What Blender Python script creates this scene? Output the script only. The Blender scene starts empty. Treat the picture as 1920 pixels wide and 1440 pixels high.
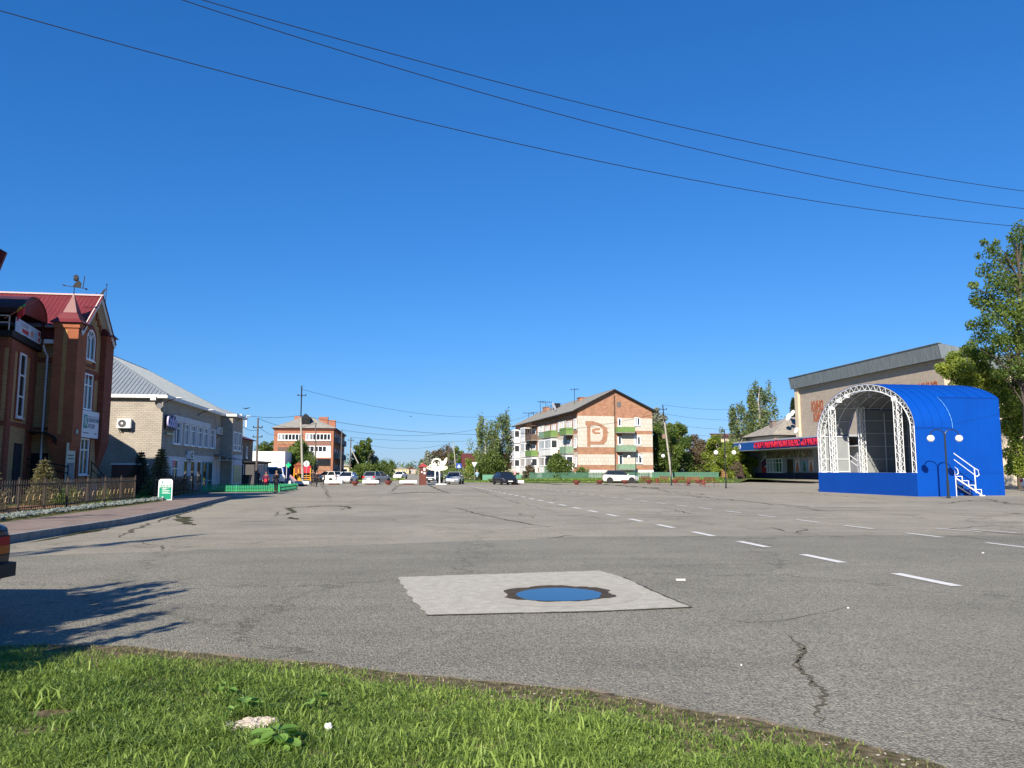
import bpy, math, random
import numpy as np
from mathutils import Vector, Matrix
R_ = math.radians
rnd = random.Random(7)
SC = bpy.context.scene
COL = SC.collection

# ------------------------------------------------------------ camera, sky, sun
EYE = 1.55
PITCH = math.atan(163 / 1443.0)
cam_d = bpy.data.cameras.new('camera')
cam = bpy.data.objects.new('camera', cam_d)
COL.objects.link(cam)
cam.location = (0, 0, EYE)
cam.rotation_euler = (R_(90) + PITCH, 0, 0)
cam_d.sensor_fit = 'HORIZONTAL'
cam_d.sensor_width = 36.0
cam_d.lens = 36.0 * 1443 / 1920
cam_d.clip_start = 0.1
cam_d.clip_end = 6000
SC.camera = cam

SUN_EL = R_(32.5)
SUN_TR = (0.34, 0.94)                      # the way the light travels over the ground
world = bpy.data.worlds.new('World')
SC.world = world
world.use_nodes = True
wt = world.node_tree
wt.nodes.clear()
sky = wt.nodes.new('ShaderNodeTexSky')
sky.sky_type = 'NISHITA'
sky.sun_disc = False
sky.sun_elevation = SUN_EL
sky.sun_rotation = math.atan2(-SUN_TR[0], -SUN_TR[1])
sky.altitude = 0
sky.air_density = 1.15
sky.dust_density = 0.05
sky.ozone_density = 2.6
tint = wt.nodes.new('ShaderNodeMix')          # the clear deep blue of the day
tint.data_type = 'RGBA'; tint.blend_type = 'MULTIPLY'; tint.inputs[0].default_value = 1.0
tint.inputs[7].default_value = (0.14, 0.593, 1.36, 1)
sepn = wt.nodes.new('ShaderNodeSeparateColor'); comn = wt.nodes.new('ShaderNodeCombineColor')
for _i, _g in enumerate((1.28, 0.86, 0.76)):
    _p = wt.nodes.new('ShaderNodeMath'); _p.operation = 'POWER'; _p.inputs[1].default_value = _g
    wt.links.new(sepn.outputs[_i], _p.inputs[0]); wt.links.new(_p.outputs[0], comn.inputs[_i])
bg = wt.nodes.new('ShaderNodeBackground')
bg.inputs['Strength'].default_value = 0.085
wo = wt.nodes.new('ShaderNodeOutputWorld')
wt.links.new(sky.outputs[0], sepn.inputs[0])
wt.links.new(comn.outputs[0], tint.inputs[6])
wt.links.new(tint.outputs[2], bg.inputs['Color'])
wt.links.new(bg.outputs[0], wo.inputs[0])

sun_d = bpy.data.lights.new('sun', 'SUN')
sun_d.energy = 4.7
sun_d.angle = R_(0.5)
sun_d.color = (1.0, 0.91, 0.78)
sun = bpy.data.objects.new('sun', sun_d)
COL.objects.link(sun)
_n = math.hypot(*SUN_TR)
_dv = Vector((SUN_TR[0] / _n * math.cos(SUN_EL), SUN_TR[1] / _n * math.cos(SUN_EL), -math.sin(SUN_EL)))
sun.rotation_euler = _dv.to_track_quat('-Z', 'Y').to_euler()
sun.location = (-20, -60, 40)

SC.view_settings.view_transform = 'Standard'
SC.view_settings.look = 'None'
SC.view_settings.exposure = 0.85
SC.view_settings.gamma = 1.0
SC.view_settings.use_curve_mapping = False

# ------------------------------------------------------------ survey helpers (metres)
FPX = 1443.0
_c, _s = math.cos(PITCH), math.sin(PITCH)
def ray(px, py):
    u = (px - 960) / FPX; v = (720 - py) / FPX
    return (u, _c - v * _s, _s + v * _c)
def G(px, py, z=0.0):                      # sight line met with the ground
    d = ray(px, py); t = (z - EYE) / d[2]
    return (d[0] * t, d[1] * t)
def AT(px, py, Y):                         # sight line at a distance Y
    d = ray(px, py); t = Y / d[1]
    return Vector((d[0] * t, Y, EYE + d[2] * t))
SA = math.atan2(0.148, 0.989)              # the square's own direction
CA, SNA = math.cos(SA), math.sin(SA)
def SQ(p, q, z=0.0):                       # p across the street, q along it
    return Vector((CA * p - SNA * q, SNA * p + CA * q, z))
def toSQ(x, y):
    return (CA * x + SNA * y, -SNA * x + CA * y)
def onp(px, py, p0):
    d = ray(px, py); a, b = toSQ(d[0], d[1]); t = p0 / a
    return (b * t, EYE + d[2] * t)
def onq(px, py, q0):
    d = ray(px, py); a, b = toSQ(d[0], d[1]); t = q0 / b
    return (a * t, EYE + d[2] * t)

# ------------------------------------------------------------ materials
MATS = {}
def srgb(r, g, b):
    f = lambda c: (c / 255 / 12.92) if c / 255 <= 0.04045 else ((c / 255 + 0.055) / 1.055) ** 2.4
    return (f(r), f(g), f(b))
def NN(nt, t, **kw):
    n = nt.nodes.new(t)
    for k, v in kw.items(): setattr(n, k, v)
    return n
def mat(name, col, rough=0.7, var=0.0, scale=4.0, col2=None, spec=0.35, metal=0.0, bump=0.0, bscale=30, streak=0.0, emit=0.0, sx=1, sy=1, sz=1):
    if name in MATS: return MATS[name]
    m = bpy.data.materials.new(name); m.use_nodes = True
    nt = m.node_tree; b = nt.nodes['Principled BSDF']
    b.inputs['Base Color'].default_value = (*col, 1)
    b.inputs['Roughness'].default_value = rough
    b.inputs['Specular IOR Level'].default_value = spec
    b.inputs['Metallic'].default_value = metal
    tc = NN(nt, 'ShaderNodeTexCoord'); mp = NN(nt, 'ShaderNodeMapping')
    mp.inputs['Scale'].default_value = (sx, sy, sz)
    nt.links.new(tc.outputs['Object'], mp.inputs[0])
    if var or col2:
        c2 = col2 or tuple(c * (1 - var) for c in col)
        n = NN(nt, 'ShaderNodeTexNoise'); n.inputs['Scale'].default_value = scale
        n.inputs['Detail'].default_value = 6; n.inputs['Roughness'].default_value = 0.65
        nt.links.new(mp.outputs[0], n.inputs['Vector'])
        r = NN(nt, 'ShaderNodeValToRGB'); r.color_ramp.elements[0].position = 0.32; r.color_ramp.elements[1].position = 0.68
        r.color_ramp.elements[0].color = (*c2, 1); r.color_ramp.elements[1].color = (*col, 1)
        nt.links.new(n.outputs['Fac'], r.inputs[0])
        out = r.outputs[0]
        if streak:
            n2 = NN(nt, 'ShaderNodeTexNoise'); n2.inputs['Scale'].default_value = 1.6; n2.inputs['Detail'].default_value = 5
            m2 = NN(nt, 'ShaderNodeMapping'); m2.inputs['Scale'].default_value = (3, 3, 0.25)
            nt.links.new(tc.outputs['Object'], m2.inputs[0]); nt.links.new(m2.outputs[0], n2.inputs['Vector'])
            r2 = NN(nt, 'ShaderNodeValToRGB'); r2.color_ramp.elements[0].position = 0.35; r2.color_ramp.elements[1].position = 0.6
            k = 1 - streak
            r2.color_ramp.elements[0].color = (k, k, k, 1); r2.color_ramp.elements[1].color = (1, 1, 1, 1)
            nt.links.new(n2.outputs['Fac'], r2.inputs[0])
            mx = NN(nt, 'ShaderNodeMix', data_type='RGBA', blend_type='MULTIPLY'); mx.inputs[0].default_value = 1
            nt.links.new(out, mx.inputs[6]); nt.links.new(r2.outputs[0], mx.inputs[7]); out = mx.outputs[2]
        nt.links.new(out, b.inputs['Base Color'])
    if bump:
        n = NN(nt, 'ShaderNodeTexNoise'); n.inputs['Scale'].default_value = bscale; n.inputs['Detail'].default_value = 4
        nt.links.new(mp.outputs[0], n.inputs['Vector'])
        bp = NN(nt, 'ShaderNodeBump'); bp.inputs['Strength'].default_value = bump; bp.inputs['Distance'].default_value = 0.02
        nt.links.new(n.outputs['Fac'], bp.inputs['Height']); nt.links.new(bp.outputs[0], b.inputs['Normal'])
    if emit:
        b.inputs['Emission Color'].default_value = (*col, 1); b.inputs['Emission Strength'].default_value = emit
    MATS[name] = m
    return m

def brick(name, c1, c2, mortar, bw=0.25, bh=0.085, mort=0.012, blotch=0.25, rough=0.85, bsc=0.7):
    if name in MATS: return MATS[name]
    m = bpy.data.materials.new(name); m.use_nodes = True
    nt = m.node_tree; b = nt.nodes['Principled BSDF']
    b.inputs['Roughness'].default_value = rough; b.inputs['Specular IOR Level'].default_value = 0.2
    tc = NN(nt, 'ShaderNodeTexCoord'); sp = NN(nt, 'ShaderNodeSeparateXYZ'); ad = NN(nt, 'ShaderNodeMath', operation='ADD')
    cb = NN(nt, 'ShaderNodeCombineXYZ')
    nt.links.new(tc.outputs['Object'], sp.inputs[0]); nt.links.new(sp.outputs[0], ad.inputs[0]); nt.links.new(sp.outputs[1], ad.inputs[1])
    nt.links.new(ad.outputs[0], cb.inputs[0]); nt.links.new(sp.outputs[2], cb.inputs[1])
    br = NN(nt, 'ShaderNodeTexBrick')
    br.inputs['Color1'].default_value = (*c1, 1); br.inputs['Color2'].default_value = (*c2, 1); br.inputs['Mortar'].default_value = (*mortar, 1)
    br.inputs['Scale'].default_value = 1; br.inputs['Brick Width'].default_value = bw; br.inputs['Row Height'].default_value = bh
    br.inputs['Mortar Size'].default_value = mort; br.inputs['Mortar Smooth'].default_value = 0.2
    nt.links.new(cb.outputs[0], br.inputs['Vector'])
    n = NN(nt, 'ShaderNodeTexNoise'); n.inputs['Scale'].default_value = bsc; n.inputs['Detail'].default_value = 7; n.inputs['Roughness'].default_value = 0.7
    nt.links.new(cb.outputs[0], n.inputs['Vector'])
    r = NN(nt, 'ShaderNodeValToRGB'); k = 1 - blotch
    r.color_ramp.elements[0].position = 0.3; r.color_ramp.elements[1].position = 0.62
    r.color_ramp.elements[0].color = (k, k, k, 1); r.color_ramp.elements[1].color = (1, 1, 1, 1)
    nt.links.new(n.outputs['Fac'], r.inputs[0])
    mx = NN(nt, 'ShaderNodeMix', data_type='RGBA', blend_type='MULTIPLY'); mx.inputs[0].default_value = 1
    nt.links.new(br.outputs['Color'], mx.inputs[6]); nt.links.new(r.outputs[0], mx.inputs[7])
    nt.links.new(mx.outputs[2], b.inputs['Base Color'])
    bp = NN(nt, 'ShaderNodeBump'); bp.inputs['Strength'].default_value = 0.5; bp.inputs['Distance'].default_value = 0.01; bp.invert = True
    nt.links.new(br.outputs['Fac'], bp.inputs['Height']); nt.links.new(bp.outputs[0], b.inputs['Normal'])
    MATS[name] = m
    return m

def leafmat(name, c1, c2, trans=0.35, scale=0.8):
    if name in MATS: return MATS[name]
    m = bpy.data.materials.new(name); m.use_nodes = True
    nt = m.node_tree; b = nt.nodes['Principled BSDF']; out = nt.nodes['Material Output']
    b.inputs['Roughness'].default_value = 0.5; b.inputs['Specular IOR Level'].default_value = 0.35
    at = NN(nt, 'ShaderNodeAttribute', attribute_name='tone')
    r = NN(nt, 'ShaderNodeValToRGB'); r.color_ramp.elements[0].color = (*c1, 1); r.color_ramp.elements[1].color = (*c2, 1)
    nt.links.new(at.outputs['Fac'], r.inputs[0])
    nt.links.new(r.outputs[0], b.inputs['Base Color'])
    tr = NN(nt, 'ShaderNodeBsdfTranslucent'); ms = NN(nt, 'ShaderNodeMixShader'); ms.inputs[0].default_value = trans
    hs = NN(nt, 'ShaderNodeHueSaturation'); hs.inputs['Value'].default_value = 1.5; hs.inputs['Hue'].default_value = 0.485
    nt.links.new(r.outputs[0], hs.inputs['Color']); nt.links.new(hs.outputs[0], tr.inputs['Color'])
    nt.links.new(b.outputs[0], ms.inputs[1]); nt.links.new(tr.outputs[0], ms.inputs[2]); nt.links.new(ms.outputs[0], out.inputs['Surface'])
    MATS[name] = m
    return m

# ------------------------------------------------------------ mesh builder
class B:
    def __init__(s): s.v = []; s.f = []; s.m = []
    def add(s, vs, fs, mi=0):
        o = len(s.v); s.v.extend([tuple(v) for v in vs])
        for f in fs: s.f.append(tuple(i + o for i in f)); s.m.append(mi)
        return s
    def box(s, x0, x1, y0, y1, z0, z1, mi=0):
        if x0 > x1: x0, x1 = x1, x0
        if y0 > y1: y0, y1 = y1, y0
        if z0 > z1: z0, z1 = z1, z0
        vs = [(x0,y0,z0),(x1,y0,z0),(x1,y1,z0),(x0,y1,z0),(x0,y0,z1),(x1,y0,z1),(x1,y1,z1),(x0,y1,z1)]
        return s.add(vs, [(3,2,1,0),(4,5,6,7),(0,1,5,4),(1,2,6,5),(2,3,7,6),(3,0,4,7)], mi)
    def slab(s, pts, vec, mi=0):
        n = len(pts); vec = Vector(vec)
        a = [Vector(p) for p in pts]; b_ = [p + vec for p in a]
        fs = [tuple(range(n))[::-1], tuple(range(n, 2 * n))] + [(i, (i + 1) % n, n + (i + 1) % n, n + i) for i in range(n)]
        return s.add(a + b_, fs, mi)
    def prism(s, pts2, z0, z1, mi=0):
        return s.slab([(x, y, z0) for x, y in pts2], (0, 0, z1 - z0), mi)
    def poly(s, pts, mi=0): return s.add(pts, [tuple(range(len(pts)))], mi)
    def beam(s, p, q, w, h=None, mi=0):
        p = Vector(p); q = Vector(q); h = h or w; d = (q - p)
        if d.length < 1e-6: return s
        d.normalize(); up = Vector((0, 0, 1)) if abs(d.z) < 0.95 else Vector((0, 1, 0))
        a = d.cross(up).normalized() * (w / 2); b_ = a.cross(d).normalized() * (h / 2)
        pts = [p - a - b_, p + a - b_, p + a + b_, p - a + b_]
        return s.slab(pts, q - p, mi)
    def tube(s, pts, r, n=6, mi=0, cap=True):
        pts = [Vector(p) for p in pts]; k = len(pts)
        rs = r if isinstance(r, (list, tuple)) else [r] * k
        o = len(s.v); vs = []
        ref = None
        for i in range(k):
            d = (pts[min(i + 1, k - 1)] - pts[max(i - 1, 0)])
            if d.length < 1e-9: d = Vector((0, 0, 1))
            d.normalize()
            if ref is None:
                ref = Vector((0, 0, 1)) if abs(d.z) < 0.9 else Vector((1, 0, 0))
            a = d.cross(ref)
            if a.length < 1e-4: ref = Vector((0, 1, 0)); a = d.cross(ref)
            a.normalize(); b_ = d.cross(a); ref = a.cross(d) if False else ref
            for j in range(n):
                t = 2 * math.pi * j / n
                vs.append(pts[i] + (a * math.cos(t) + b_ * math.sin(t)) * rs[i])
        fs = [(i * n + j, i * n + (j + 1) % n, (i + 1) * n + (j + 1) % n, (i + 1) * n + j) for i in range(k - 1) for j in range(n)]
        if cap: fs += [tuple(range(n))[::-1], tuple((k - 1) * n + j for j in range(n))]
        return s.add(vs, fs, mi)
    def lathe(s, prof, n=12, c=(0, 0, 0), mi=0, a0=0.0):
        vs = []; k = len(prof)
        for r, z in prof:
            for j in range(n):
                t = 2 * math.pi * j / n + a0
                vs.append((c[0] + r * math.cos(t), c[1] + r * math.sin(t), c[2] + z))
        fs = [(i * n + j, i * n + (j + 1) % n, (i + 1) * n + (j + 1) % n, (i + 1) * n + j) for i in range(k - 1) for j in range(n)]
        fs += [tuple(range(n))[::-1], tuple((k - 1) * n + j for j in range(n))]
        return s.add(vs, fs, mi)
    def ball(s, c, r, n=10, k=7, mi=0, sc=(1, 1, 1)):
        vs = []; 
        for i in range(k + 1):
            ph = math.pi * i / k; rr = max(math.sin(ph), 0.001)
            for j in range(n):
                t = 2 * math.pi * j / n
                vs.append((c[0] + r * sc[0] * rr * math.cos(t), c[1] + r * sc[1] * rr * math.sin(t), c[2] - r * sc[2] * math.cos(ph)))
        fs = [(i * n + j, i * n + (j + 1) % n, (i + 1) * n + (j + 1) % n, (i + 1) * n + j) for i in range(k) for j in range(n)]
        return s.add(vs, fs, mi)
    def mesh(s, name, mats, smooth=False):
        me = bpy.data.meshes.new(name)
        me.from_pydata(s.v, [], s.f)
        for m in (mats if isinstance(mats, (list, tuple)) else [mats]): me.materials.append(m)
        if any(s.m): me.polygons.foreach_set('material_index', s.m)
        if smooth: me.polygons.foreach_set('use_smooth', [True] * len(s.f))
        me.update()
        return me
    def build_each(s, name, m, parent):        # one object for every separate box
        par = list(range(len(s.v)))
        def fd(i):
            while par[i] != i: par[i] = par[par[i]]; i = par[i]
            return i
        for f in s.f:
            for k in f[1:]: par[fd(k)] = fd(f[0])
        gr = {}
        for i, f in enumerate(s.f): gr.setdefault(fd(f[0]), []).append(i)
        for g in gr.values():
            ids = sorted({v for i in g for v in s.f[i]}); mp = {v: k for k, v in enumerate(ids)}
            c = B(); c.v = [s.v[v] for v in ids]; c.f = [tuple(mp[v] for v in s.f[i]) for i in g]; c.m = [0] * len(g); c.build(name, m, parent)
    def build(s, name, mats=None, parent=None, loc=(0, 0, 0), rz=0.0, smooth=False, rot=None, **props):
        return link(name, s.mesh(name, mats, smooth), parent, loc, rz, rot, **props)

def link(name, me, parent=None, loc=(0, 0, 0), rz=0.0, rot=None, **props):
    o = bpy.data.objects.new(name, me); COL.objects.link(o)
    o.location = loc; o.rotation_euler = rot if rot else (0, 0, rz)
    if parent: o.parent = parent
    for k, v in props.items(): o[k] = v
    return o
def thing(name, label, cat, loc=(0, 0, 0), rz=0.0, group=None):
    o = bpy.data.objects.new(name, None); COL.objects.link(o); o.empty_display_size = 0.3
    o.location = loc; o.rotation_euler = (0, 0, rz)
    o['label'] = label; o['category'] = cat
    if group: o['group'] = group
    return o
def tag(o, label, cat, group=None):
    o['label'] = label; o['category'] = cat
    if group: o['group'] = group
    return o
def dup(root, loc, rz, label, group=None):
    r = root.copy(); COL.objects.link(r); r.location = loc; r.rotation_euler = (0, 0, rz); r['label'] = label
    if group: r['group'] = group
    for ch in list(root.children):
        c = ch.copy(); COL.objects.link(c); c.parent = r
        for g in list(ch.children):
            d = g.copy(); COL.objects.link(d); d.parent = c
    return r

def text(name, body, size, ext, m, parent, loc, rot, sx=1.0, align='CENTER', bold=0.0, **props):
    cu = bpy.data.curves.new(name, 'FONT'); cu.body = body; cu.size = size; cu.extrude = ext
    cu.align_x = align; cu.align_y = 'CENTER'; cu.resolution_u = 2; cu.offset = bold
    o = bpy.data.objects.new(name, cu); COL.objects.link(o)
    dg = bpy.context.evaluated_depsgraph_get()
    me = bpy.data.meshes.new_from_object(o.evaluated_get(dg))
    bpy.data.objects.remove(o); bpy.data.curves.remove(cu)
    me.materials.clear(); me.materials.append(m)
    q = link(name, me, parent, loc, 0, rot, **props); q.scale = (sx, 1, 1)
    return q

# a smooth jagged line
def jag(pts, amp, step, rn):
    out = []
    for (x0, y0), (x1, y1) in zip(pts[:-1], pts[1:]):
        L = math.hypot(x1 - x0, y1 - y0); k = max(1, int(L / step))
        nx, ny = -(y1 - y0) / (L + 1e-9), (x1 - x0) / (L + 1e-9)
        for i in range(k):
            t = i / k; a = rn.uniform(-amp, amp) if (i or out) else 0
            out.append((x0 + (x1 - x0) * t + nx * a, y0 + (y1 - y0) * t + ny * a))
    out.append(pts[-1])
    return out
# ============================================================ GROUND
def asphalt(name, base, dark, grain=0.45, big=0.10, spec=0.25):
    m = bpy.data.materials.new(name); m.use_nodes = True; nt = m.node_tree; b = nt.nodes['Principled BSDF']
    b.inputs['Roughness'].default_value = 0.8; b.inputs['Specular IOR Level'].default_value = spec
    tc = NN(nt, 'ShaderNodeTexCoord')
    def noise(sc, det=3, ro=0.6, vec=None):
        n = NN(nt, 'ShaderNodeTexNoise'); n.inputs['Scale'].default_value = sc; n.inputs['Detail'].default_value = det; n.inputs['Roughness'].default_value = ro
        nt.links.new(vec or tc.outputs['Object'], n.inputs['Vector']); return n
    def ramp(src, p0, p1, c0, c1):
        r = NN(nt, 'ShaderNodeValToRGB'); e = r.color_ramp.elements; e[0].position = p0; e[1].position = p1
        e[0].color = (*c0, 1); e[1].color = (*c1, 1); nt.links.new(src, r.inputs[0]); return r.outputs[0]
    def mul(a, c, f=1.0):
        x = NN(nt, 'ShaderNodeMix', data_type='RGBA', blend_type='MULTIPLY'); x.inputs[0].default_value = f
        nt.links.new(a, x.inputs[6]); nt.links.new(c, x.inputs[7]); return x.outputs[2]
    g = noise(55, 4, 0.8)
    vo = NN(nt, 'ShaderNodeTexVoronoi'); vo.inputs['Scale'].default_value = 75; nt.links.new(tc.outputs['Object'], vo.inputs['Vector'])
    sepc = NN(nt, 'ShaderNodeSeparateColor'); nt.links.new(vo.outputs['Color'], sepc.inputs[0])
    lo = 1 - grain
    out = ramp(g.outputs['Fac'], 0.35, 0.66, dark, base)
    out = mul(out, ramp(sepc.outputs[0], 0.1, 0.9, (lo, lo, lo), (1.35, 1.33, 1.28)))
    out = mul(out, ramp(noise(9, 5, 0.7).outputs['Fac'], 0.3, 0.7, (1 - big,) * 3, (1.06,) * 3))
    out = mul(out, ramp(noise(0.6, 7, 0.65).outputs['Fac'], 0.32, 0.62, (1 - big * 1.4,) * 3, (1.05,) * 3))
    out = mul(out, ramp(noise(0.09, 6, 0.6).outputs['Fac'], 0.35, 0.6, (1 - big * 1.3, 1 - big * 1.4, 1 - big * 1.5), (1.05, 1.04, 1.02)))
    mpx = NN(nt, 'ShaderNodeMapping'); mpx.inputs['Scale'].default_value = (0.12, 1.3, 1); mpx.inputs['Rotation'].default_value = (0, 0, 0.03)
    nt.links.new(tc.outputs['Object'], mpx.inputs[0])
    out = mul(out, ramp(noise(1.0, 6, 0.6, mpx.outputs[0]).outputs['Fac'], 0.36, 0.5, (1 - big,) * 3, (1, 1, 1)))
    # dark pin cracks
    mus = NN(nt, 'ShaderNodeTexVoronoi', feature='DISTANCE_TO_EDGE'); mus.inputs['Scale'].default_value = 0.16; mus.inputs['Randomness'].default_value = 1
    wv = noise(1.2, 5, 0.7); mv = NN(nt, 'ShaderNodeMix', data_type='VECTOR'); mv.inputs[0].default_value = 0.12
    nt.links.new(tc.outputs['Object'], mv.inputs[4]); sc_ = NN(nt, 'ShaderNodeVectorMath', operation='SCALE'); sc_.inputs['Scale'].default_value = 14
    nt.links.new(wv.outputs['Color'], sc_.inputs[0]); nt.links.new(sc_.outputs[0], mv.inputs[5]); nt.links.new(mv.outputs[1], mus.inputs['Vector'])
    out = mul(out, ramp(mus.outputs['Distance'], 0.0025, 0.006, (0.5, 0.5, 0.48), (1, 1, 1)), 0.8)
    nt.links.new(out, b.inputs['Base Color'])
    bp = NN(nt, 'ShaderNodeBump'); bp.inputs['Strength'].default_value = 0.9; bp.inputs['Distance'].default_value = 0.008
    nt.links.new(vo.outputs['Distance'], bp.inputs['Height']); bp.invert = True; nt.links.new(bp.outputs[0], b.inputs['Normal'])
    return m
M_ASPH_OLD = asphalt('asphalt_old', (0.36, 0.335, 0.268), (0.25, 0.232, 0.183), 0.25, 0.11)
M_ASPH_NEW = asphalt('asphalt_new', (0.315, 0.302, 0.245), (0.168, 0.161, 0.132), 0.42, 0.09)

def sheet(name, pts, z, m, kind='structure', sub=0, parent=None):
    b = B(); b.poly([(x, y, z) for x, y in pts]); return b.build(name, m, parent, kind=kind) if not parent else b.build(name, m, parent)

M_FIELD = mat('field', (0.085, 0.10, 0.035), 0.95, scale=0.05, col2=(0.15, 0.13, 0.07), spec=0.1)
sheet('ground', [(-3500, -200), (3500, -200), (3500, 5500), (-3500, 5500)], -0.02, M_FIELD)
q0 = 106
sq = [(-60, -12), (110, -12), (110, 112), (30, 108)]
sq += [tuple(SQ(9.5, 104)[:2]), tuple(SQ(9.0, 420)[:2]), tuple(SQ(-4.5, 420)[:2]), tuple(SQ(-4.6, 108)[:2]), (-60, 112)]
sheet('square', sq, 0.0, M_ASPH_OLD)
edge = [(-60, 10.5), G(35, 1043), G(400, 1031), G(760, 1019), G(900, 1014), G(1000, 1011), G(1060, 1007), G(1200, 1005), G(1500, 1004), G(1920, 1004), (70, 20)]
edge = jag(edge, 0.03, 0.5, rnd)
sheet('road', [(-60, -12)] + edge + [(70, -12)], 0.004, M_ASPH_NEW)

# concrete patch with a puddle
M_CONC = mat('concrete_patch', (0.47, 0.445, 0.37), 0.9, scale=7, col2=(0.35, 0.33, 0.27), spec=0.15, bump=0.6, bscale=60)
pc = jag([G(745, 1083), G(1125, 1071), G(1185, 1090), G(1240, 1118), G(1298, 1140), G(1120, 1147), G(800, 1155), G(765, 1115), G(745, 1083)], 0.025, 0.12, rnd)[:-1]
sheet('concrete_patch', pc, 0.010, M_CONC)
gap = jag([G(1170, 1083), G(1240, 1115), G(1300, 1141), G(1120, 1149), G(800, 1156), G(797, 1155), G(1120, 1147.6), G(1294, 1139.8), G(1238, 1115.4), G(1168, 1083.2)], 0.008, 0.06, rnd)
M_CRACK = mat('crack_dark', (0.085, 0.078, 0.06), 0.95, scale=6, col2=(0.13, 0.12, 0.085), spec=0.1)
sheet('patch_joint', gap, 0.014, M_CRACK)
def blob(px0, px1, py0, py1, k=36, amp=0.12, seed=1, z=0.0):
    rn = random.Random(seed); out = []
    a = [rn.uniform(-amp, amp) for _ in range(9)]
    for i in range(k):
        t = 2 * math.pi * i / k
        r = 1 + sum(a[j] * math.sin((j + 1) * t + j * 1.7) / (1 + j * 0.6) for j in range(9)) + rn.uniform(-amp, amp) * 0.25
        out.append(G((px0 + px1) / 2 + (px1 - px0) / 2 * r * math.cos(t), (py0 + py1) / 2 + (py1 - py0) / 2 * r * math.sin(t)))
    return out
M_WET = mat('wet_asphalt', (0.085, 0.066, 0.045), 0.85, scale=9, col2=(0.045, 0.037, 0.028), spec=0.15)
M_DAMP = mat('damp_concrete', (0.43, 0.40, 0.325), 0.8, scale=6, col2=(0.34, 0.315, 0.255), spec=0.2)
sheet('damp_stain', blob(905, 1200, 1095, 1139, amp=0.06, seed=6), 0.012, M_DAMP)
sheet('wet_rim', blob(944, 1150, 1101, 1131.5, amp=0.16, seed=3, k=70), 0.0145, M_WET)
M_WATER = mat('puddle_water', (0.012, 0.015, 0.02), 0.015, spec=0.62)
sheet('puddle', blob(966, 1130, 1105, 1130, amp=0.06, seed=9, k=60), 0.018, M_WATER)

# cracks and repairs (jagged strips of tar, dirt and moss)
def strip(b, pts, w, z, rn, amp=0.05, step=0.25, taper=True):
    c = jag(pts, amp, step, rn); n = len(c); L = []; Rr = []
    for i, (x, y) in enumerate(c):
        x0, y0 = c[max(i - 1, 0)]; x1, y1 = c[min(i + 1, n - 1)]
        d = math.hypot(x1 - x0, y1 - y0) + 1e-9; nx, ny = -(y1 - y0) / d, (x1 - x0) / d
        ww = w * rn.uniform(0.35, 1.3) * (min(1, 0.25 + 4 * min(i, n - 1 - i) / n) if taper else 1) / 2
        L.append((x + nx * ww, y + ny * ww, z)); Rr.append((x - nx * ww, y - ny * ww, z))
    o = len(b.v); b.v += L + Rr
    for i in range(n - 1): b.f.append((o + i, o + i + 1, o + n + i + 1, o + n + i)); b.m.append(0)
bc = B(); rn = random.Random(11)
def cr(pp, w, amp=0.05, step=0.25): strip(bc, [G(*p) for p in pp], w, 0.0085, rn, amp, step)
cr([(1475, 1190), (1503, 1215), (1498, 1250), (1512, 1270), (1540, 1290), (1545, 1312), (1530, 1335), (1545, 1365)], 0.030, 0.028, 0.04)
cr([(1512, 1270), (1528, 1288), (1540, 1290)], 0.02, 0.03, 0.04); cr([(1498, 1235), (1490, 1252), (1506, 1262)], 0.02, 0.02, 0.04)
cr([(1500, 1205), (1510, 1222), (1497, 1240)], 0.02, 0.02, 0.06)
cr([(1290, 1155), (1340, 1160), (1400, 1168), (1470, 1165), (1540, 1150), (1585, 1140)], 0.012, 0.02, 0.15)
cr([(1830, 1342), (1880, 1352), (1920, 1360)], 0.015, 0.02, 0.1)
cr([(740, 1084), (600, 1086), (480, 1092)], 0.012, 0.02)
cr([(1100, 1068), (1300, 1060), (1560, 1056), (1900, 1053)], 0.015, 0.03, 0.4)
cr([(850, 951), (900, 965), (960, 977), (1028, 989)], 0.09, 0.08, 0.4)
cr([(940, 968), (1100, 968), (1180, 980)], 0.03, 0.1, 0.5)
cr([(540, 975), (700, 973), (900, 970), (1000, 968)], 0.04, 0.12, 0.6)
cr([(420, 955), (530, 950), (640, 949)], 0.04, 0.12, 0.6)
cr([(400, 982), (520, 976)], 0.04, 0.1, 0.6)
cr([(225, 1008), (260, 990), (300, 976), (330, 966)], 0.10, 0.12, 0.4)
cr([(250, 1015), (300, 1023), (306, 1033)], 0.03, 0.08, 0.3)
cr([(1180, 925), (1300, 930), (1420, 943), (1520, 952), (1700, 952), (1920, 958)], 0.12, 0.35, 0.8)
cr([(1220, 915), (1320, 935), (1420, 942), (1560, 960), (1700, 965)], 0.08, 0.3, 0.8)
cr([(1700, 975), (1800, 978), (1920, 980)], 0.08, 0.15, 0.6)
cr([(1500, 958), (1640, 957), (1800, 963), (1920, 965)], 0.08, 0.2, 0.7)
cr([(1780, 993), (1860, 985), (1920, 992)], 0.06, 0.15, 0.5)
cr([(1840, 935), (1880, 942), (1920, 947)], 0.15, 0.25, 0.6)
cr([(1760, 945), (1830, 938), (1920, 937)], 0.10, 0.2, 0.6)
cr([(1430, 990), (1470, 996), (1440, 988)], 0.05, 0.08, 0.3)
cr([(1490, 1000), (1510, 993), (1500, 990), (1488, 992)], 0.06, 0.08, 0.3)
cr([(860, 905), (900, 920), (960, 940), (1050, 962)], 0.05, 0.1, 0.6)
cr([(730, 924), (745, 912), (760, 905)], 0.12, 0.2, 0.8)
cr([(800, 908), (820, 917), (842, 925)], 0.25, 0.2, 0.8)
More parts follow.
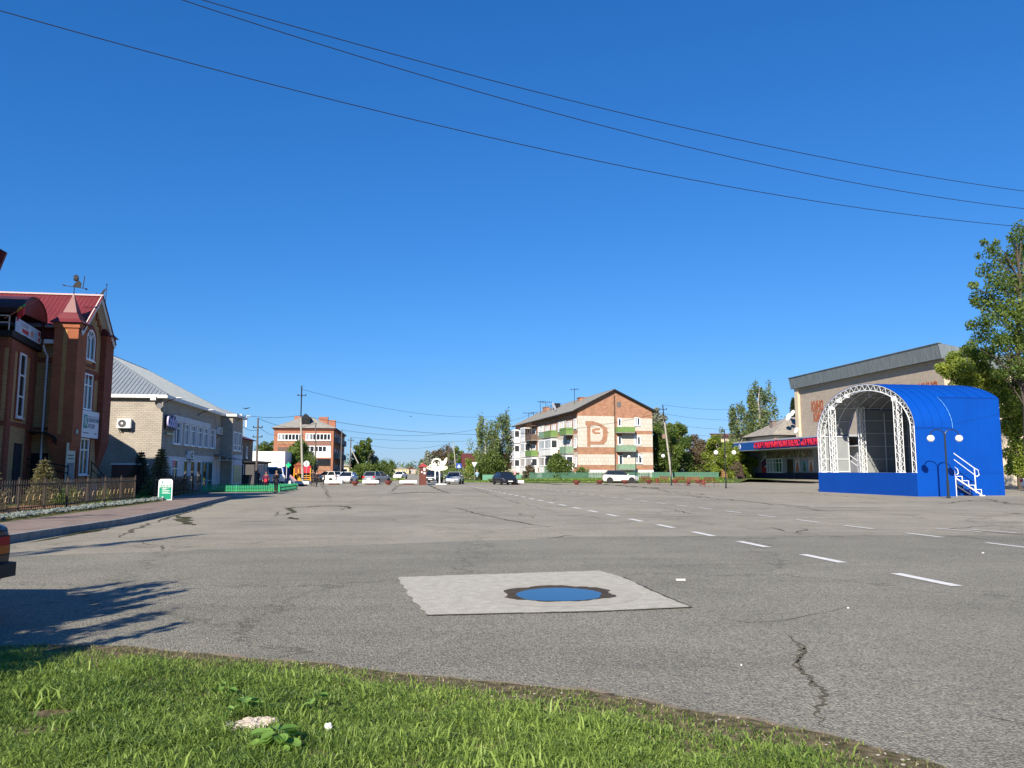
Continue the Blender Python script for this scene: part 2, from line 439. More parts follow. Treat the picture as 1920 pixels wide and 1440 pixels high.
cr([(600, 905), (615, 925), (620, 940)], 0.08, 0.2, 0.8)
cr([(1060, 905), (1170, 912), (1300, 925), (1380, 935)], 0.10, 0.3, 1.0)
cr([(960, 940), (1100, 930), (1220, 923), (1400, 921)], 0.05, 0.25, 1.0)
cr([(1400, 915), (1540, 927), (1700, 940), (1900, 950)], 0.08, 0.3, 0.9)
cr([(1000, 1010), (1035, 1009), (1060, 1004), (1090, 1007)], 0.05, 0.06, 0.3)
cr([(640, 1032), (720, 1030)], 0.02, 0.03, 0.2)
cr([(350, 1031), (400, 1030)], 0.05, 0.03, 0.2)
for i in range(46):                                          # worn joints all over the square
    x = rn.uniform(-14, 45); y = rn.uniform(24, 96); a = rn.choice([0.15, 0.1, 1.65, 1.5]) + rn.uniform(-.2, .2); L = rn.uniform(2, 8)
    strip(bc, [(x, y), (x + L * math.cos(a) * .5, y + L * math.sin(a) * .5 + rn.uniform(-.3, .3)), (x + L * math.cos(a), y + L * math.sin(a))], rn.uniform(.03, .07), 0.0085, rn, 0.12, 0.5)
bc.build('asphalt_cracks', M_CRACK, kind='stuff')
bm = B(); M_MOSS = mat('moss', (0.085, 0.085, 0.04), 0.95, scale=5, col2=(0.05, 0.047, 0.03), spec=0.1)
def ms(pp, w, amp=0.12, step=0.3): strip(bm, [G(*p) for p in pp], w, 0.0125, rn, amp, step)
ms([(530, 966), (552, 961), (538, 953), (600, 949), (640, 949), (662, 952), (640, 956)], 0.22)
ms([(545, 970), (555, 974)], 0.3)
ms([(330, 967), (350, 972), (338, 978), (362, 985)], 0.45, 0.15)
ms([(305, 983), (340, 983)], 0.14)
ms([(60, 1017), (150, 1000), (215, 990)], 0.14, 0.05)
ms([(130, 1003), (195, 992)], 0.3, 0.08)
ms([(300, 975), (365, 957), (405, 945)], 0.10, 0.05)
ms([(726, 926), (790, 923), (842, 925)], 0.5, 0.1)
ms([(1100, 906), (1170, 911), (1240, 916), (1310, 918)], 0.6, 0.4, 1.2)
ms([(960, 903), (1060, 909), (1150, 908)], 1.0, 0.5, 1.5)
ms([(1870, 1000), (1920, 1003)], 0.35, 0.1)
ms([(1880, 962), (1920, 964)], 0.3, 0.1)
bm.build('moss_patches', M_MOSS, kind='stuff')

# painted lane dashes
M_PAINT = mat('road_paint', (0.74, 0.73, 0.69), 0.7, scale=9, col2=(0.55, 0.54, 0.5), spec=0.2)
def dash(x, y, L, w, a=SA):
    d = Vector((-math.sin(a), math.cos(a), 0)); n = Vector((math.cos(a), math.sin(a), 0)) * (w / 2)
    p = Vector((x, y, 0.012)); q = p + d * L
    b = B(); b.poly([p - n, p + n, q + n, q - n]); b.build('road_marking', M_PAINT, kind='structure')
k = 0
for i in range(34):                                          # first line
    p0 = 7.5; q = 9.6 + i * 2.7
    if q > 98: break
    pos = SQ(p0, q)
    dash(pos.x, pos.y, 1.3 if i < 9 else 1.45, 0.18)
for i in range(30):                                          # second line
    q = 13.9 + i * 2.68
    if q > 96: break
    pos = SQ(12.65, q); dash(pos.x, pos.y, 1.3, 0.13)
for (px, py) in [(1838, 998), (1905, 1000)]:
    x, y = G(px, py); dash(x, y, 1.3, 0.11, 0.35)
for i in range(8):
    x, y = G(1090 + i * 14, 905.5 + i * 1.6); dash(x, y, 1.2, 0.25, 0.9)

# litter and pebbles on the asphalt
bl = B()
for px, py, w in [(1276, 1089, 0.065), (1680, 1419, 0.014), (1590, 1142, 0.01), (1843, 1038, 0.02), (1390, 1250, .006)]:
    x, y = G(px, py); bl.box(x - w, x + w, y - w * .4, y + w * .4, 0.008, 0.02 + w * .1)
bl.build('litter', mat('litter', (0.7, 0.68, 0.64), 0.8), kind='stuff')

# ------------------------------------------------------------ foreground verge
gb = [G(-200, 1208), G(0, 1214), G(120, 1213), G(230, 1216), G(330, 1226), G(430, 1236), G(600, 1248), G(700, 1261), G(800, 1274), G(950, 1288), G(1100, 1301), G(1200, 1318), G(1300, 1340), G(1400, 1353), G(1500, 1373), G(1545, 1384), G(1600, 1398), G(1700, 1424), G(1760, 1440), G(1840, 1470)]
gbj = jag(gb, 0.03, 0.12, rnd)
M_SOIL = bpy.data.materials.new('verge_soil'); M_SOIL.use_nodes = True
_nt = M_SOIL.node_tree; _b = _nt.nodes['Principled BSDF']; _b.inputs['Roughness'].default_value = 0.95; _b.inputs['Specular IOR Level'].default_value = 0.1
_tc = NN(_nt, 'ShaderNodeTexCoord'); _n1 = NN(_nt, 'ShaderNodeTexNoise'); _n1.inputs['Scale'].default_value = 14; _n1.inputs['Detail'].default_value = 8
_r = NN(_nt, 'ShaderNodeValToRGB'); _e = _r.color_ramp.elements; _e[0].position = 0.3; _e[0].color = (0.05, 0.045, 0.022, 1); _e[1].position = 0.7; _e[1].color = (0.20, 0.155, 0.10, 1)
_m = _e.new(0.5); _m.color = (0.115, 0.095, 0.055, 1)
_nt.links.new(_tc.outputs['Object'], _n1.inputs['Vector']); _nt.links.new(_n1.outputs['Fac'], _r.inputs[0]); _nt.links.new(_r.outputs[0], _b.inputs['Base Color'])
_bp = NN(_nt, 'ShaderNodeBump'); _bp.inputs['Strength'].default_value = 0.8; _bp.inputs['Distance'].default_value = 0.03; _nt.links.new(_n1.outputs['Fac'], _bp.inputs['Height']); _nt.links.new(_bp.outputs[0], _b.inputs['Normal'])
sheet('verge', gbj + [(4, -8), (-14, -8), (-14, 7.5)], 0.022, M_SOIL)
# sandy silt washed along the verge
M_SILT = mat('silt', (0.26, 0.21, 0.15), 0.95, scale=8, col2=(0.17, 0.145, 0.11), spec=0.1)
bs = B(); strip(bs, gb[4:18], 0.13, 0.016, rn, 0.04, 0.15, False)
strip(bs, [G(1040, 1292), G(1090, 1296), G(1150, 1304)], 0.09, 0.0165, rn, 0.02, 0.06)
bs.build('silt', M_SILT, kind='stuff')

GX = np.array([p[0] for p in gb]); GY = np.array([p[1] for p in gb])
def edgeY(x): return np.interp(x, GX, GY)
def np_mesh(name, V, F, m, tone=None, parent=None, **props):
    me = bpy.data.meshes.new(name); nv = len(V); nf = len(F); k = F.shape[1]
    me.vertices.add(nv); me.vertices.foreach_set('co', V.astype(np.float32).ravel())
    me.loops.add(nf * k); me.loops.foreach_set('vertex_index', F.astype(np.int32).ravel())
    me.polygons.add(nf); me.polygons.foreach_set('loop_start', np.arange(0, nf * k, k, dtype=np.int32)); me.polygons.foreach_set('loop_total', np.full(nf, k, dtype=np.int32))
    me.update(calc_edges=True)
    if tone is not None:
        a = me.attributes.new('tone', 'FLOAT', 'FACE'); a.data.foreach_set('value', tone.astype(np.float32))
    me.materials.append(m)
    return link(name, me, parent, **props)
def vnoise(x, y, seed=0):
    r = np.zeros_like(x)
    for i, (f, a) in enumerate([(0.9, 1), (2.1, .6), (4.7, .4), (9.3, .25)]):
        r += a * np.sin(f * x + 1.3 * i + seed + 1.7 * np.sin(f * .8 * y + i)) * np.cos(f * y * 1.1 - 0.7 * i + seed * 2 + 1.1 * np.sin(f * .7 * x))
    return r
def grass(name, X, Y, z0, hh, wd, m, seed=1, lean=0.6, tone_off=0.0):
    rg = np.random.RandomState(seed); n = len(X)
    h = hh * (0.45 + rg.rand(n) * 0.9); a = rg.rand(n) * 2 * np.pi
    ln = lean * (0.15 + rg.rand(n) ** 1.3); th = rg.rand(n) * 2 * np.pi
    dx, dy = np.cos(th) * ln, np.sin(th) * ln; wx, wy = np.cos(a) * wd / 2 * (0.6 + rg.rand(n) * .9), np.sin(a) * wd / 2 * (0.6 + rg.rand(n) * .9)
    P = np.zeros((n, 5, 3))
    P[:, 0] = np.stack([X - wx, Y - wy, np.full(n, z0)], 1); P[:, 1] = np.stack([X + wx, Y + wy, np.full(n, z0)], 1)
    mx, my = X + dx * h * .35, Y + dy * h * .35
    P[:, 2] = np.stack([mx + wx * .9, my + wy * .9, z0 + h * .6], 1); P[:, 3] = np.stack([mx - wx * .9, my - wy * .9, z0 + h * .6], 1)
    P[:, 4] = np.stack([X + dx * h, Y + dy * h, z0 + h * (1 - .35 * ln)], 1)
    b0 = (np.arange(n) * 5)[:, None]
    T = np.concatenate([b0 + np.array([[0, 1, 2]]), b0 + np.array([[0, 2, 3]]), b0 + np.array([[3, 2, 4]])])
    tone = np.clip(rg.rand(n) * .75 + 0.25 * vnoise(X * 1.4, Y * 1.4, 3) * .6 + .12 + tone_off, 0, 1); tone = np.concatenate([tone] * 3)
    return np_mesh(name, P.reshape(-1, 3), T, m, tone, kind='stuff')
M_GRASS = leafmat('grass_blade', (0.06, 0.125, 0.02), (0.31, 0.42, 0.09), 0.42)
M_GRASSDRY = leafmat('grass_dry', (0.12, 0.13, 0.04), (0.34, 0.30, 0.15), 0.3)
rg = np.random.RandomState(5)
N = 480000
X = rg.uniform(-7.5, 3.9, N); Y = rg.uniform(2.6, 7.3, N); e = edgeY(X); dd = e - Y
cov = np.clip((dd - 0.06 + 0.20 * vnoise(X * 1.5, Y * 1.5, 1)) / 0.95, 0, 1)
bare = vnoise(X * .9, Y * .9, 8) > 1.25
dp = np.hypot((X - G(95, 1345)[0]) / .17, (Y - G(95, 1345)[1]) / .08); dq = np.hypot((X - G(470, 1370)[0]) / .17, (Y - G(470, 1370)[1]) / .13)
cl = np.clip(.85 + .3 * vnoise(X * 5.5, Y * 5.5, 6), .3, 1)
keep = (dd > 0.0) & (rg.rand(N) < cov * cl + .02) & ~(bare & (rg.rand(N) < .75)) & (dp > .9) & (dq > 1) & (np.abs(X) < .78 * Y + .3)
X, Y, dd = X[keep], Y[keep], dd[keep]
hh = 0.024 + 0.055 * np.clip(dd / .7, 0, 1) * (0.7 + .45 * vnoise(X * 3.1, Y * 3.1, 2) + .3 * vnoise(X * 9, Y * 9, 4))
grass('grass', X, Y, 0.02, np.clip(hh, .018, .13), 0.0065, M_GRASS, 2, 1.7)
k2 = (vnoise(X * 4, Y * 4, 12) > .75) & (rg.rand(len(X)) < .05) & (dd > .35)
grass('grass', X[k2], Y[k2], 0.02, .13, 0.011, M_GRASS, 7, 1.2, .25)
N = 45000
X = rg.uniform(-7.5, 3.9, N); Y = rg.uniform(2.6, 7.3, N); dd = edgeY(X) - Y
kp = (dd > .02) & (rg.rand(N) < np.clip(1.0 - dd / .9, .12, 1)) & (np.abs(X) < .78 * Y + .3)
grass('dry_grass', X[kp], Y[kp], 0.02, 0.03, 0.006, M_GRASSDRY, 4, 1.8)
# broad dock leaves near the camera
M_DOCK = leafmat('dock_leaf', (0.10, 0.22, 0.04), (0.24, 0.40, 0.09), 0.4)
def dock(px, py, n, r, label, seed):
    x, y = G(px, py); rn = random.Random(seed)
    t = thing('dock_plant', label, 'plant', (x, y, 0.02), 0, 'broad leaved weeds in the verge')
    for i in range(n):
        a = 2 * math.pi * i / n + rn.uniform(-.4, .4); L = r * rn.uniform(.6, 1.15); W = L * rn.uniform(.42, .55); zc = rn.uniform(.05, .12); tilt = rn.uniform(-.5, .15)
        b = B(); ring = []; K = 10
        o = rn.uniform(.05, .5) * r
        for j in range(K):
            t_ = 2 * math.pi * j / K; u = .5 + .5 * math.cos(t_); v = math.sin(t_) * (0.75 + .25 * math.cos(t_))
            lx = o + L * u; ly = W * v; zz = zc + tilt * lx * .5 + abs(v) * .02 - .12 * (u * u) * L
            ring.append((lx * math.cos(a) - ly * math.sin(a), lx * math.sin(a) + ly * math.cos(a), zz))
        mid = ((o + L * .5) * math.cos(a), (o + L * .5) * math.sin(a), zc + tilt * (o + L * .5) * .5 - .035 * L - .012)
        b.add(ring + [mid], [(j, (j + 1) % K, K) for j in range(K)])
        ob = b.build('leaf', M_DOCK, t, smooth=True)
        at = ob.data.attributes.new('tone', 'FLOAT', 'FACE'); tv = rn.uniform(.2, 1)
        at.data.foreach_set('value', [tv] * K)
    b = B(); b.tube([(0, 0, 0), (0.01, 0, .08)], 0.006, 5); b.build('stem', M_DOCK, t)
dock(520, 1418, 22, 0.105, 'largest clump of broad green leaves in the grass below the pale stone', 1)
dock(462, 1345, 6, 0.075, 'small broad leaved weed just behind the pale stone in the grass', 2)
dock(425, 1325, 3, 0.07, 'pair of round weed leaves up left of the pale stone in the grass', 3)
dock(590, 1345, 4, 0.055, 'little yellow green weed in the grass right of the pale stone', 5)
dock(420, 1368, 3, 0.05, 'tiny broad leaved weed at the left end of the pale stone', 9)
# pale broken stone in the verge
M_STONE = mat('pale_stone', (0.62, 0.54, 0.46), 0.9, scale=18, col2=(0.42, 0.35, 0.29), spec=0.15, bump=1, bscale=40)
x, y = G(470, 1370); rn2 = random.Random(3)
st = thing('stone', 'pale pinkish broken stone lying flat in the grass', 'stone', (x, y, 0.015))
b = B()
for i in range(26):
    a = rn2.uniform(0, 6.28); r_ = math.sqrt(rn2.random()); cx = r_ * .15 * math.cos(a) ; cy = r_ * .085 * math.sin(a) + cx * .28
    s_ = rn2.uniform(.018, .04); b.ball((cx, cy, .018), s_, 6, 4, 0, (1.2, .9, .8))
b.build('chips', M_STONE, st)
b = B(); b.prism([(-.17, -.06), (-.05, -.10), (.12, -.03), (.17, .05), (.06, .1), (-.1, .05)], 0, .022); b.build('slab', M_STONE, st)
x, y = G(615, 1388); b = B()
for i in range(7):
    a = i * .9; b.ball((x + .012 * math.cos(a), y + .008 * math.sin(a), .075 + .012 * math.sin(2.3 * i)), .011, 6, 5, 0, (1, .7, 1.2))
tag(b.build('paper_scrap', mat('paper', (0.8, 0.79, 0.78), 0.7)), 'crumpled white paper scrap lying on the grass blades', 'litter')
b = B(); rn2 = random.Random(8)
for i in range(110):
    x = rn2.uniform(-5, 3.4); y = float(edgeY(x)) - rn2.uniform(.02, .5) ; s_ = rn2.uniform(.004, .011)
    b.ball((x, y, .03), s_, 5, 4, 0, (rn2.uniform(.8, 2), 1, .6))
b.build('pebbles', mat('pebble', (0.34, 0.31, 0.26), 0.9, scale=20, col2=(.2, .18, .14)), kind='stuff')
# ============================================================ LEFT SIDE OF THE SQUARE
YB = brick('yellow_brick', (0.58, 0.36, 0.165), (0.48, 0.29, 0.125), (0.26, 0.18, 0.11), bh=0.08)
RB = brick('red_brick', (0.37, 0.105, 0.058), (0.29, 0.082, 0.046), (0.11, 0.055, 0.04), bh=0.08)
OB = brick('lit_red_brick', (0.44, 0.135, 0.06), (0.36, 0.11, 0.05), (0.25, 0.12, 0.07), bh=0.08)
GB = brick('grey_brick', (0.44, 0.395, 0.325), (0.38, 0.34, 0.28), (0.27, 0.24, 0.20), bh=0.12, bw=0.30, blotch=0.25, mort=0.014)
WHT = mat('white_paint', (0.78, 0.78, 0.76), 0.5, var=0.1, scale=3)
PVC = mat('white_frame', (0.80, 0.81, 0.82), 0.35)
GLS = mat('window_glass', (0.02, 0.025, 0.03), 0.04, spec=0.9)
CURT = mat('curtain', (0.42, 0.45, 0.48), 0.8, var=0.5, scale=2, sx=6, sy=6, sz=.2)
DARK = mat('dark_metal', (0.018, 0.018, 0.02), 0.6, spec=.2)
BLK = mat('black_void', (0.012, 0.012, 0.014), 0.9)
GALV = mat('galvanised', (0.42, 0.44, 0.45), 0.4, var=0.25, scale=1.5, metal=0.4, streak=0.2)
REDMET = mat('red_roof_metal', (0.16, 0.028, 0.032), 0.45, var=0.25, scale=2, spec=0.3)
DKRED = mat('dark_red_board', (0.13, 0.02, 0.015), 0.6, var=0.3, scale=5)
CONC = mat('concrete', (0.33, 0.32, 0.30), 0.9, var=0.3, scale=3, streak=0.25, bump=.3)

# --- kerb, pavement, garden
KQ = [(10, -8.5), (16, -8.3), (18.3, -8.2), (21, -8.0), (24.2, -7.75), (30.5, -7.95), (38.4, -8.6), (44, -9.0), (47.5, -9.3), (49.5, -9.9), (50.4, -11.0), (50.8, -13.2)]
kb = thing('kerb', 'long grey concrete kerb along the left pavement', 'kerb'); del kb['category']; kb['kind'] = 'structure'; del kb['label']
M_KERB = mat('kerb_concrete', (0.27, 0.27, 0.265), 0.9, var=0.35, scale=2.5, streak=0.2, bump=0.4)
pts = [SQ(p, q) for q, p in KQ]
def resample(pts, st):
    out = [pts[0].copy()]; acc = 0
    for a, b_ in zip(pts[:-1], pts[1:]):
        L = (b_ - a).length; d = (b_ - a) / L; t = st - acc
        while t <= L: out.append(a + d * t); t += st
        acc = L - (t - st)
    return out
ks = resample(pts, 1.0)
rk = random.Random(2)
for a, b_ in zip(ks[:-1], ks[1:]):
    d = (b_ - a).normalized(); n = Vector((-d.y, d.x, 0)); b2 = b_ - d * 0.012; dz = rk.uniform(-.006, .006); w = 0.16
    bb = B(); bb.slab([a + Vector((0, 0, -.01)), b2 + Vector((0, 0, -.01)), b2 + n * w + Vector((0, 0, -.01)), a + n * w + Vector((0, 0, -.01))], (0, 0, .19 + dz))
    bb.build('kerb_stone', M_KERB, kb)
M_PAV = brick('pavers', (0.30, 0.20, 0.165), (0.24, 0.165, 0.14), (0.14, 0.11, 0.095), bw=0.21, bh=0.105, mort=0.01, blotch=0.2, bsc=1.2)
# (paver pattern lies flat: its own mapping)
def flatbrick(name, c1, c2, mo):
    m = bpy.data.materials.new(name); m.use_nodes = True; nt = m.node_tree; b = nt.nodes['Principled BSDF']; b.inputs['Roughness'].default_value = .9; b.inputs['Specular IOR Level'].default_value = .15
    tc = NN(nt, 'ShaderNodeTexCoord'); br = NN(nt, 'ShaderNodeTexBrick'); nt.links.new(tc.outputs['Object'], br.inputs['Vector'])
    br.inputs['Color1'].default_value = (*c1, 1); br.inputs['Color2'].default_value = (*c2, 1); br.inputs['Mortar'].default_value = (*mo, 1); br.inputs['Scale'].default_value = 1
    br.inputs['Brick Width'].default_value = .21; br.inputs['Row Height'].default_value = .105; br.inputs['Mortar Size'].default_value = .008
    n = NN(nt, 'ShaderNodeTexNoise'); n.inputs['Scale'].default_value = 1.1; n.inputs['Detail'].default_value = 7; nt.links.new(tc.outputs['Object'], n.inputs['Vector'])
    r = NN(nt, 'ShaderNodeValToRGB'); r.color_ramp.elements[0].position = .3; r.color_ramp.elements[1].position = .65; r.color_ramp.elements[0].color = (.68, .68, .68, 1); nt.links.new(n.outputs['Fac'], r.inputs[0])
    mx = NN(nt, 'ShaderNodeMix', data_type='RGBA', blend_type='MULTIPLY'); mx.inputs[0].default_value = 1; nt.links.new(br.outputs['Color'], mx.inputs[6]); nt.links.new(r.outputs[0], mx.inputs[7]); nt.links.new(mx.outputs[2], b.inputs['Base Color'])
    return m
M_PAV = flatbrick('pavers_flat', (0.31, 0.235, 0.195), (0.25, 0.195, 0.165), (0.15, 0.13, 0.11))
pav = [tuple(SQ(p - .16, q)[:2]) for q, p in KQ[:-1]] + [tuple(SQ(-11.2, 50.6)[:2]), tuple(SQ(-12.6, 50.6)[:2])] + [tuple(SQ(-12.6, 41.2)[:2]), tuple(SQ(-15.4, 41.2)[:2]), tuple(SQ(-15.4, 38.4)[:2]), tuple(SQ(-10.5, 38.4)[:2]), tuple(SQ(-10.5, 10)[:2])]
sheet('pavement', pav, 0.165, M_PAV)
# body under the pavement so that no gap shows
M_LAWN = mat('garden_soil', (0.09, 0.125, 0.035), 0.95, scale=1.3, col2=(0.15, 0.12, 0.06), spec=0.1)
sheet('garden', [tuple(SQ(p, q)[:2]) for p, q in [(-10.52, 9), (-10.52, 38.38), (-15.38, 38.38), (-40, 38.38), (-40, 9)]], 0.15, M_LAWN)
sheet('garden', [tuple(SQ(p, q)[:2]) for p, q in [(-12.1, 41.3), (-12.1, 51.2), (-15.38, 53.8), (-40, 53.8), (-40, 41.3)]], 0.15, M_LAWN)
M_MULCH = mat('mulch', (0.30, 0.17, 0.085), 0.95, scale=6, col2=(0.17, 0.10, 0.055), spec=.1, bump=.8)
mq = [(-12.2, 26.5), (-12.5, 30), (-12.3, 33.2), (-13.2, 35.2), (-14.6, 34.5), (-14.9, 30), (-14.4, 26), (-13.2, 24.6)]
b = B(); mp_ = jag([tuple(SQ(*m_)[:2]) for m_ in mq] + [tuple(SQ(*mq[0])[:2])], .12, .5, rnd)[:-1]
b.prism(mp_, .14, .20); b.build('mulch_bed', M_MULCH, kind='structure')
# stones along the fence
M_ROCK = mat('serpentine_rock', (0.27, 0.30, 0.27), 0.85, scale=14, col2=(0.07, 0.09, 0.08), spec=0.3)
rg = np.random.RandomState(12); b = B(); rs = random.Random(5)
for i in range(2300):
    q = rs.uniform(15, 40.5) if i < 2000 else rs.uniform(46, 51); p = rs.uniform(-11.75, -10.9) if i < 2000 else rs.uniform(-12.0, -11.5); s_ = rs.uniform(.025, .07)
    c = SQ(p, q, .165 + s_ * .45 + max(0, .10 - abs(p + 11.2) * .2)); n0 = len(b.v)
    b.ball(c, s_, 5, 3, 0, (rs.uniform(.8, 1.5), rs.uniform(.8, 1.4), rs.uniform(.6, 1)))
    for k in range(n0, len(b.v)):
        v = b.v[k]; b.v[k] = (v[0] + rs.uniform(-.25, .25) * s_, v[1] + rs.uniform(-.25, .25) * s_, v[2] + rs.uniform(-.2, .2) * s_)
b.build('rock_border', M_ROCK, kind='stuff')
def region_grass(name, pmin, pmax, qmin, qmax, n, h, z, seed, m=None, excl=None, wd=.02):
    rg = np.random.RandomState(seed); p = rg.uniform(pmin, pmax, n); q = rg.uniform(qmin, qmax, n)
    k = vnoise(p * 1.2, q * 1.2, seed) > -1.1; p, q = p[k], q[k]
    if excl is not None: k = ~excl(p, q); p, q = p[k], q[k]
    return grass(name, CA * p - SNA * q, SNA * p + CA * q, z, h, wd, m or M_GRASS, seed, .7)
region_grass('garden_grass', -15.2, -11.9, 17, 38.3, 20000, .11, .15, 21, excl=lambda p, q: (p > -14.7) & (p < -12.2) & (q > 25.5) & (q < 34.5))
region_grass('garden_grass', -15.2, -12.2, 41.5, 53, 5000, .10, .15, 22)

# --- metal fences
M_FN = mat('bronze_fence', (0.05, 0.036, 0.028), 0.5, var=0.4, scale=8, metal=0.3)
M_GOLD = mat('gold_paint', (0.35, 0.25, 0.11), 0.6, metal=.1)
def metal_fence(label, p, q1, n, step, ret=None, hh=1.08):
    t = thing('metal_fence', label, 'fence', SQ(p, q1, .16), SA, 'metal fences in front of the brick building')
    pk = B(); pk.box(-.009, .009, -.009, .009, .1, hh); pk.lathe([(.011, 0), (.0, .05)], 4, (0, 0, hh)); pk = pk.mesh('picket', M_FN)
    ps = B(); ps.box(-.028, .028, -.028, .028, 0, hh + .05); ps.ball((0, 0, hh + .08), .038, 8, 5); ps = ps.mesh('post', M_FN)
    lg = B(); lg.box(-.018, .018, -.018, .018, 0, .2); lg = lg.mesh('leg', M_FN)
    sw = B()
    for i in range(6):
        a = i / 5; sw.beam((0.0, -.05 + .1 * a + .03 * math.sin(6 * a), .40 + .16 * a), (0.0, -.05 + .1 * (a + .2) + .03 * math.sin(6 * (a + .2)), .40 + .16 * (a + .2)), .022)
    sw.beam((0, -.02, .43), (0, .0, .38), .03); sw = sw.mesh('scroll', M_GOLD)
    for i in range(n + 1): link('post', ps, t, (0, -i * step, 0))
    for i in range(n):
        y0 = -(i + 1) * step; y1 = -i * step
        b = B(); b.box(-.018, .018, y0 + .04, y1 - .04, hh - .15, hh - .11); b.build('rail', M_FN, t)
        b = B(); b.box(-.018, .018, y0 + .04, y1 - .04, .18, .215); b.build('rail', M_FN, t)
        link('leg', lg, t, (0, (y0 + y1) / 2, 0))
        m_ = int(step / .155)
        for j in range(1, m_): link('picket', pk, t, (0, y0 + j * step / m_, 0))
        for j in (3, 6, 9):
            if j < m_: link('scroll', sw, t, (0.014, y0 + (j + .5) * step / m_, 0))
    if ret:
        b = B(); b.box(-ret, -.04, -.018, .018, hh - .15, hh - .11); b.build('rail', M_FN, t)
        b = B(); b.box(-ret, -.04, -.018, .018, .18, .215); b.build('rail', M_FN, t)
        for j in range(1, int(ret / .135)): link('picket', pk, t, (-j * .135, 0, 0))
        link('post', ps, t, (-ret, 0, 0))
    return t
metal_fence('bronze picket fence with ball topped posts around the lit garden at left', -12.0, 38.3, 7, 1.87, ret=1.6)
metal_fence('short bronze picket fence beyond the green board sign', -12.1, 50.9, 5, 1.87, ret=2.2)

# --- windows on walls (canonical: faces -Y, origin bottom centre)
_wc = {}
def wmesh(w, h, cols, hbars, fw, depth, curt, arch, FM=None, PM=None):
    key = (round(w, 2), round(h, 2), cols, tuple(hbars), fw, depth, curt, arch, FM and FM.name, PM and PM.name)
    if key in _wc: return _wc[key]
    f = B(); d = depth
    f.box(-w / 2, -w / 2 + fw, -d, .0, 0, h); f.box(w / 2 - fw, w / 2, -d, 0, 0, h); f.box(-w / 2 + fw, w / 2 - fw, -d, 0, 0, fw)
    if arch:
        k = 12
        for i in range(k):
            a0, a1 = math.pi * i / k, math.pi * (i + 1) / k; ro = w / 2; ri = w / 2 - fw
            f.slab([(ro * math.cos(a0), -d, h + ro * math.sin(a0)), (ro * math.cos(a1), -d, h + ro * math.sin(a1)), (ri * math.cos(a1), -d, h + ri * math.sin(a1)), (ri * math.cos(a0), -d, h + ri * math.sin(a0))], (0, d, 0))
        f.box(-fw / 3, fw / 3, -d * .7, 0, h, h + w / 2 - fw)
        for s_ in (-1, 1): f.beam((0, -d * .35, h + .02), (s_ * w * .32, -d * .35, h + w * .32), fw * .6, d * .6)
    else: f.box(-w / 2 + fw, w / 2 - fw, -d, 0, h - fw, h)
    for i in range(1, cols):
        x = -w / 2 + w * i / cols; f.box(x - fw * .45, x + fw * .45, -d * .7, -.004, fw, h - (0 if arch else fw))
    for z in hbars: f.box(-w / 2 + fw, w / 2 - fw, -d * .69, -.003, h * z - fw * .4, h * z + fw * .4)
    f.box(-w / 2 - .05, w / 2 + .05, -d - .06, 0, -.05, -.001)
    fm = f.mesh('window', FM or PVC)
    g = B()
    if arch:
        k = 12; pts = [(-w / 2 + .02, -.012, .02), (w / 2 - .02, -.012, .02)] + [((w / 2 - .02) * math.cos(math.pi * i / k), -.012, h + (w / 2 - .02) * math.sin(math.pi * i / k)) for i in range(k + 1)]
        g.poly(pts[::1])
    else:
        g.box(-w / 2 + .02, w / 2 - .02, -.012, -.001, .02, h - .02)
    gm = g.mesh('pane', PM or GLS)
    cm = None
    if curt:
        c = B(); c.box(-w / 2 + fw, -w / 2 + fw + w * curt, -.02, -.0125, fw, h - fw); cm = c.mesh('curtain', CURT)
    _wc[key] = (fm, gm, cm); return _wc[key]
FACE = {'-y': 0, '+x': math.pi / 2, '-x': -math.pi / 2, '+y': math.pi}
def win(parent, x, y, z, w, h, face='-y', cols=2, hbars=(), fw=.06, depth=.06, curt=0, arch=False, extra=0.0, name='window', FM=None, PM=None):
    fm, gm, cm = wmesh(w, h, cols, hbars, fw, depth, curt, arch, FM, PM)
    rz = FACE[face] + extra
    o = link(name, fm, parent, (x, y, z), rz)
    link('pane', gm, o)
    if cm: link('curtain', cm, o)
    return o

# --- the brick corner building with turrets
rb = thing('brick_building', 'tall yellow and red brick building with turrets and red metal roof at the left edge', 'building', SQ(-15.75, 40.5), SA)
P0, Q0 = -15.75, 40.5
def lx(px, py, q): p, z = onq(px, py, q); return p - P0, z
EZ, RZ, RY = 8.75, 10.55, 1.8
b = B(); b.prism([(-14, 0), (0, 0), (0, 3.6), (-14, 3.6)], .15, EZ); b.slab([(-.25, 0, EZ), (-.25, 3.6, EZ), (-.25, RY, RZ - .08)], (.25, 0, 0)); b.build('wall', YB, rb)
b = B(); b.prism([(-22, -4.5), (-1.0, -4.5), (-1.75, -.35), (-1.75, 0.0), (-22, 0)], .15, 7.35); b.build('wall', YB, rb)
b = B()                                                       # red brick bands and strips
b.box(-.001, .05, 0, 3.6, .15, .75); b.box(-.0, .06, .25, 3.35, 6.55, 6.72); b.box(0, .05, .25, 3.35, 3.55, 3.7)
for i in range(10): b.box(0, .06, .42 + i * .3, .54 + i * .3, 6.28, 6.55)
for s_ in (0, 1):
    for i in range(5):
        yy = .3 + i * .28; zt = EZ + yy * (RZ - EZ) / RY - .35
        b.box(0, .05, (yy if s_ == 0 else 3.6 - yy) - .06, (yy if s_ == 0 else 3.6 - yy) + .06, zt - .42, zt)
b.box(-13, -1.75, -.05, 0, .15, .7); b.box(-1.75, -.9, -.05, 0, 3.5, 3.66); b.box(-1.75, -.9, -.05, 0, 6.85, 7.1)
b.build_each('brick_band', RB, rb)
cw = (-1.0, -4.5), (-1.75, -.35)                              # chamfered wing wall
b = B()
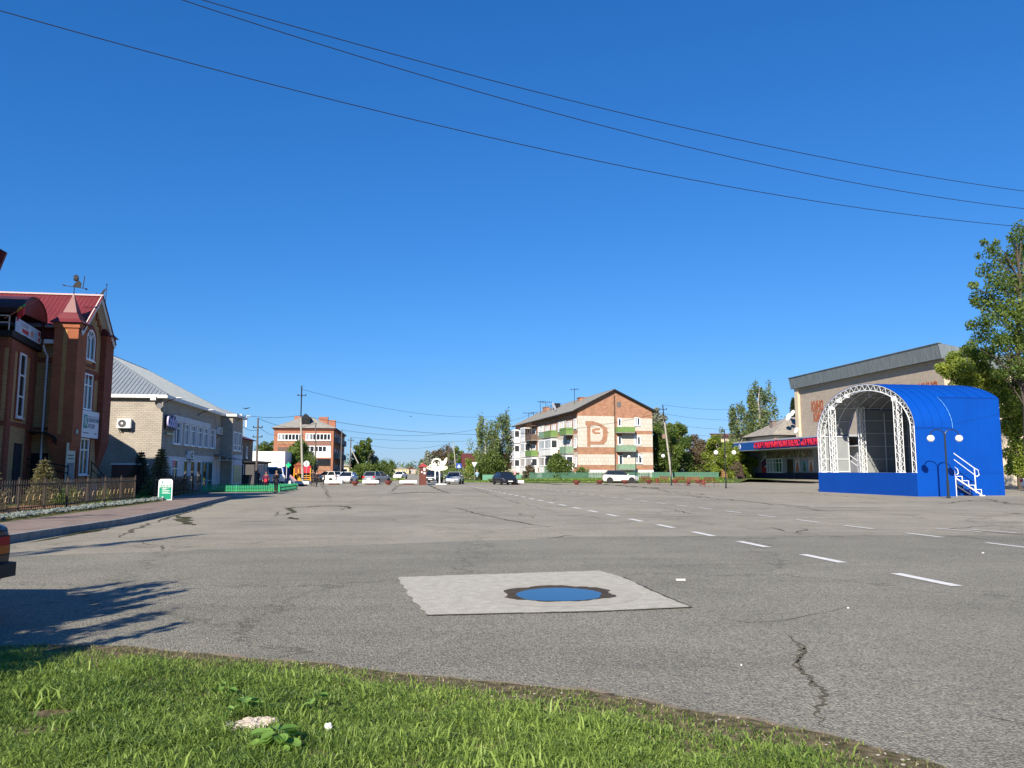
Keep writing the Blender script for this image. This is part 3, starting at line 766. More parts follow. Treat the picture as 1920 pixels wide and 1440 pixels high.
def onch(t, off=0):
    x = cw[0][0] + (cw[1][0] - cw[0][0]) * t; y = cw[0][1] + (cw[1][1] - cw[0][1]) * t
    n = Vector((cw[1][1] - cw[0][1], -(cw[1][0] - cw[0][0]))).normalized(); return (x + n.x * off, y + n.y * off)
for t0, t1, o1, z1 in [(0, .14, .10, 7.3), (.82, 1.0, .10, 7.3)]:
    b.prism([onch(t0, 0), onch(t1, 0), onch(t1, o1), onch(t0, o1)], .15, z1)
for x0 in (-1.35, -3.6, -6.2): b.box(x0 - .18, x0 + .18, -4.6, -4.5, .15, 7.3)
b.prism([onch(.14, 0), onch(.82, 0), onch(.82, .06), onch(.14, .06)], 6.9, 7.3)
b.prism([onch(.14, 0), onch(.82, 0), onch(.82, .06), onch(.14, .06)], 3.55, 3.72)
b.box(-22, -1.0, -4.58, -4.5, 6.9, 7.3); b.box(-22, -1.0, -4.56, -4.5, 3.5, 3.7)
b.build('brick_pilaster', RB, rb)
b = B(); b.prism([(-22, -4.75), (-.8, -4.75), (-1.5, -.3), (-1.7, .0), (-22, 0)], 7.351, 7.62); b.build('cornice', DARK, rb)
CHA = math.atan2(cw[1][1] - cw[0][1], cw[1][0] - cw[0][0])
x_, y_ = onch(.47, .0)
b = B(); b.box(-.62, .62, -.05, 0, -.12, 3.12); b.build('brick_surround', RB, rb, (x_, y_, 3.95), CHA)
win(rb, *onch(.47, .052), 3.95, .98, 2.95, '-y', 1, (.33, .66), .09, .05, .0, extra=CHA)
b = B(); b.box(-.55, .55, -.06, 0, 0, 2.3); b.box(.1, .17, -.07, -.06, 1.1, 1.7); b.build('door', mat('dark_door', (0.03, 0.035, 0.045), .4), rb, (onch(.55)[0], onch(.55)[1], .5), CHA)
b = B(); b.box(-.45, .45, -.06, 0, 0, 1.9); b.build('door', DARK, rb, (-1.45, 0, .5))
b = B()                                                       # dark arched porch canopy
for i in range(8):
    a0, a1 = math.pi * i / 8, math.pi * (i + 1) / 8
    b.slab([(-.9 * math.cos(a0), 0, .42 * math.sin(a0)), (-.9 * math.cos(a1), 0, .42 * math.sin(a1)), (-.9 * math.cos(a1), 0, .42 * math.sin(a1) - .05), (-.9 * math.cos(a0), 0, .42 * math.sin(a0) - .05)], (0, -1.0, 0))
for s_ in (-.85, .85): b.beam((s_, 0, -.5), (s_, -.95, 0), .04); b.beam((s_, 0, 0), (s_, -.95, 0), .04)
b.build('porch_canopy', DARK, rb, (-1.25, -.05, 3.0))
# gable windows, red surrounds
wy = 1.5
for z0, h, ar in [(1.35, 1.85, False), (4.65, 1.85, False), (7.2, 1.05, True)]:
    b = B(); b.box(0, .06, wy - .82, wy - .55, z0 - .2, z0 + h + .0); b.box(0, .06, wy + .55, wy + .82, z0 - .2, z0 + h)
    b.box(0, .07, wy - .82, wy + .82, z0 - .35, z0 - .2)
    if ar:
        k = 10
        for i in range(k):
            a0, a1 = math.pi * i / k, math.pi * (i + 1) / k
            b.slab([(0, wy + .82 * math.cos(a0), z0 + h + .82 * math.sin(a0)), (0, wy + .82 * math.cos(a1), z0 + h + .82 * math.sin(a1)), (0, wy + .55 * math.cos(a1), z0 + h + .55 * math.sin(a1)), (0, wy + .55 * math.cos(a0), z0 + h + .55 * math.sin(a0))], (.06, 0, 0))
    else: b.box(0, .07, wy - .82, wy + .82, z0 + h, z0 + h + .18)
    b.build('brick_surround', RB, rb)
    win(rb, .005, wy, z0, 1.1, h, '+x', 2, (.68,) if not ar else (), .07, .08, .28 if z0 > 4 else 0, ar)
# turrets
def turret(yc, lit):
    s_ = .55
    b = B(); b.box(-s_, s_, -s_, s_, 3.0, 8.75)
    for k, (za, zb, fa, fb) in enumerate([(2.4, 3.0, .75, 1), (1.7, 2.4, .45, .75), (1.2, 1.7, .12, .45)]):
        a = s_ * fa; c = s_ * fb
        b.add([(-a, -a, za), (a, -a, za), (a, a, za), (-a, a, za), (-c, -c, zb), (c, -c, zb), (c, c, zb), (-c, c, zb)], [(3, 2, 1, 0), (4, 5, 6, 7), (0, 1, 5, 4), (1, 2, 6, 5), (2, 3, 7, 6), (3, 0, 4, 7)])
    o = b.build('turret', OB if lit else RB, rb, (-.25, yc, 0))  # near turret takes a brighter copy of the red brick, sunlight put into colour
    b = B(); b.box(-s_ * .22, s_ * .1, -s_ - .012, -s_, 3.3, 8.4); b.build('strip', mat('ochre_brick_strip', (0.42, 0.24, 0.09), .85, var=.2, scale=6), o)
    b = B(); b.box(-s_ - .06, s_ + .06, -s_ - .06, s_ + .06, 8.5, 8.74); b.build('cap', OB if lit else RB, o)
    b = B(); pr = [(.84, 8.75), (.62, 8.95), (.42, 9.25), (.36, 9.3), (.06, 10.15), (.02, 10.3)]
    b.lathe([(r * 1.25, z) for r, z in pr], 4, a0=math.pi / 4); b.build('spire', REDMET, o)
    return o
t1 = turret(-.15, True); t2 = turret(3.55, False)
b = B(); b.lathe([(.30, 9.32), (.06, 10.3)], 4, (-.25, -.17, 0), a0=math.pi / 4)
# roof of the gable block: ribbed red metal tiles
b = B(); oh = .45; x0, x1 = -14, .45
sl = (RZ - EZ) / RY
def rp(x, y, dz=0):  # roof plane point
    return (x, y, EZ + (y if y <= RY else 3.6 - y) * sl + .1 + dz)
nx = 70
for side in (0, 1):
    ya, yb = (-oh, RY) if side == 0 else (RY, 3.6 + oh); ks_ = 8; vs = []; 
    for j in range(ks_ + 1):
        y = ya + (yb - ya) * j / ks_
        for i in range(nx * 2 + 1):
            x = x0 + (x1 - x0) * i / (nx * 2); vs.append(rp(x, y, .035 * (1 if i % 2 else 0) + (.02 if j % 2 else 0)))
    w_ = nx * 2 + 1; fs = [(j * w_ + i, j * w_ + i + 1, (j + 1) * w_ + i + 1, (j + 1) * w_ + i) for j in range(ks_) for i in range(nx * 2)]
    b.add(vs, fs)
rf = b.build('roof', REDMET, rb)
b = B(); b.beam((x0, RY, RZ + .13), (x1, RY, RZ + .13), .2, .08); b.build('ridge_cap', mat('ridge_metal', (0.45, 0.33, 0.33), .3, metal=.3), rf)
b = B()
for ya, yb in ((-oh, RY), (3.6 + oh, RY)):
    za = EZ - oh * sl + .1; b.beam((.36, ya, za - .12), (.36, yb, RZ - .02), .04, .26); b.slab([(0.0, ya, za - .2), (.34, ya, za - .2), (.34, yb, RZ - .1), (0.0, yb, RZ - .1)], (0, 0, .02))
b.build('bargeboard', mat('pale_trim', (0.62, 0.6, 0.56), .6), rb)
b = B(); b.box(-14, -.9, -oh, -.05, EZ - .25, EZ - .2); b.box(-14, -.9, -.3, -.02, EZ - .75, EZ - .25); b.build('soffit', DKRED, rb)
b = B(); b.box(-13, -.9, -oh - .06, -oh + .06, EZ - .22, EZ - .12); b.build('gutter', GALV, rb)
b = B(); b.box(-2.0, -.95, -.38, -.15, 7.75, 7.95); b.tube([(-1.45, -.3, 7.75), (-1.35, -.3, 7.4), (-1.27, -.14, 7.15), (-1.27, -.12, .4)], .05, 8); b.build('downpipe', PVC, rb)
# terrace vault, banner, flag
b = B(); L0, L1 = -22, -1.2; n = 14; yv0, yv1 = -3.1, -.55; r_ = (yv1 - yv0) / 2; ymid = (yv0 + yv1) / 2
for i in range(n):
    a0, a1 = math.pi * i / n, math.pi * (i + 1) / n
    c0, s0, c1, s1 = math.cos(a0), math.sin(a0), math.cos(a1), math.sin(a1)
    b.slab([(L0, ymid - r_ * c0, 8.75 + .95 * s0), (L0, ymid - r_ * c1, 8.75 + .95 * s1), (L0, ymid - r_ * c1, 8.70 + .95 * s1), (L0, ymid - r_ * c0, 8.70 + .95 * s0)], (L1 - L0, 0, 0))
b.slab([(L1 - .06, ymid - r_ * math.cos(math.pi * i / n), 8.7 + .93 * math.sin(math.pi * i / n)) for i in range(n + 1)], (.04, 0, 0))
for x in (-1.35, -4, -7, -10):
    for y in (yv0 + .05, yv1 - .05): b.box(x - .04, x + .04, y - .04, y + .04, 7.62, 8.75)
b.build('terrace_vault', mat('brown_polycarbonate', (0.075, 0.025, 0.018), 0.35, var=.3, scale=3), rb)
b = B(); b.slab([(-22, 4.7 + .2, 9.1), (-22, -.3, 8.3)], (0, 0, 0)) if False else None
bn = B()
pa, pb = (-.95, -4.35), (-1.55, -.55)
d_ = Vector((pb[0] - pa[0], pb[1] - pa[1], 0)); L = d_.length; 
BNR = mat('banner_print', (0.62, 0.66, 0.70), 0.5, scale=1.6, col2=(0.16, 0.36, 0.55))
bn.box(0, L * .86, -.03, 0, 0, .62, 0); bn.box(L * .86, L, -.03, 0, .0, .62, 1)
bn.box(L * .24, L * .47, -.034, -.03, .36, .52, 2); bn.box(L * .24, L * .5, -.034, -.03, .1, .28, 3); bn.ball((L * .63, -.035, .25), .16, 8, 5, 4, (1, .05, 1)); bn.box(L * .89, L * .97, -.034, -.03, .36, .56, 3); bn.box(L * .89, L * .97, -.034, -.03, .06, .26, 3)
bo = bn.build('banner', [BNR, mat('banner_pale', (0.6, 0.62, .66), .5), mat('banner_grey', (0.35, 0.36, 0.4), .5), mat('banner_red', (0.45, 0.05, 0.06), .5), mat('banner_fruit', (0.55, 0.2, 0.1), .5)], None, SQ(P0 + pa[0] + .05, Q0 + pa[1], 7.66), SA + math.atan2(d_.y, d_.x))
tag(bo, 'long printed advertising banner on the terrace edge of the brick building', 'banner')
b = B(); b.box(-13, -.98, -4.68, -4.64, 7.95, 8.0); b.box(-13, -.98, -4.68, -4.64, 8.25, 8.3)
for i in range(7): b.box(-1 - i * 1.9 - .02, -1 - i * 1.9 + .02, -4.68, -4.64, 7.62, 8.3)
b.build('terrace_rail', mat('pale_rail', (.5, .45, .38), .5), rb)
fl = thing('flag', 'small red yellow and green flag on a slanting pole over the terrace', 'flag', AT(8, 597, 33.2), SA)
b = B(); e = AT(75, 559, 33.8) - AT(8, 597, 33.2); e = Matrix.Rotation(-SA, 3, 'Z') @ e; b.tube([(0, 0, 0), e], .025, 6); b.build('pole', mat('red_pole', (0.4, 0.1, 0.07), .5), fl)
b = B(); k = 8
for i in range(k):
    for j, (za, zb, mi) in enumerate([(-.0, -.12, 1), (-.12, -.45, 0)]):
        f0 = .42 + .24 * i / k; f1 = .42 + .24 * (i + 1) / k; w0 = .05 * math.sin(i * 1.7); w1 = .05 * math.sin((i + 1) * 1.7)
        b.add([(e.x * f0, w0, e.z * f0 + za), (e.x * f1, w1, e.z * f1 + za), (e.x * f1, w1, e.z * f1 + zb - .1 * (1 - i / k)), (e.x * f0, w0, e.z * f0 + zb - .1)], [(0, 1, 2, 3)], 2 if (mi == 1 and i > 4) else mi)
b.build('cloth', [mat('flag_red', (0.62, 0.03, 0.03), .6), mat('flag_yellow', (0.75, 0.45, 0.05), .6), mat('flag_green', (0.03, 0.25, 0.1), .6)], fl)
# weathervanes
def vane(loc, label, kind, rz):
    t = thing('weathervane', label, 'weathervane', loc, rz, 'weathervanes on the turret spires'); t.scale = (.78, .78, .78)
    b = B(); b.tube([(0, 0, -.15), (0, 0, .45)], .025, 6); b.build('spindle', DARK, t)
    if kind == 0:
        b = B(); b.beam((-.55, 0, .52), (.75, 0, .36), .035); b.beam((-.55, 0, .52), (-.7, 0, .57), .07); b.ball((.72, 0, .34), .07, 8, 5); b.beam((.52, 0, .40), (.58, 0, 1.2), .04); b.build('arrow', DARK, t)
        b = B(); b.slab([(-.1, -.02, .47), (.38, -.02, .42), (.42, -.02, .7), (.25, -.02, .9), (.02, -.02, .7)], (0, .04, 0)); b.ball((.08, 0, .98), .17, 10, 7, 0, (1, .3, 1)); b.slab([(-.14, -.02, 1.14), (.24, -.02, 1.08), (.2, -.02, 1.2), (.05, -.02, 1.26)], (0, .04, 0)); b.build('figure', DARK, t)
    else:
        b = B(); b.beam((0.15, 0, .40), (-.45, 0, .5), .05); b.beam((.2, 0, .3), (.24, 0, 1.75), .035); b.ball((.24, 0, 1.78), .05, 6, 5); b.build('arrow', DARK, t)
        b = B(); b.slab([(-.35, -.02, .55), (-.1, -.02, .5), (-.25, -.02, .85), (.0, -.02, .95), (.2, -.02, 1.5), (.05, -.02, 1.4), (-.12, -.02, 1.12), (-.3, -.02, .98), (-.42, -.02, 1.15), (-.4, -.02, .9)], (0, .04, 0)); b.build('figure', DARK, t)
    return t
vane(SQ(P0 - .25, Q0 - .15, 10.3), 'black weathervane with a figure above the near turret spire', 0, SA)
vane(SQ(P0 - .25, Q0 + 3.55, 10.3), 'black weathervane with a climbing figure above the far turret spire', 1, SA)
# out of frame wing of the same street front (it shades the facade)
b = B(); b.prism([(-30, -12.0), (-1.7, -12.0), (-1.7, -5.9), (-30, -5.9)], .15, 11.6); b.build('wing', YB, rb)
b = B(); b.slab([(-30, -12.3, 11.4), (-1.5, -12.3, 11.4), (-1.5, -9, 13.3), (-30, -9, 13.3)], (0, 0, .12)); b.slab([(-30, -5.6, 11.4), (-1.5, -5.6, 11.4), (-1.5, -9, 13.3), (-30, -9, 13.3)], (0, 0, .12)); b.build('roof', REDMET, rb)
b = B(); b.slab([(-4.0, 5.2, 0), (-4.0, 5.2, 6.6), (-7.7, 5.2, 8.9), (-9.5, 5.2, 9.9), (-14, 5.2, 9.9), (-14, 5.2, 0)], (0, 3.2, 0)); b.build('shadow_block', YB, rb)  # unseen block added so its roof slope throws a diagonal shadow behind
b = B(); b.slab([(-1.69, -5.95, 9.0), (-1.05, -5.95, 9.65), (-.72, -5.95, 10.75), (-1.69, -5.95, 11.3)], (0, .12, 0)); b.build('eave', REDMET, rb)
# boards on the brick wall
sb = thing('billboard', 'white board with green K logo and dark letters on the brick gable', 'sign', SQ(P0 + .1, Q0 + .42, 3.2), SA + math.pi / 2)
SW, SH = 2.45, 1.42
b = B(); b.box(0, SW, -.09, 0, 0, SH); b.build('frame', DARK, sb)
b = B(); b.box(.03, SW - .03, -.10, -.09, .03, SH - .03); b.build('panel', mat('board_white', (0.66, 0.68, 0.72), .45), sb)
GRN = mat('logo_green', (0.0, 0.24, 0.17), .5); DTX = mat('board_text', (0.05, 0.09, 0.13), .5)
b = B(); b.box(.42, .94, -.104, -.10, .5, 1.18); b.build('logo', GRN, sb)
text('logo_letter', 'K', .74, .003, mat('board_white', ()), sb, (.72, -.107, .84), (R_(90), 0, 0), .9)
text('lettering', 'СИБИРСКИЙ', .285, .003, DTX, sb, (1.7, -.104, .92), (R_(90), 0, 0), .8)
text('lettering', 'КРЕДИТ', .285, .003, DTX, sb, (1.47, -.104, .62), (R_(90), 0, 0), .8)
b = B(); b.box(1.02, 2.2, -.104, -.10, 1.11, 1.135); b.box(.42, 1.15, -.104, -.10, .24, .29); b.box(1.85, 2.2, -.104, -.10, .24, .29); b.build('fine_print', DTX, sb)
po = thing('poster', 'tall pale yellow loan poster beside the ground floor window', 'poster', SQ(P0 + .14, Q0 - .85, .95), SA + math.pi / 2)
b = B(); b.box(0, .95, -.05, 0, 0, 1.95); b.build('panel', mat('poster_paper', (0.55, 0.56, 0.42), .6), po)
b = B(); b.box(.05, .9, -.054, -.05, .12, 1.0); b.build('picture', mat('poster_photo', (0.30, 0.33, 0.33), .6, var=.6, scale=5), po)
text('lettering', 'ЗАЙМЫ', .26, .003, mat('poster_text', (0.12, 0.17, 0.12), .6), po, (.5, -.056, 1.66), (R_(90), 0, 0), .85)
b = B(); b.box(.12, .82, -.054, -.05, 1.32, 1.38); b.box(.15, .8, -.054, -.05, 1.16, 1.22); b.build('fine_print', DTX, po)
b = B(); b.box(0, .03, 0, .22, 0, .2); tag(b.build('number_plate', mat('plate_green', (.35, .5, .42), .6), None, SQ(P0 + .32, Q0 - .35, 3.35), SA), 'small pale green house plate on the near turret', 'plate')
b = B(); b.box(0, .28, -.03, 0, 0, .62, 0); b.box(.02, .26, -.034, -.03, .18, .44, 1); tag(b.build('notice', [PVC, mat('notice_green', (.02, .35, .22), .5)], None, SQ(P0 - 1.28, Q0 - 4.66, 1.9), SA + .1), 'small white and green notice beside the dark door', 'notice')
# ramp rails in front of the brick building and the brown hatch box
rr = thing('ramp_railing', 'dark sloping hand rail of the ramp in front of the brick building', 'railing', SQ(P0, Q0, .15), SA)
b = B()
for dz in (.95, .6): b.tube([(.9, .3, .9 + dz), (.9, 3.4, dz * .62), (.9, 4.4, dz * .62)], .025, 6)
for y, z in ((.3, 1.85), (1.6, 1.35), (3.0, .75), (4.4, .58)): b.tube([(.9, y, 0), (.9, y, z)], .025, 6)
for dz in (1.0, .7): b.tube([(-1.6, -.9, 1.0 + dz), (.3, -.9, .6 + dz)], .025, 6)
for x in (-1.6, -.6, .3): b.tube([(x, -.9, 0), (x, -.9, 1.7)], .025, 6)
b.build('rail', DARK, rr)
b = B(); b.prism([(.05, .3), (.85, .3), (.85, 3.4), (.05, 3.4)], 0, .7); b.build('ramp', CONC, rr)
hb = thing('hatch_box', 'brown corrugated metal box with pale top at the corner of the grey building', 'box', SQ(-15.1, 47.2, .15), SA)
b = B(); b.box(-1.0, .55, 0, 1.2, 0, 1.75)
for i in range(10): b.box(-.97 + i * .155, -.92 + i * .155, -.02, 0, .02, 1.73)
b.build('panel', mat('brown_sheet', (0.15, 0.075, 0.06), .5), hb)
b = B(); b.box(-1.05, .6, -.05, 1.25, 1.75, 1.84); b.build('lid', PVC, hb)

# --- grey brick building with hipped metal roof
P0 = -15.4
gb_ = thing('grey_building', 'two storey pale grey brick building with hipped grey metal roof', 'building', SQ(-15.4, 53.9), SA)
GL = 21.8; GW = 12.0; GE = 6.35; GR = 10.2
b = B(); b.box(-GW, 0, 0, GL, 0, GE); b.box(0, 1.0, 17.3, GL, 0, GE - .05); b.build('wall', GB, gb_)
b = B(); o = .35
e = [(-GW - o, -o), (o, -o), (o, 17.1), (1.35, 17.1), (1.35, GL + o), (-GW - o, GL + o)]
b.prism(e, GE, GE + .10); b.prism([(x * 1.0, y) for x, y in e], GE + .1, GE + .22); b.build('fascia', mat('fascia_white', (0.72, 0.72, 0.7), .5, var=.2, scale=2), gb_)
M_SEAM = bpy.data.materials.new('seam_roof')
M_SEAM = mat('seam_roof', (0.25, 0.285, 0.31), 0.5, var=.15, scale=1.2, metal=.15, spec=.35, streak=.1)
b = B(); zt = GE + .22; A_ = (-GW - o, -o, zt); B_ = (o, -o, zt); C_ = (o, GL + o, zt); D_ = (-GW - o, GL + o, zt); E_ = (-GW / 2, 6.0, GR); F_ = (-GW / 2, GL - 6.0, GR)
b.add([A_, B_, C_, D_, E_, F_], [(0, 1, 4), (1, 2, 5, 4), (2, 3, 5), (3, 0, 4, 5)])
b.add([(o - .5, 17.1, zt), (1.35, 17.1, zt), (1.35, GL + o, zt), (o - .5, GL + o, zt), (-2.2, 19.6, zt + 1.25)], [(0, 1, 4), (1, 2, 4), (2, 3, 4)])
def seams(P, Q, Rr, n, inset=.02):        # ribs running up from the eave P-Q to the apex line through Rr
    P, Q, Rr = Vector(P), Vector(Q), Vector(Rr); nrm = (Q - P).cross(Rr - P).normalized(); nrm = nrm if nrm.z > 0 else -nrm
    d = (Q - P); u = d.normalized(); foot = P + u * (Rr - P).dot(u); up = Rr - foot
    for i in range(1, n):
        t = i / n; s0 = P + d * t
        a = (foot - P).dot(u) / d.length
        k = t / a if t < a else (1 - t) / (1 - a)
        b.beam(s0 + nrm * .015, s0 + up * k * .985 + nrm * .015, .03, .045)
seams(A_, B_, E_, 48)
for i in range(1, 74):
    y = -o + (GL + 2 * o) * i / 74; k = min(1, (y + o) / (6 + o), (GL + o - y) / (6 + o)); s0 = Vector((o, y, zt)); s1 = Vector((o + (-GW / 2 - o) * k * .985, y, zt + (GR - zt) * k * .985))
    b.beam(s0 + Vector((.01, 0, .02)), s1 + Vector((.01, 0, .02)), .03, .045)
b.beam(B_, E_, .12, .08); b.beam(E_, F_, .15, .1); b.beam(F_, C_, .12, .08)
b.build('roof', M_SEAM, gb_)
PANW = mat('white_panel', (0.60, 0.62, 0.66), .6, var=.12, scale=1.5, streak=.15)
b = B(); b.box(0, .06, .1, 17.28, .0, 2.55); b.box(0.0, .1, 6.0, 17.29, 2.55, 2.75); b.box(.06, .12, 15.9, 17.2, 0.3, 2.5); b.build('cladding', PANW, gb_)
def gy(px): return onp(px, 800, P0)[0] - 53.9
b = B(); b.box(0, .16, gy(321), gy(391), 5.02, 5.42); b.box(0, .16, gy(396), gy(403), 4.9, 5.05)
pair = [(323.5, 338.5), (344.5, 354.5), (357, 367), (370, 379), (381, 390), (393, 402)]
for a, c in pair: b.box(0, .16, gy(c) - .35, gy(c) + .02, 3.4, 5.02)
b.build_each('window_surround', PANW, gb_)
for a, c in pair:
    ya, yc = gy(a), gy(c) - .33; win(gb_, .005, (ya + yc) / 2, 3.42, yc - ya - .04, 1.58, '+x', 2, (.72,), .07, .10, .35)
for i, (a, c) in enumerate([(344, 353), (357, 366), (369, 378)]):
    ya, yc = gy(a), gy(c); win(gb_, .062, (ya + yc) / 2, .55, yc - ya, 1.75, '+x', 1, (), .06, .06, .25)
TEAL = mat('teal_frame', (0.04, 0.25, 0.27), .5)
for a, c in [(381, 389), (391, 399)]:
    ya, yc = gy(a), gy(c); win(gb_, .062, (ya + yc) / 2, .1, yc - ya, 2.2, '+x', 1, (.3,), .12, .06, 0, FM=TEAL)
ya, yc = gy(322), gy(334); win(gb_, .062, (ya + yc) / 2, .1, yc - ya, 2.25, '+x', 2, (.72,), .08, .07, .3)
b = B(); b.box(.10, .14, gy(322) + .1, gy(328), 1.85, 2.3); tag(b.build('shop_sign', mat('pink_sign', (0.65, 0.15, 0.22), .6), None, SQ(P0, 53.9), SA), 'small pink sign above the shop door in the white ground floor', 'sign')
for yy in (18.3, 20.2): win(gb_, 1.005, yy, 3.35, 1.35, 1.7, '+x', 2, (.3,), .08, .08, .3)
b = B(); b.box(1.0, 1.08, 17.4, GL - .1, .2, 2.95); b.build('cladding', PANW, gb_)
bb = thing('banner', 'tall faded yellow green banner on the far bay of the grey building', 'banner', SQ(P0 + 1.09, 53.9 + 17.9, .5), SA + math.pi / 2)
b = B(); b.box(0, 3.4, -.03, 0, 0, 1.55); b.build('panel', mat('faded_yellow', (0.42, 0.43, 0.22), .6, var=.15, scale=2), bb)
b = B()
for z in (.25, .55, .85, 1.15): b.box(.7, 2.7, -.034, -.03, z, z + .07)
b.build('fine_print', mat('faded_print', (.3, .32, .2), .6), bb)
b = B(); b.box(0, 3.4, -.03, 0, 1.6, 2.5); b.build('header', mat('faded_blue', (0.42, 0.5, 0.6), .6, var=.2, scale=3), bb)
# awning over the side door
aw = thing('awning', 'small steel framed lean-to awning over the side door of the grey building', 'awning', SQ(P0, 53.9), SA)
b = B(); b.slab([(.05, 14.6, 2.95), (1.9, 14.6, 2.5), (1.9, 17.25, 2.5), (.05, 17.25, 2.95)], (0, 0, .04)); b.build('sheet', mat('awning_sheet', (.2, .2, .2), .6), aw)
b = B(); b.beam((.05, 14.6, 2.45), (1.9, 14.6, 2.45), .05); 
for x in (.05, .6, 1.2, 1.85): b.beam((x, 14.6, 2.45), (x, 14.6, 2.95 - x * .24), .05)
b.build('frame', WHT, aw)
# air conditioners
def aircon(loc, rz, label):
    t = thing('air_conditioner', label, 'air conditioner', loc, rz, 'air conditioner units on the grey building')
    b = B(); b.box(-.42, .42, -.36, -.06, 0, .6); b.build('case', WHT, t)
    b = B(); b.lathe([(.25, 0), (.25, .02)], 20, (0, 0, 0)); b.build('grille', mat('ac_grille', (.07, .07, .075), .6), t, (-.1, -.36, .3), rot=(R_(90), 0, 0))
    b = B(); b.lathe([(.07, 0), (.07, .03)], 12); b.build('hub', WHT, t, (-.1, -.37, .3), rot=(R_(90), 0, 0))
    b = B()
    for s_ in (-.3, .3): b.beam((s_, 0, -.03), (s_, -.4, -.03), .04); b.beam((s_, 0, -.3), (s_, -.38, -.03), .03)
    b.build('bracket', DARK, t)
    return t
p_, z_ = onq(235, 803, 53.9)
aircon(SQ(p_, 53.9, z_), SA, 'white air conditioner on the sunlit end wall of the grey building')
ym, zm = onp(351, 861, P0); aircon(SQ(P0, ym, zm), SA + math.pi / 2, 'air conditioner above the white ground floor cladding')
ym, zm = onp(408, 815, P0); aircon(SQ(P0, ym - .3, zm), SA + math.pi / 2, 'air conditioner right of the upper floor windows')
# floodlights and wall lamps
def flood(loc, rz, label):
    t = thing('floodlight', label, 'floodlight', loc, rz)
    b = B(); b.beam((0, 0, 0), (0, -.35, .12), .04); b.build('arm', DARK, t); b = B(); b.box(-.16, .16, -.5, -.28, .02, .28); b.build('lamp_head', WHT, t); return t
p_, z_ = onq(291, 752, 53.9); flood(SQ(p_, 53.9, z_), SA, 'white floodlight under the eave of the sunlit grey wall')
p_, z_ = onq(299, 760, 53.9); t = thing('loudspeaker', 'grey horn loudspeaker at the corner under the eave', 'loudspeaker', SQ(p_, 53.9, z_), SA); b = B(); b.lathe([(.04, 0), (.08, .15), (.19, .34)], 12); b.build('horn', mat('horn_grey', (.25, .25, .25), .5), t, (0, 0, 0), rot=(R_(100), 0, .3)); b = B(); b.beam((0, 0, 0), (0, -.12, .0), .05); b.build('bracket', DARK, t)
for i, (px, py) in enumerate([(306, 758), (370, 779), (444, 789)]):
    pp = P0 + (1.0 if i == 2 else 0); y_, z_ = onp(px, py, pp)
    t = thing('wall_lamp', ['street lamp arm on the shaded wall nearest the sunlit corner', 'street lamp arm above the middle upper floor windows', 'street lamp arm on the far bay of the grey building'][i], 'wall lamp', SQ(pp, y_, z_), SA + math.pi / 2, 'curved lamp arms on the grey facade')
    b = B(); b.tube([(0, 0, 0), (0, -.35, .25), (.0, -.8, .42)], .03, 6); b.build('arm', DARK, t)
    b = B(); b.ball((0, -1.0, .44), .18, 8, 5, 0, (.6, 1.4, .35)); b.build('lamp_head', mat('lamp_grey', (.55, .56, .57), .4), t)
# script letters on a dark frame
t = thing('shop_lettering', 'pale lilac script letters on a dark frame near the facade corner', 'sign', SQ(P0 + .15, gy(307) + 53.9, 4.35), SA + math.pi / 2)
b = B(); b.box(-.05, 2.0, -.05, 0, -.05, .95); b.build('frame', mat('sign_frame_dark', (.03, .03, .05), .6), t)
text('lettering', 'Собол', .95, .05, mat('lilac_letters', (.45, .42, .65), .5), t, (.98, -.12, .45), (R_(90), 0, 0), .8, bold=.02)
b = B(); b.box(.1, 2.0, -.04, 0, -.38, -.24); b.build('strip', mat('sign_strip', (.35, .38, .22), .5), t)
# A-board
ab = thing('sidewalk_sign', 'green and white rounded loan sign board standing on the pavement', 'sign', SQ(-10.9, 39.2, .165), SA + .12)
M_SGW = mat('sign_white', (0.8, 0.82, 0.8), .4); M_SGG = mat('sign_green', (0.0, 0.30, 0.16), .45, col2=(.02, .22, .13), scale=2)
w, h, r = .62, 1.0, .12
def rrect(w, h, r, n=6):
    pts = []
    for cx, cz, a0 in [(w / 2 - r, h - r, 0), (-w / 2 + r, h - r, math.pi / 2)]:
        for i in range(n + 1): a = a0 + math.pi / 2 * i / n; pts.append((cx + r * math.cos(a), cz + r * math.sin(a)))
    return [(w / 2, 0)] + pts + [(-w / 2, 0)]
b = B(); b.slab([(x, -.03, z) for x, z in rrect(w, h, r)], (0, .06, 0)); b.build('frame', M_SGW, ab)
b = B(); b.box(-.27, .27, -.036, -.03, .03, .74); b.build('panel', M_SGG, ab)
text('lettering', 'ЗАЙМЫ', .15, .003, M_SGW, ab, (0, -.04, .66), (R_(90), 0, 0), .95, bold=.004)
b = B()
for z, l in ((.56, .3), (.515, .2), (.44, .36), (.37, .3), (.32, .4)): b.box(-.14, -.14 + l * .95, -.04, -.036, z, z + .022)
b.build('fine_print', M_SGW, ab)
text('logo_letter', 'K', .14, .003, M_SGW, ab, (-.10, -.04, .14), (R_(90), 0, 0), 1)
b = B(); b.lathe([(.045, 0), (.045, .004)], 16); b.build('logo', GRN, ab, (-.15, -.03, .86), rot=(R_(90), 0, 0))
b = B(); b.box(-.04, .22, -.036, -.03, .86, .88); b.box(.0, .18, -.036, -.03, .82, .835); b.build('header_print', mat('pale_print', (.4, .55, .5), .5), ab)
b = B(); b.beam((-.2, 0, 0), (-.2, .45, .02), .03); b.beam((.2, 0, 0), (.2, .45, .02), .03); b.build('foot', WHT, ab)

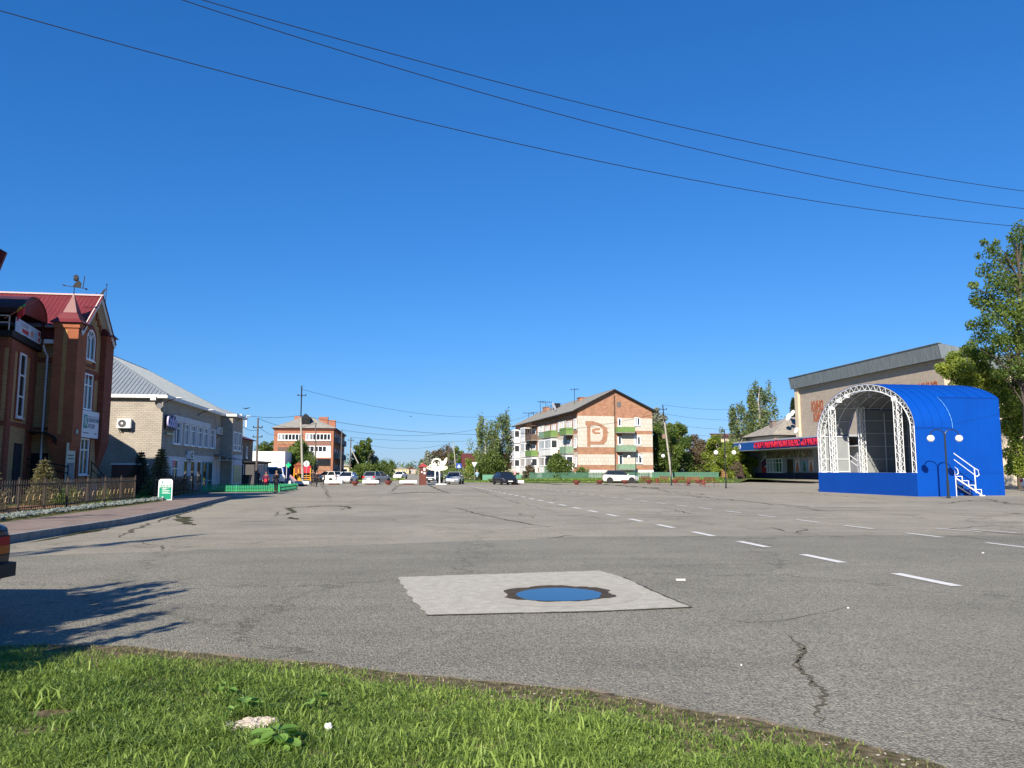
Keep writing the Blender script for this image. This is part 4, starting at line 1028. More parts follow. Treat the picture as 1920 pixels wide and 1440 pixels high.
# --- green picket fence round the flower bed
GP = mat('green_paint', (0.025, 0.33, 0.14), .5, var=.15, scale=4)
GP2 = mat('green_paint_old', (0.07, 0.24, 0.15), .6, var=.35, scale=3)
def picket_fence(label, x0, y0, x1, y1, h, step, m, z=0.0, w=.06, stuff_from=300, rails=(.25, .72), group='low green picket fences', pw=None):
    a = math.atan2(y1 - y0, x1 - x0); L = math.hypot(x1 - x0, y1 - y0)
    t = thing('picket_fence', label, 'fence', (x0, y0, z), a, group)
    pk = B(); ww = pw or w; pk.prism([(-ww / 2, -.012), (ww / 2, -.012), (ww / 2, .012), (-ww / 2, .012)], .04, h - .04); pk.slab([(-ww / 2, -.012, h - .04), (ww / 2, -.012, h - .04), (0, -.012, h)], (0, .024, 0)); pk = pk.mesh('picket', m)
    n = int(L / step)
    for i in range(n): link('picket', pk, t, (step * (i + .5), 0, 0), rot=(0, rnd.uniform(-.02, .02), 0))
    for r_ in rails: b = B(); b.box(0, L, .013, .045, h * r_ - .02, h * r_ + .02); b.build('rail', m, t)
    b = B(); b.box(-.03, .03, .0131, .07, 0, h); pm = b.mesh('post', m)
    for i in range(int(L / 2.4) + 2): link('post', pm, t, (min(L, i * 2.4), 0, 0))
    return t
def PF(label, pa, qa, pb, qb, *a, **k):
    A = SQ(pa, qa); Bq = SQ(pb, qb); return picket_fence(label, A.x, A.y, Bq.x, Bq.y, *a, **k)
PF('bright green picket fence along the front of the flower bed', -14.0, 59.6, -8.5, 59.3, .52, .125, GP)
PF('green picket fence side running away from the corner behind the two walkers', -8.45, 59.3, -8.3, 67.0, .52, .125, GP)
PF('shaded green picket fence along the back of the flower bed', -15.2, 67.0, -8.2, 67.0, .52, .14, GP)
sheet('flower_bed', [tuple(SQ(p, q)[:2]) for p, q in [(-14, 59.7), (-8.6, 59.5), (-8.4, 66.9), (-14.3, 66.9)]], 0.03, M_LAWN)
region_grass('bed_grass', -14, -8.6, 59.8, 66.8, 5000, .14, .03, 23, wd=.03)
# ============================================================ STAGE
BLUE = mat('stage_blue', (0.001, 0.062, 0.36), 0.5, spec=0.18, col2=(0.001, 0.055, 0.32), scale=.6, streak=.05)
SGREY = mat('stage_lining', (0.27, 0.29, 0.29), 0.7, var=.1, scale=1.5)
SWH = mat('stage_white', (0.82, 0.83, 0.82), 0.45)
stg = thing('stage', 'bright blue open air stage with arched roof and white truss front', 'stage', (23.9, 52.7, 0), SA)
HE, RI, HW, DP, FL, RW, RX = 4.19, 3.24, 5.55, 6.9, 1.44, 4.35, 2.5
def az(y, d=0.0):
    hw = HW - d; return HE + (RI - d) * math.sqrt(max(0, 1 - (y / hw) ** 2))
def arcpts(a0, a1, n, d=0.0):
    return [((HW - d) * math.cos(a0 + (a1 - a0) * i / n), HE + (RI - d) * math.sin(a0 + (a1 - a0) * i / n)) for i in range(n + 1)]
aR = math.acos(RW / HW)
def shell(b, x0, x1, a0, a1, n, d):
    P = arcpts(a0, a1, n, d)
    b.add([(x, y, z) for x in (x0, x1) for y, z in P], [(i, i + 1, n + 2 + i, n + 1 + i) for i in range(n)])
b = B(); shell(b, .03, RX, 0, math.pi, 36, 0); shell(b, RX, DP, aR, math.pi - aR, 30, 0)
rfo = b.build('roof', BLUE, stg, smooth=True)
xs = [0.0, .62, 1.24, 1.86, 2.5, 3.3, 4.1, 4.9, 5.7, 6.5]
for x in xs:
    a0, a1 = (0.0, math.pi) if x <= RX else (aR, math.pi - aR)
    P = arcpts(a0, a1, 30, -.018); b = B()
    for (y0, z0), (y1, z1) in zip(P[:-1], P[1:]): b.beam((x, y0, z0), (x, y1, z1), .05, .03)
    b.build('roof_seam', BLUE, rfo)
b = B()
for s_ in (-1, 1):
    P = arcpts(0, aR, 8, -.012)
    for (y0, z0), (y1, z1) in zip(P[:-1], P[1:]): b.beam((RX + .03, s_ * y0, z0), (RX + .03, s_ * y1, z1), .025, .04)
b.build('roof_trim', mat('pale_blue_trim', (.2, .5, .75), .4), rfo)
b = B(); shell(b, 0, RX, 0.02, math.pi - .02, 30, .06); shell(b, RX, DP - .05, aR, math.pi - aR, 30, .06)
b.build('ceiling', SGREY, stg)
# walls: blue outside skins and lining
b = B()
for s_ in (-1, 1):
    b.box(0, RX, s_ * HW, s_ * (HW - .06), 0, HE); z = az(RW)
    b.box(RX, DP, s_ * RW, s_ * (RW - .06), 0, z)
    b.box(RX - .05, RX, s_ * (HW - .061), s_ * (RW - .02), 0, FL - .1)
    b.slab([(RX - .05, s_ * RW, z), (RX - .05, s_ * (HW - .04), HE + .15), (RX - .05, s_ * 5.0, HE + RI * math.sqrt(1 - (5.0 / HW) ** 2) - .05)], (.05, 0, 0))
P = arcpts(aR, math.pi - aR, 24, .03)
b.slab([(DP - .06, RW, 0)] + [(DP - .06, y, z) for y, z in P] + [(DP - .06, -RW, 0)], (.06, 0, 0))
b.build('wall', BLUE, stg)
b = B(); b.box(-.08, -.0, -HW, HW, 0, FL)
b.build('front_panel', BLUE, stg)
b = B()
b.box(-.083, -.08, -HW + .02, -HW + .06, 0, FL)
for i in range(1, 5): b.box(-.0835, -.08, -HW + i * 2.25 - .006, -HW + i * 2.25 + .006, 0.02, FL - .02)
b.box(.002, RX - .1, -HW - .004, -HW - .001, 1.6, 1.612); b.box(.002, RX - .1, -HW - .012, -HW - .001, HE - .03, HE + .02)
b.box(RX + .1, DP, -RW - .006, -RW - .001, az(RW) - .04, az(RW) + .02); b.box(RX + .2, DP - .02, -RW - .004, -RW - .001, 1.5, 1.512)
b.slab([(RX + .1, -RW - .004, HE + .1), (DP - .02, -RW - .004, HE + 1.0), (DP - .02, -RW - .004, HE + 1.02), (RX + .1, -RW - .004, HE + .12)], (0, .003, 0))
b.build('panel_seam', mat('stage_seam', (0.0, 0.03, 0.2), .5), stg)
b = B()
for s_ in (-1, 1):
    b.box(.02, RX - .05, s_ * (HW - .062), s_ * (HW - .10), FL, HE)
    b.box(RX, DP - .07, s_ * (RW - .062), s_ * (RW - .10), FL, az(RW, .06) - .05)
    n = 22
    for i in range(n): x = RX + .1 + (DP - RX - .2) * i / n; b.box(x, x + .04, s_ * (RW - .10), s_ * (RW - .13), FL, az(RW, .06) - .1)
b.slab([(DP - .10, RW - .1, FL)] + [(DP - .10, y, z) for y, z in arcpts(aR + .05, math.pi - aR - .05, 24, .1)] + [(DP - .10, -RW + .1, FL)], (.035, 0, 0))
for i in range(40): y = -4.2 + 8.4 * i / 39; b.box(DP - .13, DP - .10, y, y + .04, FL, az(y, .3))
b.build('lining', SGREY, stg)
b = B(); b.box(0, DP - .07, -RW, RW, FL - .08, FL); b.box(0, RX, -HW + .07, HW - .07, FL - .08, FL - .001); b.build('stage_floor', mat('stage_boards', (.22, .2, .18), .8, var=.3, scale=3), stg)
# inner frame
FRM = mat('stage_frame_grey', (0.6, 0.62, 0.63), .5)
b = B()
for x in (.6, 1.5, 2.45, 3.4, 4.4, 5.4, 6.5):
    a0, a1 = (0.05, math.pi - .05) if x < RX else (aR, math.pi - aR); P = arcpts(a0, a1, 22, .14)
    for (y0, z0), (y1, z1) in zip(P[:-1], P[1:]): b.beam((x, y0, z0), (x, y1, z1), .05)
for t in range(1, 9):
    a = math.pi * t / 9; y, z = (HW - .16) * math.cos(a), HE + (RI - .16) * math.sin(a)
    if abs(y) < RW or True: b.beam((.1, y, z), (RX if abs(y) > RW else DP - .15, y, z), .045)
for s_ in (-1, 1):
    for z in (2.4, 3.35, 4.3, 5.25): b.box(RX, DP - .1, s_ * (RW - .13), s_ * (RW - .17), z, z + .05)
    for x in (RX + .1, 4.6, 6.5): b.box(x, x + .07, s_ * (RW - .13), s_ * (RW - .19), FL, az(RW, .2) - .1)
    for z in (2.4, HE - .1, FL + .02): b.box(.05, RX - .1, s_ * (HW - .10), s_ * (HW - .15), z, z + .06)
    for x in (.1, 1.25, RX - .12): b.box(x, x + .06, s_ * (HW - .10), s_ * (HW - .16), FL, HE)
for z in (2.4, 3.35, 4.3, 5.25): b.box(DP - .17, DP - .13, -RW + .1, RW - .1, z, z + .05)
for y in (-2.2, 0, 2.2): b.box(DP - .19, DP - .13, y - .035, y + .035, FL, az(y, .3))
b.beam((DP - .4, -RW + .2, 5.9), (DP - .4, RW - .2, 5.9), .06); b.beam((DP - .4, -RW + .2, 5.5), (DP - .4, RW - .2, 5.5), .05)
for i in range(12):
    y0 = -RW + .2 + i * .7; b.beam((DP - .4, y0, 5.5), (DP - .4, y0 + .35, 5.9), .03); b.beam((DP - .4, y0 + .35, 5.9), (DP - .4, y0 + .7, 5.5), .03)
b.build('inner_frame', FRM, stg)
b = B(); rr_ = random.Random(4)                                # lamps and hoist chains under the arch
for i in range(16):
    y = rr_.uniform(-3.6, 3.6); x = rr_.uniform(.5, 2.2); z = az(y, .2); L = rr_.uniform(.15, .5)
    b.beam((x, y, z), (x, y, z - L), .025); b.box(x - .05, x + .05, y - .06, y + .06, z - L - .14, z - L)
b.build('stage_lights', mat('stage_lamp', (.35, .35, .36), .4), stg)
# trusses
def boxtruss(b, x, y, z0, z1, s_=.34, r=.022, st=.26):
    for dx in (0, s_):
        for dy in (-s_ / 2, s_ / 2): b.tube([(x + dx, y + dy, z0), (x + dx, y + dy, z1)], r, 6)
    n = int((z1 - z0) / st)
    for i in range(n):
        za, zb = z0 + (z1 - z0) * i / n, z0 + (z1 - z0) * (i + 1) / n; f = 1 if i % 2 else -1
        for dx in (0, s_): b.beam((x + dx, y + f * s_ / 2, za), (x + dx, y - f * s_ / 2, zb), .018); b.beam((x + dx, y - s_ / 2, zb), (x + dx, y + s_ / 2, zb), .016)
        for dy in (-s_ / 2, s_ / 2): b.beam((x + (0 if f > 0 else s_), y + dy, za), (x + (s_ if f > 0 else 0), y + dy, zb), .018)
    b.box(x - .04, x + s_ + .04, y - s_ / 2 - .04, y + s_ / 2 + .04, z0, z0 + .03)
for y in (-3.75, 3.75):
    b = B(); boxtruss(b, -.02, y, FL, az(y, .45)); b.build('truss_column', SWH, stg)
    b = B(); boxtruss(b, 2.3, y, FL, az(y, .3)); b.build('truss_column', SWH, stg)
for s_ in (-1, 1):
    b = B(); boxtruss(b, -.02, s_ * (HW - .24), FL, HE + .1, .36); b.build('truss_leg', SWH, stg)
b = B(); n = 52; dI = .42
O = arcpts(0, math.pi, n, 0.03); I_ = arcpts(0, math.pi, n, dI)
for x in (0, .34):
    for (y0, z0), (y1, z1) in zip(O[:-1], O[1:]): b.beam((x, y0, z0), (x, y1, z1), .036)
    for (y0, z0), (y1, z1) in zip(I_[:-1], I_[1:]): b.beam((x, y0, z0), (x, y1, z1), .045)
    for i in range(n):
        p, q = (O[i], I_[i + 1]) if i % 2 else (I_[i], O[i + 1]); b.beam((x, *p), (x, *q), .02)
for i in range(0, n + 1, 2): b.beam((0, *I_[i]), (.34, *I_[i]), .018); b.beam((0, *O[i]), (.34, *O[i]), .018); b.beam((0, *I_[i]), (.34, *O[i]), .015)
b.build('arch_truss', SWH, stg)
b = B()
for y, z in ((3.6, az(3.6, .5)), (2.6, az(2.6, .5)), (1.6, az(1.6, .5)), (-3.6, az(3.6, .5))): b.box(-.03, .2, y - .16, y + .16, z - .1, z + .18)
b.build('gusset', SWH, stg)
# stairs on both sides
for s_, lb in ((-1, 'near'), (1, 'far')):
    t = thing('stairs', 'white steel frame steps with handrail at the near blue side of the stage' if s_ < 0 else 'white steel handrail and steps seen through the gap behind the far truss leg', 'stairs', (23.9, 52.7, 0), SA)
    y0, y1 = s_ * (RW + .12), s_ * (HW - .12); yn = y1 if s_ < 0 else y0; ym_ = (y0 + y1) / 2
    b = B()
    for yy in (y0, y1):
        b.beam((RX + .12, yy, 1.12), (4.35, yy, .06), .07)
        for i in range(4):
            x = RX + .15 + i * .42; z = 1.22 - i * .27; b.beam((x, yy, z), (x + .42, yy, z), .035); b.beam((x + .42, yy, z), (x + .42, yy, z - .27), .035); b.beam((x, yy, z), (x, yy, z - .12), .035)
    b.beam((4.2, y1, .04), (4.55, y1, .04), .05); b.beam((RX + .12, y1, 1.12), (RX + .12, y1, 0), .04)
    b.build('frame', SWH, t)
    for i in range(4):
        b = B(); x = RX + .15 + i * .42; b.box(x, x + .40, min(y0, y1), max(y0, y1), 1.22 - i * .27 - .02, 1.22 - i * .27 + .015); b.build('tread', mat('tread_blue', (.03, .1, .35), .5), t)
    b = B()
    for yy in ((y1,) if s_ < 0 else (y1, y0)):
        b.tube([(RX - .0, yy, 2.7), (3.95, yy, 1.72), (4.2, yy, 1.6), (4.25, yy, 1.3), (4.1, yy, 1.2), (3.95, yy, 1.3)], .028, 6)
        b.tube([(RX + .02, yy, 2.3), (3.95, yy, 1.3)], .024, 6); b.tube([(3.95, yy, 1.75), (3.97, yy, .2)], .03, 6)
        if s_ < 0: b.tube([(RX + .1, yy, 1.2), (RX + .05, yy, 1.85), (RX + .3, yy, 1.65), (RX + .34, yy, 1.42), (RX + .22, yy, 1.3)], .026, 6)
    b.build('handrail', SWH, t)

# ============================================================ GLOBE LAMPS
LBLK = mat('lamp_post_black', (0.02, 0.025, 0.025), .4)
GLOBE = mat('opal_globe', (0.85, 0.85, 0.84), .25, spec=.5)
def globe_lamp(x, y, label, zt=3.95, zg=3.42, arms=(-1, 1), ext=0.0, rz=0.0):
    t = thing('street_lamp', label, 'street lamp', (x, y, 0), rz, 'black lamps with opal globes on the square')
    b = B(); b.tube([(0, 0, 0), (0, 0, 1.0)], .07, 10); b.tube([(0, 0, 1.0), (0, 0, zt - .25 + ext)], .05, 10); b.lathe([(.12, 0), (.12, .04), (.08, .1)], 10); b.build('post', LBLK, t)
    for s_ in arms:
        b = B(); b.tube([(0, 0, zg - .2)] + [(s_ * (.42 - .40 * math.cos(a)), 0, zg + .2 + .32 * math.sin(a)) for a in [math.pi * i / 12 for i in range(13)]], .028, 6); b.build('arm', LBLK, t)
        b = B(); b.lathe([(.03, 0), (.07, .0), (.07, .06), (.02, .09)], 10, (s_ * .82, 0, zg + .15)); b.build('holder', LBLK, t)
        b = B(); b.ball((s_ * .82, 0, zg), .205, 18, 12); b.build('globe', GLOBE, t, smooth=True)
    return t
globe_lamp(25.1, 44.7, 'two globe street lamp standing in front of the blue stage wall')
globe_lamp(19.3, 70.0, 'two globe street lamp right of the red benches with a tall thin post', zg=3.2, ext=1.6)
globe_lamp(17.05, 83.0, 'lamp with a single left globe among the red benches', zg=3.15, arms=(-1,), zt=3.6)
globe_lamp(15.5, 97.0, 'farthest two globe lamp beside the white car', zg=3.3)

# ============================================================ CINEMA HALL
TAN = brick('tan_brick', (0.44, 0.375, 0.295), (0.37, 0.315, 0.25), (0.27, 0.235, 0.195), bw=.3, bh=.1, blotch=.15, bsc=1.0)
CREAM = mat('cream_render', (0.60, 0.50, 0.36), .9, var=.12, scale=.6, streak=.1)
ORB = mat('orange_letter_brick', (0.33, 0.10, 0.045), .85, var=.2, scale=9)
CP, CQ = 57.4, 73.5; CH = 15.0; CL = 30.5
cin = thing('cinema_hall', 'large windowless tan brick hall with slanting grey metal fascia behind the stage', 'building', SQ(CP, CQ), SA)
b = B(); b.box(0.01, 30, 0.01, CL, 0, 13.6); b.build('wall', TAN, cin)
b = B(); b.box(.02, 30.02, -.02, .0, 0, 13.6); b.build('side_wall', CREAM, cin)
b = B(); b.box(-.35, .0, CL - .9, CL, 0, 13.5); b.build('corner_pier', CREAM, cin)
ZN = mat('zinc_fascia', (0.25, 0.285, 0.29), .45, var=.35, scale=1.0, sx=3, sy=3, sz=.35, metal=.3, spec=.4)
n = 26
for i in range(n):
    y0 = -.6 + (CL + 1.2) * i / n; y1 = -.6 + (CL + 1.2) * (i + 1) / n; g = .012; o = rnd.uniform(0, .02)
    b = B(); b.slab([(-.55 - o, y0 + g, 13.45), (-.55 - o, y1 - g, 13.45), (-.85 - o, y1 - g, 15), (-.85 - o, y0 + g, 15)], (.06, 0, 0)); b.build('fascia_panel', ZN, cin)
b = B(); b.box(-.7, 0.0, -.6, CL + .6, 13.40, 13.45); b.box(-.95, -.55, -.7, CL + .7, 15.0, 15.06)
b.slab([(-.6, -.6, 13.4), (30, -.6, 8.5), (30, -.6, 10.0), (-.9, -.6, 15.0)], (0, .05, 0)); b.build('fascia_edge', ZN, cin)
b = B(); b.slab([(-.7, -.6, 14.95), (30, -.6, 9.95), (30, CL + .6, 9.95), (-.7, CL + .6, 14.95)], (0, 0, .05)); b.build('roof', ZN, cin)
b = B(); b.slab([(-.02, -.001, 13.4), (20, -.001, 10.0), (20, -.001, 13.7), (-.02, -.001, 13.7)], (0, -.001, 0))
# brick letters: vertical bricks set proud of the wall
def kino(yc, zb, hh, ww):
    b = B(); bw = .075; rb_ = random.Random(3)
    L = {'K': [(0, 0, 1), (.28, .35, .65), (.52, .55, .85), (.52, .12, .42), (.78, .78, 1), (.78, 0, .25)], 'I': [(0, 0, 1), (.26, .05, .42), (.52, .3, .72), (.78, 0, 1)],
         'H': [(0, 0, 1), (.26, .4, .62), (.52, .4, .62), (.78, 0, 1)], 'O': [(0, .1, .9), (.26, .78, 1), (.26, 0, .22), (.52, .78, 1), (.52, 0, .22), (.78, .1, .9)]}
    x = 0; lw = ww / 4.5
    for ch in 'KIHO':
        for u, a, c in L[ch]:
            y = yc + ww / 2 - x - u * lw * .9
            z = zb + a * hh
            while z < zb + c * hh - .02:
                z2 = min(z + .32, zb + c * hh); b.box(-.05, 0.0, y - .085, y + .085, z, z2 - .025); z = z2
        x += lw * 1.13
    return b
for yc in (onp(1534, 770, CP)[0] - CQ, onp(1742, 730, CP)[0] - CQ):
    y0 = yc
    kino(y0, 9.75, 1.5, 3.1).build('brick_letters', ORB, cin)
    kino(y0 - .35, 8.35, 1.35, 2.9).build('brick_letters', ORB, cin)

# ============================================================ SPORTS COMPLEX (low entrance block)
SP, SQ0 = 56.2, 88.0
spo = thing('sports_building', 'low sports complex entrance block under a blue canopy with red letters', 'building', SQ(SP, SQ0), SA)
NAVY = mat('navy_paint', (0.008, 0.022, 0.075), .6, var=.2, scale=2); CBL = mat('canopy_blue', (0.01, 0.075, 0.30), .5, var=.12, scale=2)
LG = mat('light_grey_render', (0.27, 0.28, 0.31), .8, var=.15, scale=1.5, streak=.1); MG = mat('mid_grey_block', (0.22, 0.21, 0.2), .85, var=.25, scale=4)
def sy(px): return onp(px, 870, SP)[0] - SQ0
def sz(px, py): return onp(px, py, SP)[1]
g0 = .30
YE = onp(1407, 870, SP)[0] - SQ0; DX = SP - 54.0
b = B(); b.box(0, 3.3, 0, YE, g0 - .45, 4.75); b.build('wall', LG, spo)
b = B(); b.box(-.06, 0, -.1, sy(1414), g0 - .45, 1.25); b.build('plinth', NAVY, spo)
b = B(); b.slab([(-1.3, YE, 4.7), (3.3, YE, 4.7), (3.3, YE, g0 - .4), (-.2, YE, g0 - .4)], (0, .5, 0)); b.box(-.04, -.0, sy(1428), YE - .05, 3.2, 4.6); b.build('slanted_pier', MG, spo)
b = B(); b.box(-2.4, -2.1, YE + .7, YE + 1.1, g0 - .4, 4.6); b.build('column', WHT, spo)
b = B(); b.box(-2.1 - DX, 1.2, -1, 27.3, 4.55, 4.62); b.box(-2.0 - DX, 1.2, -1, 27.2, 5.75, 5.98); b.build('canopy', mat('canopy_grey', (.35, .37, .4), .7, var=.2, scale=2), spo)
yT = onp(1421, 830, SP - 2.1 - DX)[0] - SQ0
b = B(); b.box(-2.12 - DX, -2.06 - DX, yT, 27.3, 4.63, 5.76); b.box(-2.12 - DX, 1.2, 27.3, 27.36, 4.63, 5.76); b.build('fascia', CBL, spo)
b = B(); b.box(-2.14 - DX, -2.06 - DX, -1, yT - .01, 4.63, 5.76); b.build('sign_panel', mat('sign_navy', (.012, .02, .12), .5), spo)
text('lettering', 'СПОРТИВНЫЙ КОМПЛЕКС «ОРИОН»', 1.12, .05, mat('red_letters', (0.50, 0.02, 0.045), .5), spo, (-2.2 - DX, (yT + 1.9) / 2, 5.16), (R_(90), 0, R_(-90)), .87, bold=.008)
yo = onp(1387, 835, SP - 2.1 - DX)[0] - SQ0
b = B(); b.lathe([(.38, 0), (.38, .03)], 20); b.build('emblem', WHT, spo, (-2.12 - DX, yo, 5.2), rot=(R_(90), 0, R_(-90)))
b = B(); b.slab([(-.1, -.25, 0), (.12, -.3, 0), (.05, .0, 0), (.18, .25, 0), (-.05, .3, 0), (-.18, .05, 0)], (0, 0, .03)); b.build('emblem_figure', mat('emblem_blue', (.03, .12, .4), .5), spo, (-2.155 - DX, yo, 5.2), rot=(R_(90), 0, R_(-90)))
b = B()
ya, yb = sy(1524), sy(1438)
b.box(-.05, 0, ya, yb, sz(1480, 858), 4.45)
MUR = mat('mural', (0.30, 0.25, 0.19), .7, scale=1.6, col2=(0.03, 0.03, 0.035), sx=1, sy=1.5, sz=.8)
b.build('mural', MUR, spo)
b = B(); rr_ = random.Random(9)
for i in range(26):
    y = rr_.uniform(ya + .3, yb - .3); z = rr_.uniform(3.5, 4.2); b.slab([(-.06, y, z - .3), (-.06, y + rr_.uniform(-.3, .3), z + .25), (-.06, y + rr_.uniform(.1, .4), z + rr_.uniform(-.2, .2))], (.01, 0, 0), i % 3)
b.build('mural_figures', kind='stuff', parent=spo, mats=[mat('mural_light', (.42, .38, .3), .7), mat('mural_brown', (.2, .08, .05), .7), mat('mural_grey', (.25, .27, .28), .7)])
# window group, flag poster, door, posters
y0, y1 = sy(1467), sy(1438); zb, zt = sz(1450, 887), sz(1450, 860)
win(spo, -.0, (y0 + y1) / 2, zb + .1, y1 - y0, zt - zb - .1, '-x', 5, (.7,), .09, .08, .5, PM=mat('green_glass', (.05, .12, .07), .1, spec=.6))
b = B(); yp0, yp1 = sy(1437), sy(1428); b.box(-.03, 0, yp0, yp1, zb, zt + .1, 0)
for k, mi in ((0.25, 1), (1.0, 2), (1.75, 1)):
    z = zb + k; b.slab([(-.035, yp1, z - .1), (-.035, yp0, z + .75), (-.035, yp0, z + 1.0), (-.035, yp1, z + .15)], (.004, 0, 0), mi)
b.box(-.04, -.03, yp0, yp1, zb, zb + .9, 3)
b.build('flag_mural', [mat('poster_navy', (.02, .03, .13), .6), WHT, mat('poster_red', (.4, .03, .04), .6), mat('poster_red', ())], spo)
b = B(); b.box(-.03, -0., sy(1487), sy(1476), g0 + .1, sz(1480, 861)); b.build('door', mat('dark_brown_door', (.03, .022, .018), .5), spo)
b = B(); b.box(-.06, 0, sy(1476) , sy(1474), g0, 3.3); b.box(-.06, 0, sy(1489.5), sy(1488), g0, 3.3); b.box(-.07, 0, sy(1530), sy(1428), sz(1480, 859) - .05, sz(1480, 859) + .08); b.build('door_frame', LG, spo)
for i, (a, c) in enumerate([(1491, 1500), (1503, 1514), (1516, 1526)]):
    b = B(); b.box(-.04, 0, sy(c), sy(a), 1.5, 3.4, 0); ym_ = (sy(c) + sy(a)) / 2; b.slab([(-.05, ym_ - .5, 1.5), (-.05, ym_ + .5, 1.5), (-.05, ym_ + .15, 2.7), (-.05, ym_ - .1, 2.9)], (.01, 0, 0), 1 + (i % 2)); b.box(-.05, -.04, sy(c) + .1, sy(a) - .1, 3.05, 3.25, 3)
    b.build('poster', [[mat('poster_white', (.45, .46, .48), .6), mat('poster_lblue', (.16, .3, .42), .6), mat('poster_white', ())][i], mat('poster_orange', (.38, .12, .06), .6), mat('poster_dkgreen', (.06, .12, .06), .6), mat('poster_pink', (.45, .2, .2), .6)], spo)
b = B(); b.tube([(-1.3, .2, 1.3), (-1.3, sy(1490), 1.3)], .03, 6)
for i in range(5): y = .2 + (sy(1490) - .2) * i / 4; b.tube([(-1.3, y, 0.2), (-1.3, y, 1.3)], .025, 6)
b.build('handrail', DARK, spo)
b = B(); b.box(-2.2, 0, 0, YE, g0 - .6, g0 - .03); b.box(-5.2, -2.2, -.5, YE + 1, g0 - .6, g0 - .2); b.build('step', CONC, spo)
# timber pallets stack left of the block
t = thing('timber_stack', 'stack of brown boards beside the slanted end of the low blue canopy block', 'timber', SQ(50.2, 114.5, .3), SA)
for i in range(5): b = B(); b.box(0, 2.6, 0, 1.0, i * .3, i * .3 + .24); b.build('board', mat('raw_board', (.32, .18, .08), .8, var=.35, scale=5), t)
# hipped annex behind
anx = thing('hipped_annex', 'old cream block with hipped grey slate roof and satellite dishes beside the tan hall', 'building', SQ(55.7, 108), SA)
b = B(); b.box(0, 12, 0, 9.5, 4.6, 6.9); b.box(1.6, 12, 0.02, 9.48, 0, 4.6); b.build('wall', CREAM, anx)
SLT = mat('grey_slate', (0.36, 0.325, 0.27), .85, var=.35, scale=1.5, streak=.2, sx=1, sy=1)
SLT2 = SLT
b = B(); e_ = [(-.5, -.5, 6.9), (12.5, -.5, 6.9), (12.5, 10, 6.9), (-.5, 10, 6.9)]; r0, r1 = (4.6, 4.4, 9.9), (8, 4.4, 9.9)
b.add([*e_, r0, r1], [(0, 1, 5, 4), (1, 2, 5), (2, 3, 4, 5), (3, 0, 4)]); b.build('roof', SLT, anx)
b = B(); b.box(-.5, 12.5, -.5, 10, 6.72, 6.9); b.build('eave', DARK, anx)
b = B(); b.box(1.7, 2.3, 3.6, 4.6, 7.5, 9.2); b.box(1.6, 2.4, 3.5, 4.7, 9.2, 9.35); b.build('chimney', mat('chimney_grey', (.22, .18, .16), .9, var=.3), anx)
def dish(loc, r, label, rz=-1.25):
    t = thing('satellite_dish', label, 'satellite dish', loc, rz, 'white satellite dishes on the annex roof')
    b = B(); b.lathe([(r * k / 5, .25 * r * (k / 5) ** 2) for k in range(6)], 18); b.build('reflector', WHT, t, (0, 0, 0), rot=(R_(68), 0, 0)); b = B(); b.tube([(0, 0, 0), (0, .1, -.9)], .03, 6); b.build('mast', GALV, t); return t
dish(AT(1480, 782, 114.5), .6, 'largest white satellite dish on the annex roof'); dish(AT(1487, 775, 114.8), .5, 'upper white satellite dish just right of the largest one'); dish(AT(1494, 807, 106.5), .42, 'lowest satellite dish beside the corner of the tan hall')

# ============================================================ APARTMENT HOUSES
OBR = brick('apartment_orange', (0.46, 0.225, 0.13), (0.36, 0.17, 0.10), (0.34, 0.23, 0.16), blotch=.35, bh=.1, bsc=1.5)
CBR = brick('apartment_cream', (0.58, 0.53, 0.455), (0.53, 0.48, 0.41), (0.42, 0.36, 0.29), bw=.62, bh=.62, mort=.03, blotch=.12)
AA = R_(12.5); AO = Vector((9.55, 112, .4))
apt = thing('apartment_house', 'three storey orange and cream brick apartment house with balconies', 'building', AO, AA)
def onw(px, py, O, ang):
    d = ray(px, py); c, s = math.cos(ang), math.sin(ang)        # solve d*t = O + s*u
    det = d[0] * (-s) - d[1] * (-c); t = (O[0] * (-s) - O[1] * (-c)) / det; u = (d[0] * O[1] - d[1] * O[0]) / det
    u = (d[0] * t - O[0]) * c + (d[1] * t - O[1]) * s
    return u, EYE + d[2] * t - O[2]
def E(zx, zy): return onw(860 + zx / 5.05, 700 + zy / 5.05, AO, AA)
AW, AL, AE, AR_ = 11.6, 41.0, 10.05, 12.95
b = B(); b.box(0, AW, 0, AL, 0, AE); b.slab([(0, 0, AE), (AW, 0, AE), (AW / 2 - .2, 0, AR_)], (0, .3, 0)); b.build('wall', OBR, apt)
z1, z2, z3, z4 = E(1300, 915)[1], E(1300, 868)[1], E(1300, 768)[1], E(1300, 700)[1]; z5 = E(1300, 405)[1]
xr = E(1478, 600)[0]
x2 = E(1650, 600)[0]
def cpan(*a): b = B(); b.box(*a); b.build('cream_panel', CBR, apt)
cpan(0, xr, -.03, 0, z2, z3); cpan(0, xr, -.03, 0, z4, z5)
for zz in (z2, z4 + .1, 7.05):
    cpan(x2 - 1.7, AW - .001, -.03, 0, zz, zz + 1.85)
    for ya, yb in ((0, 2.0), (5.8, 10.4), (18.5, 23.3), (32.2, 36.9)): cpan(-.03, 0, ya, yb, zz, zz + 1.85)
b = B(); b.box(-.05, AW + .05, -.06, 0, -.5, z1); b.box(-.06, 0, 0, AL, -.5, z1 - .3); b.build('plinth', mat('plinth_white', (.72, .70, .66), .9, var=.15, scale=2, streak=.15), apt)
b = B(); b.box(xr - .06, xr + .06, -.12, -.0, 0, AE + 2.2); b.build('downpipe', mat('rust_pipe', (.09, .06, .045), .8), apt)
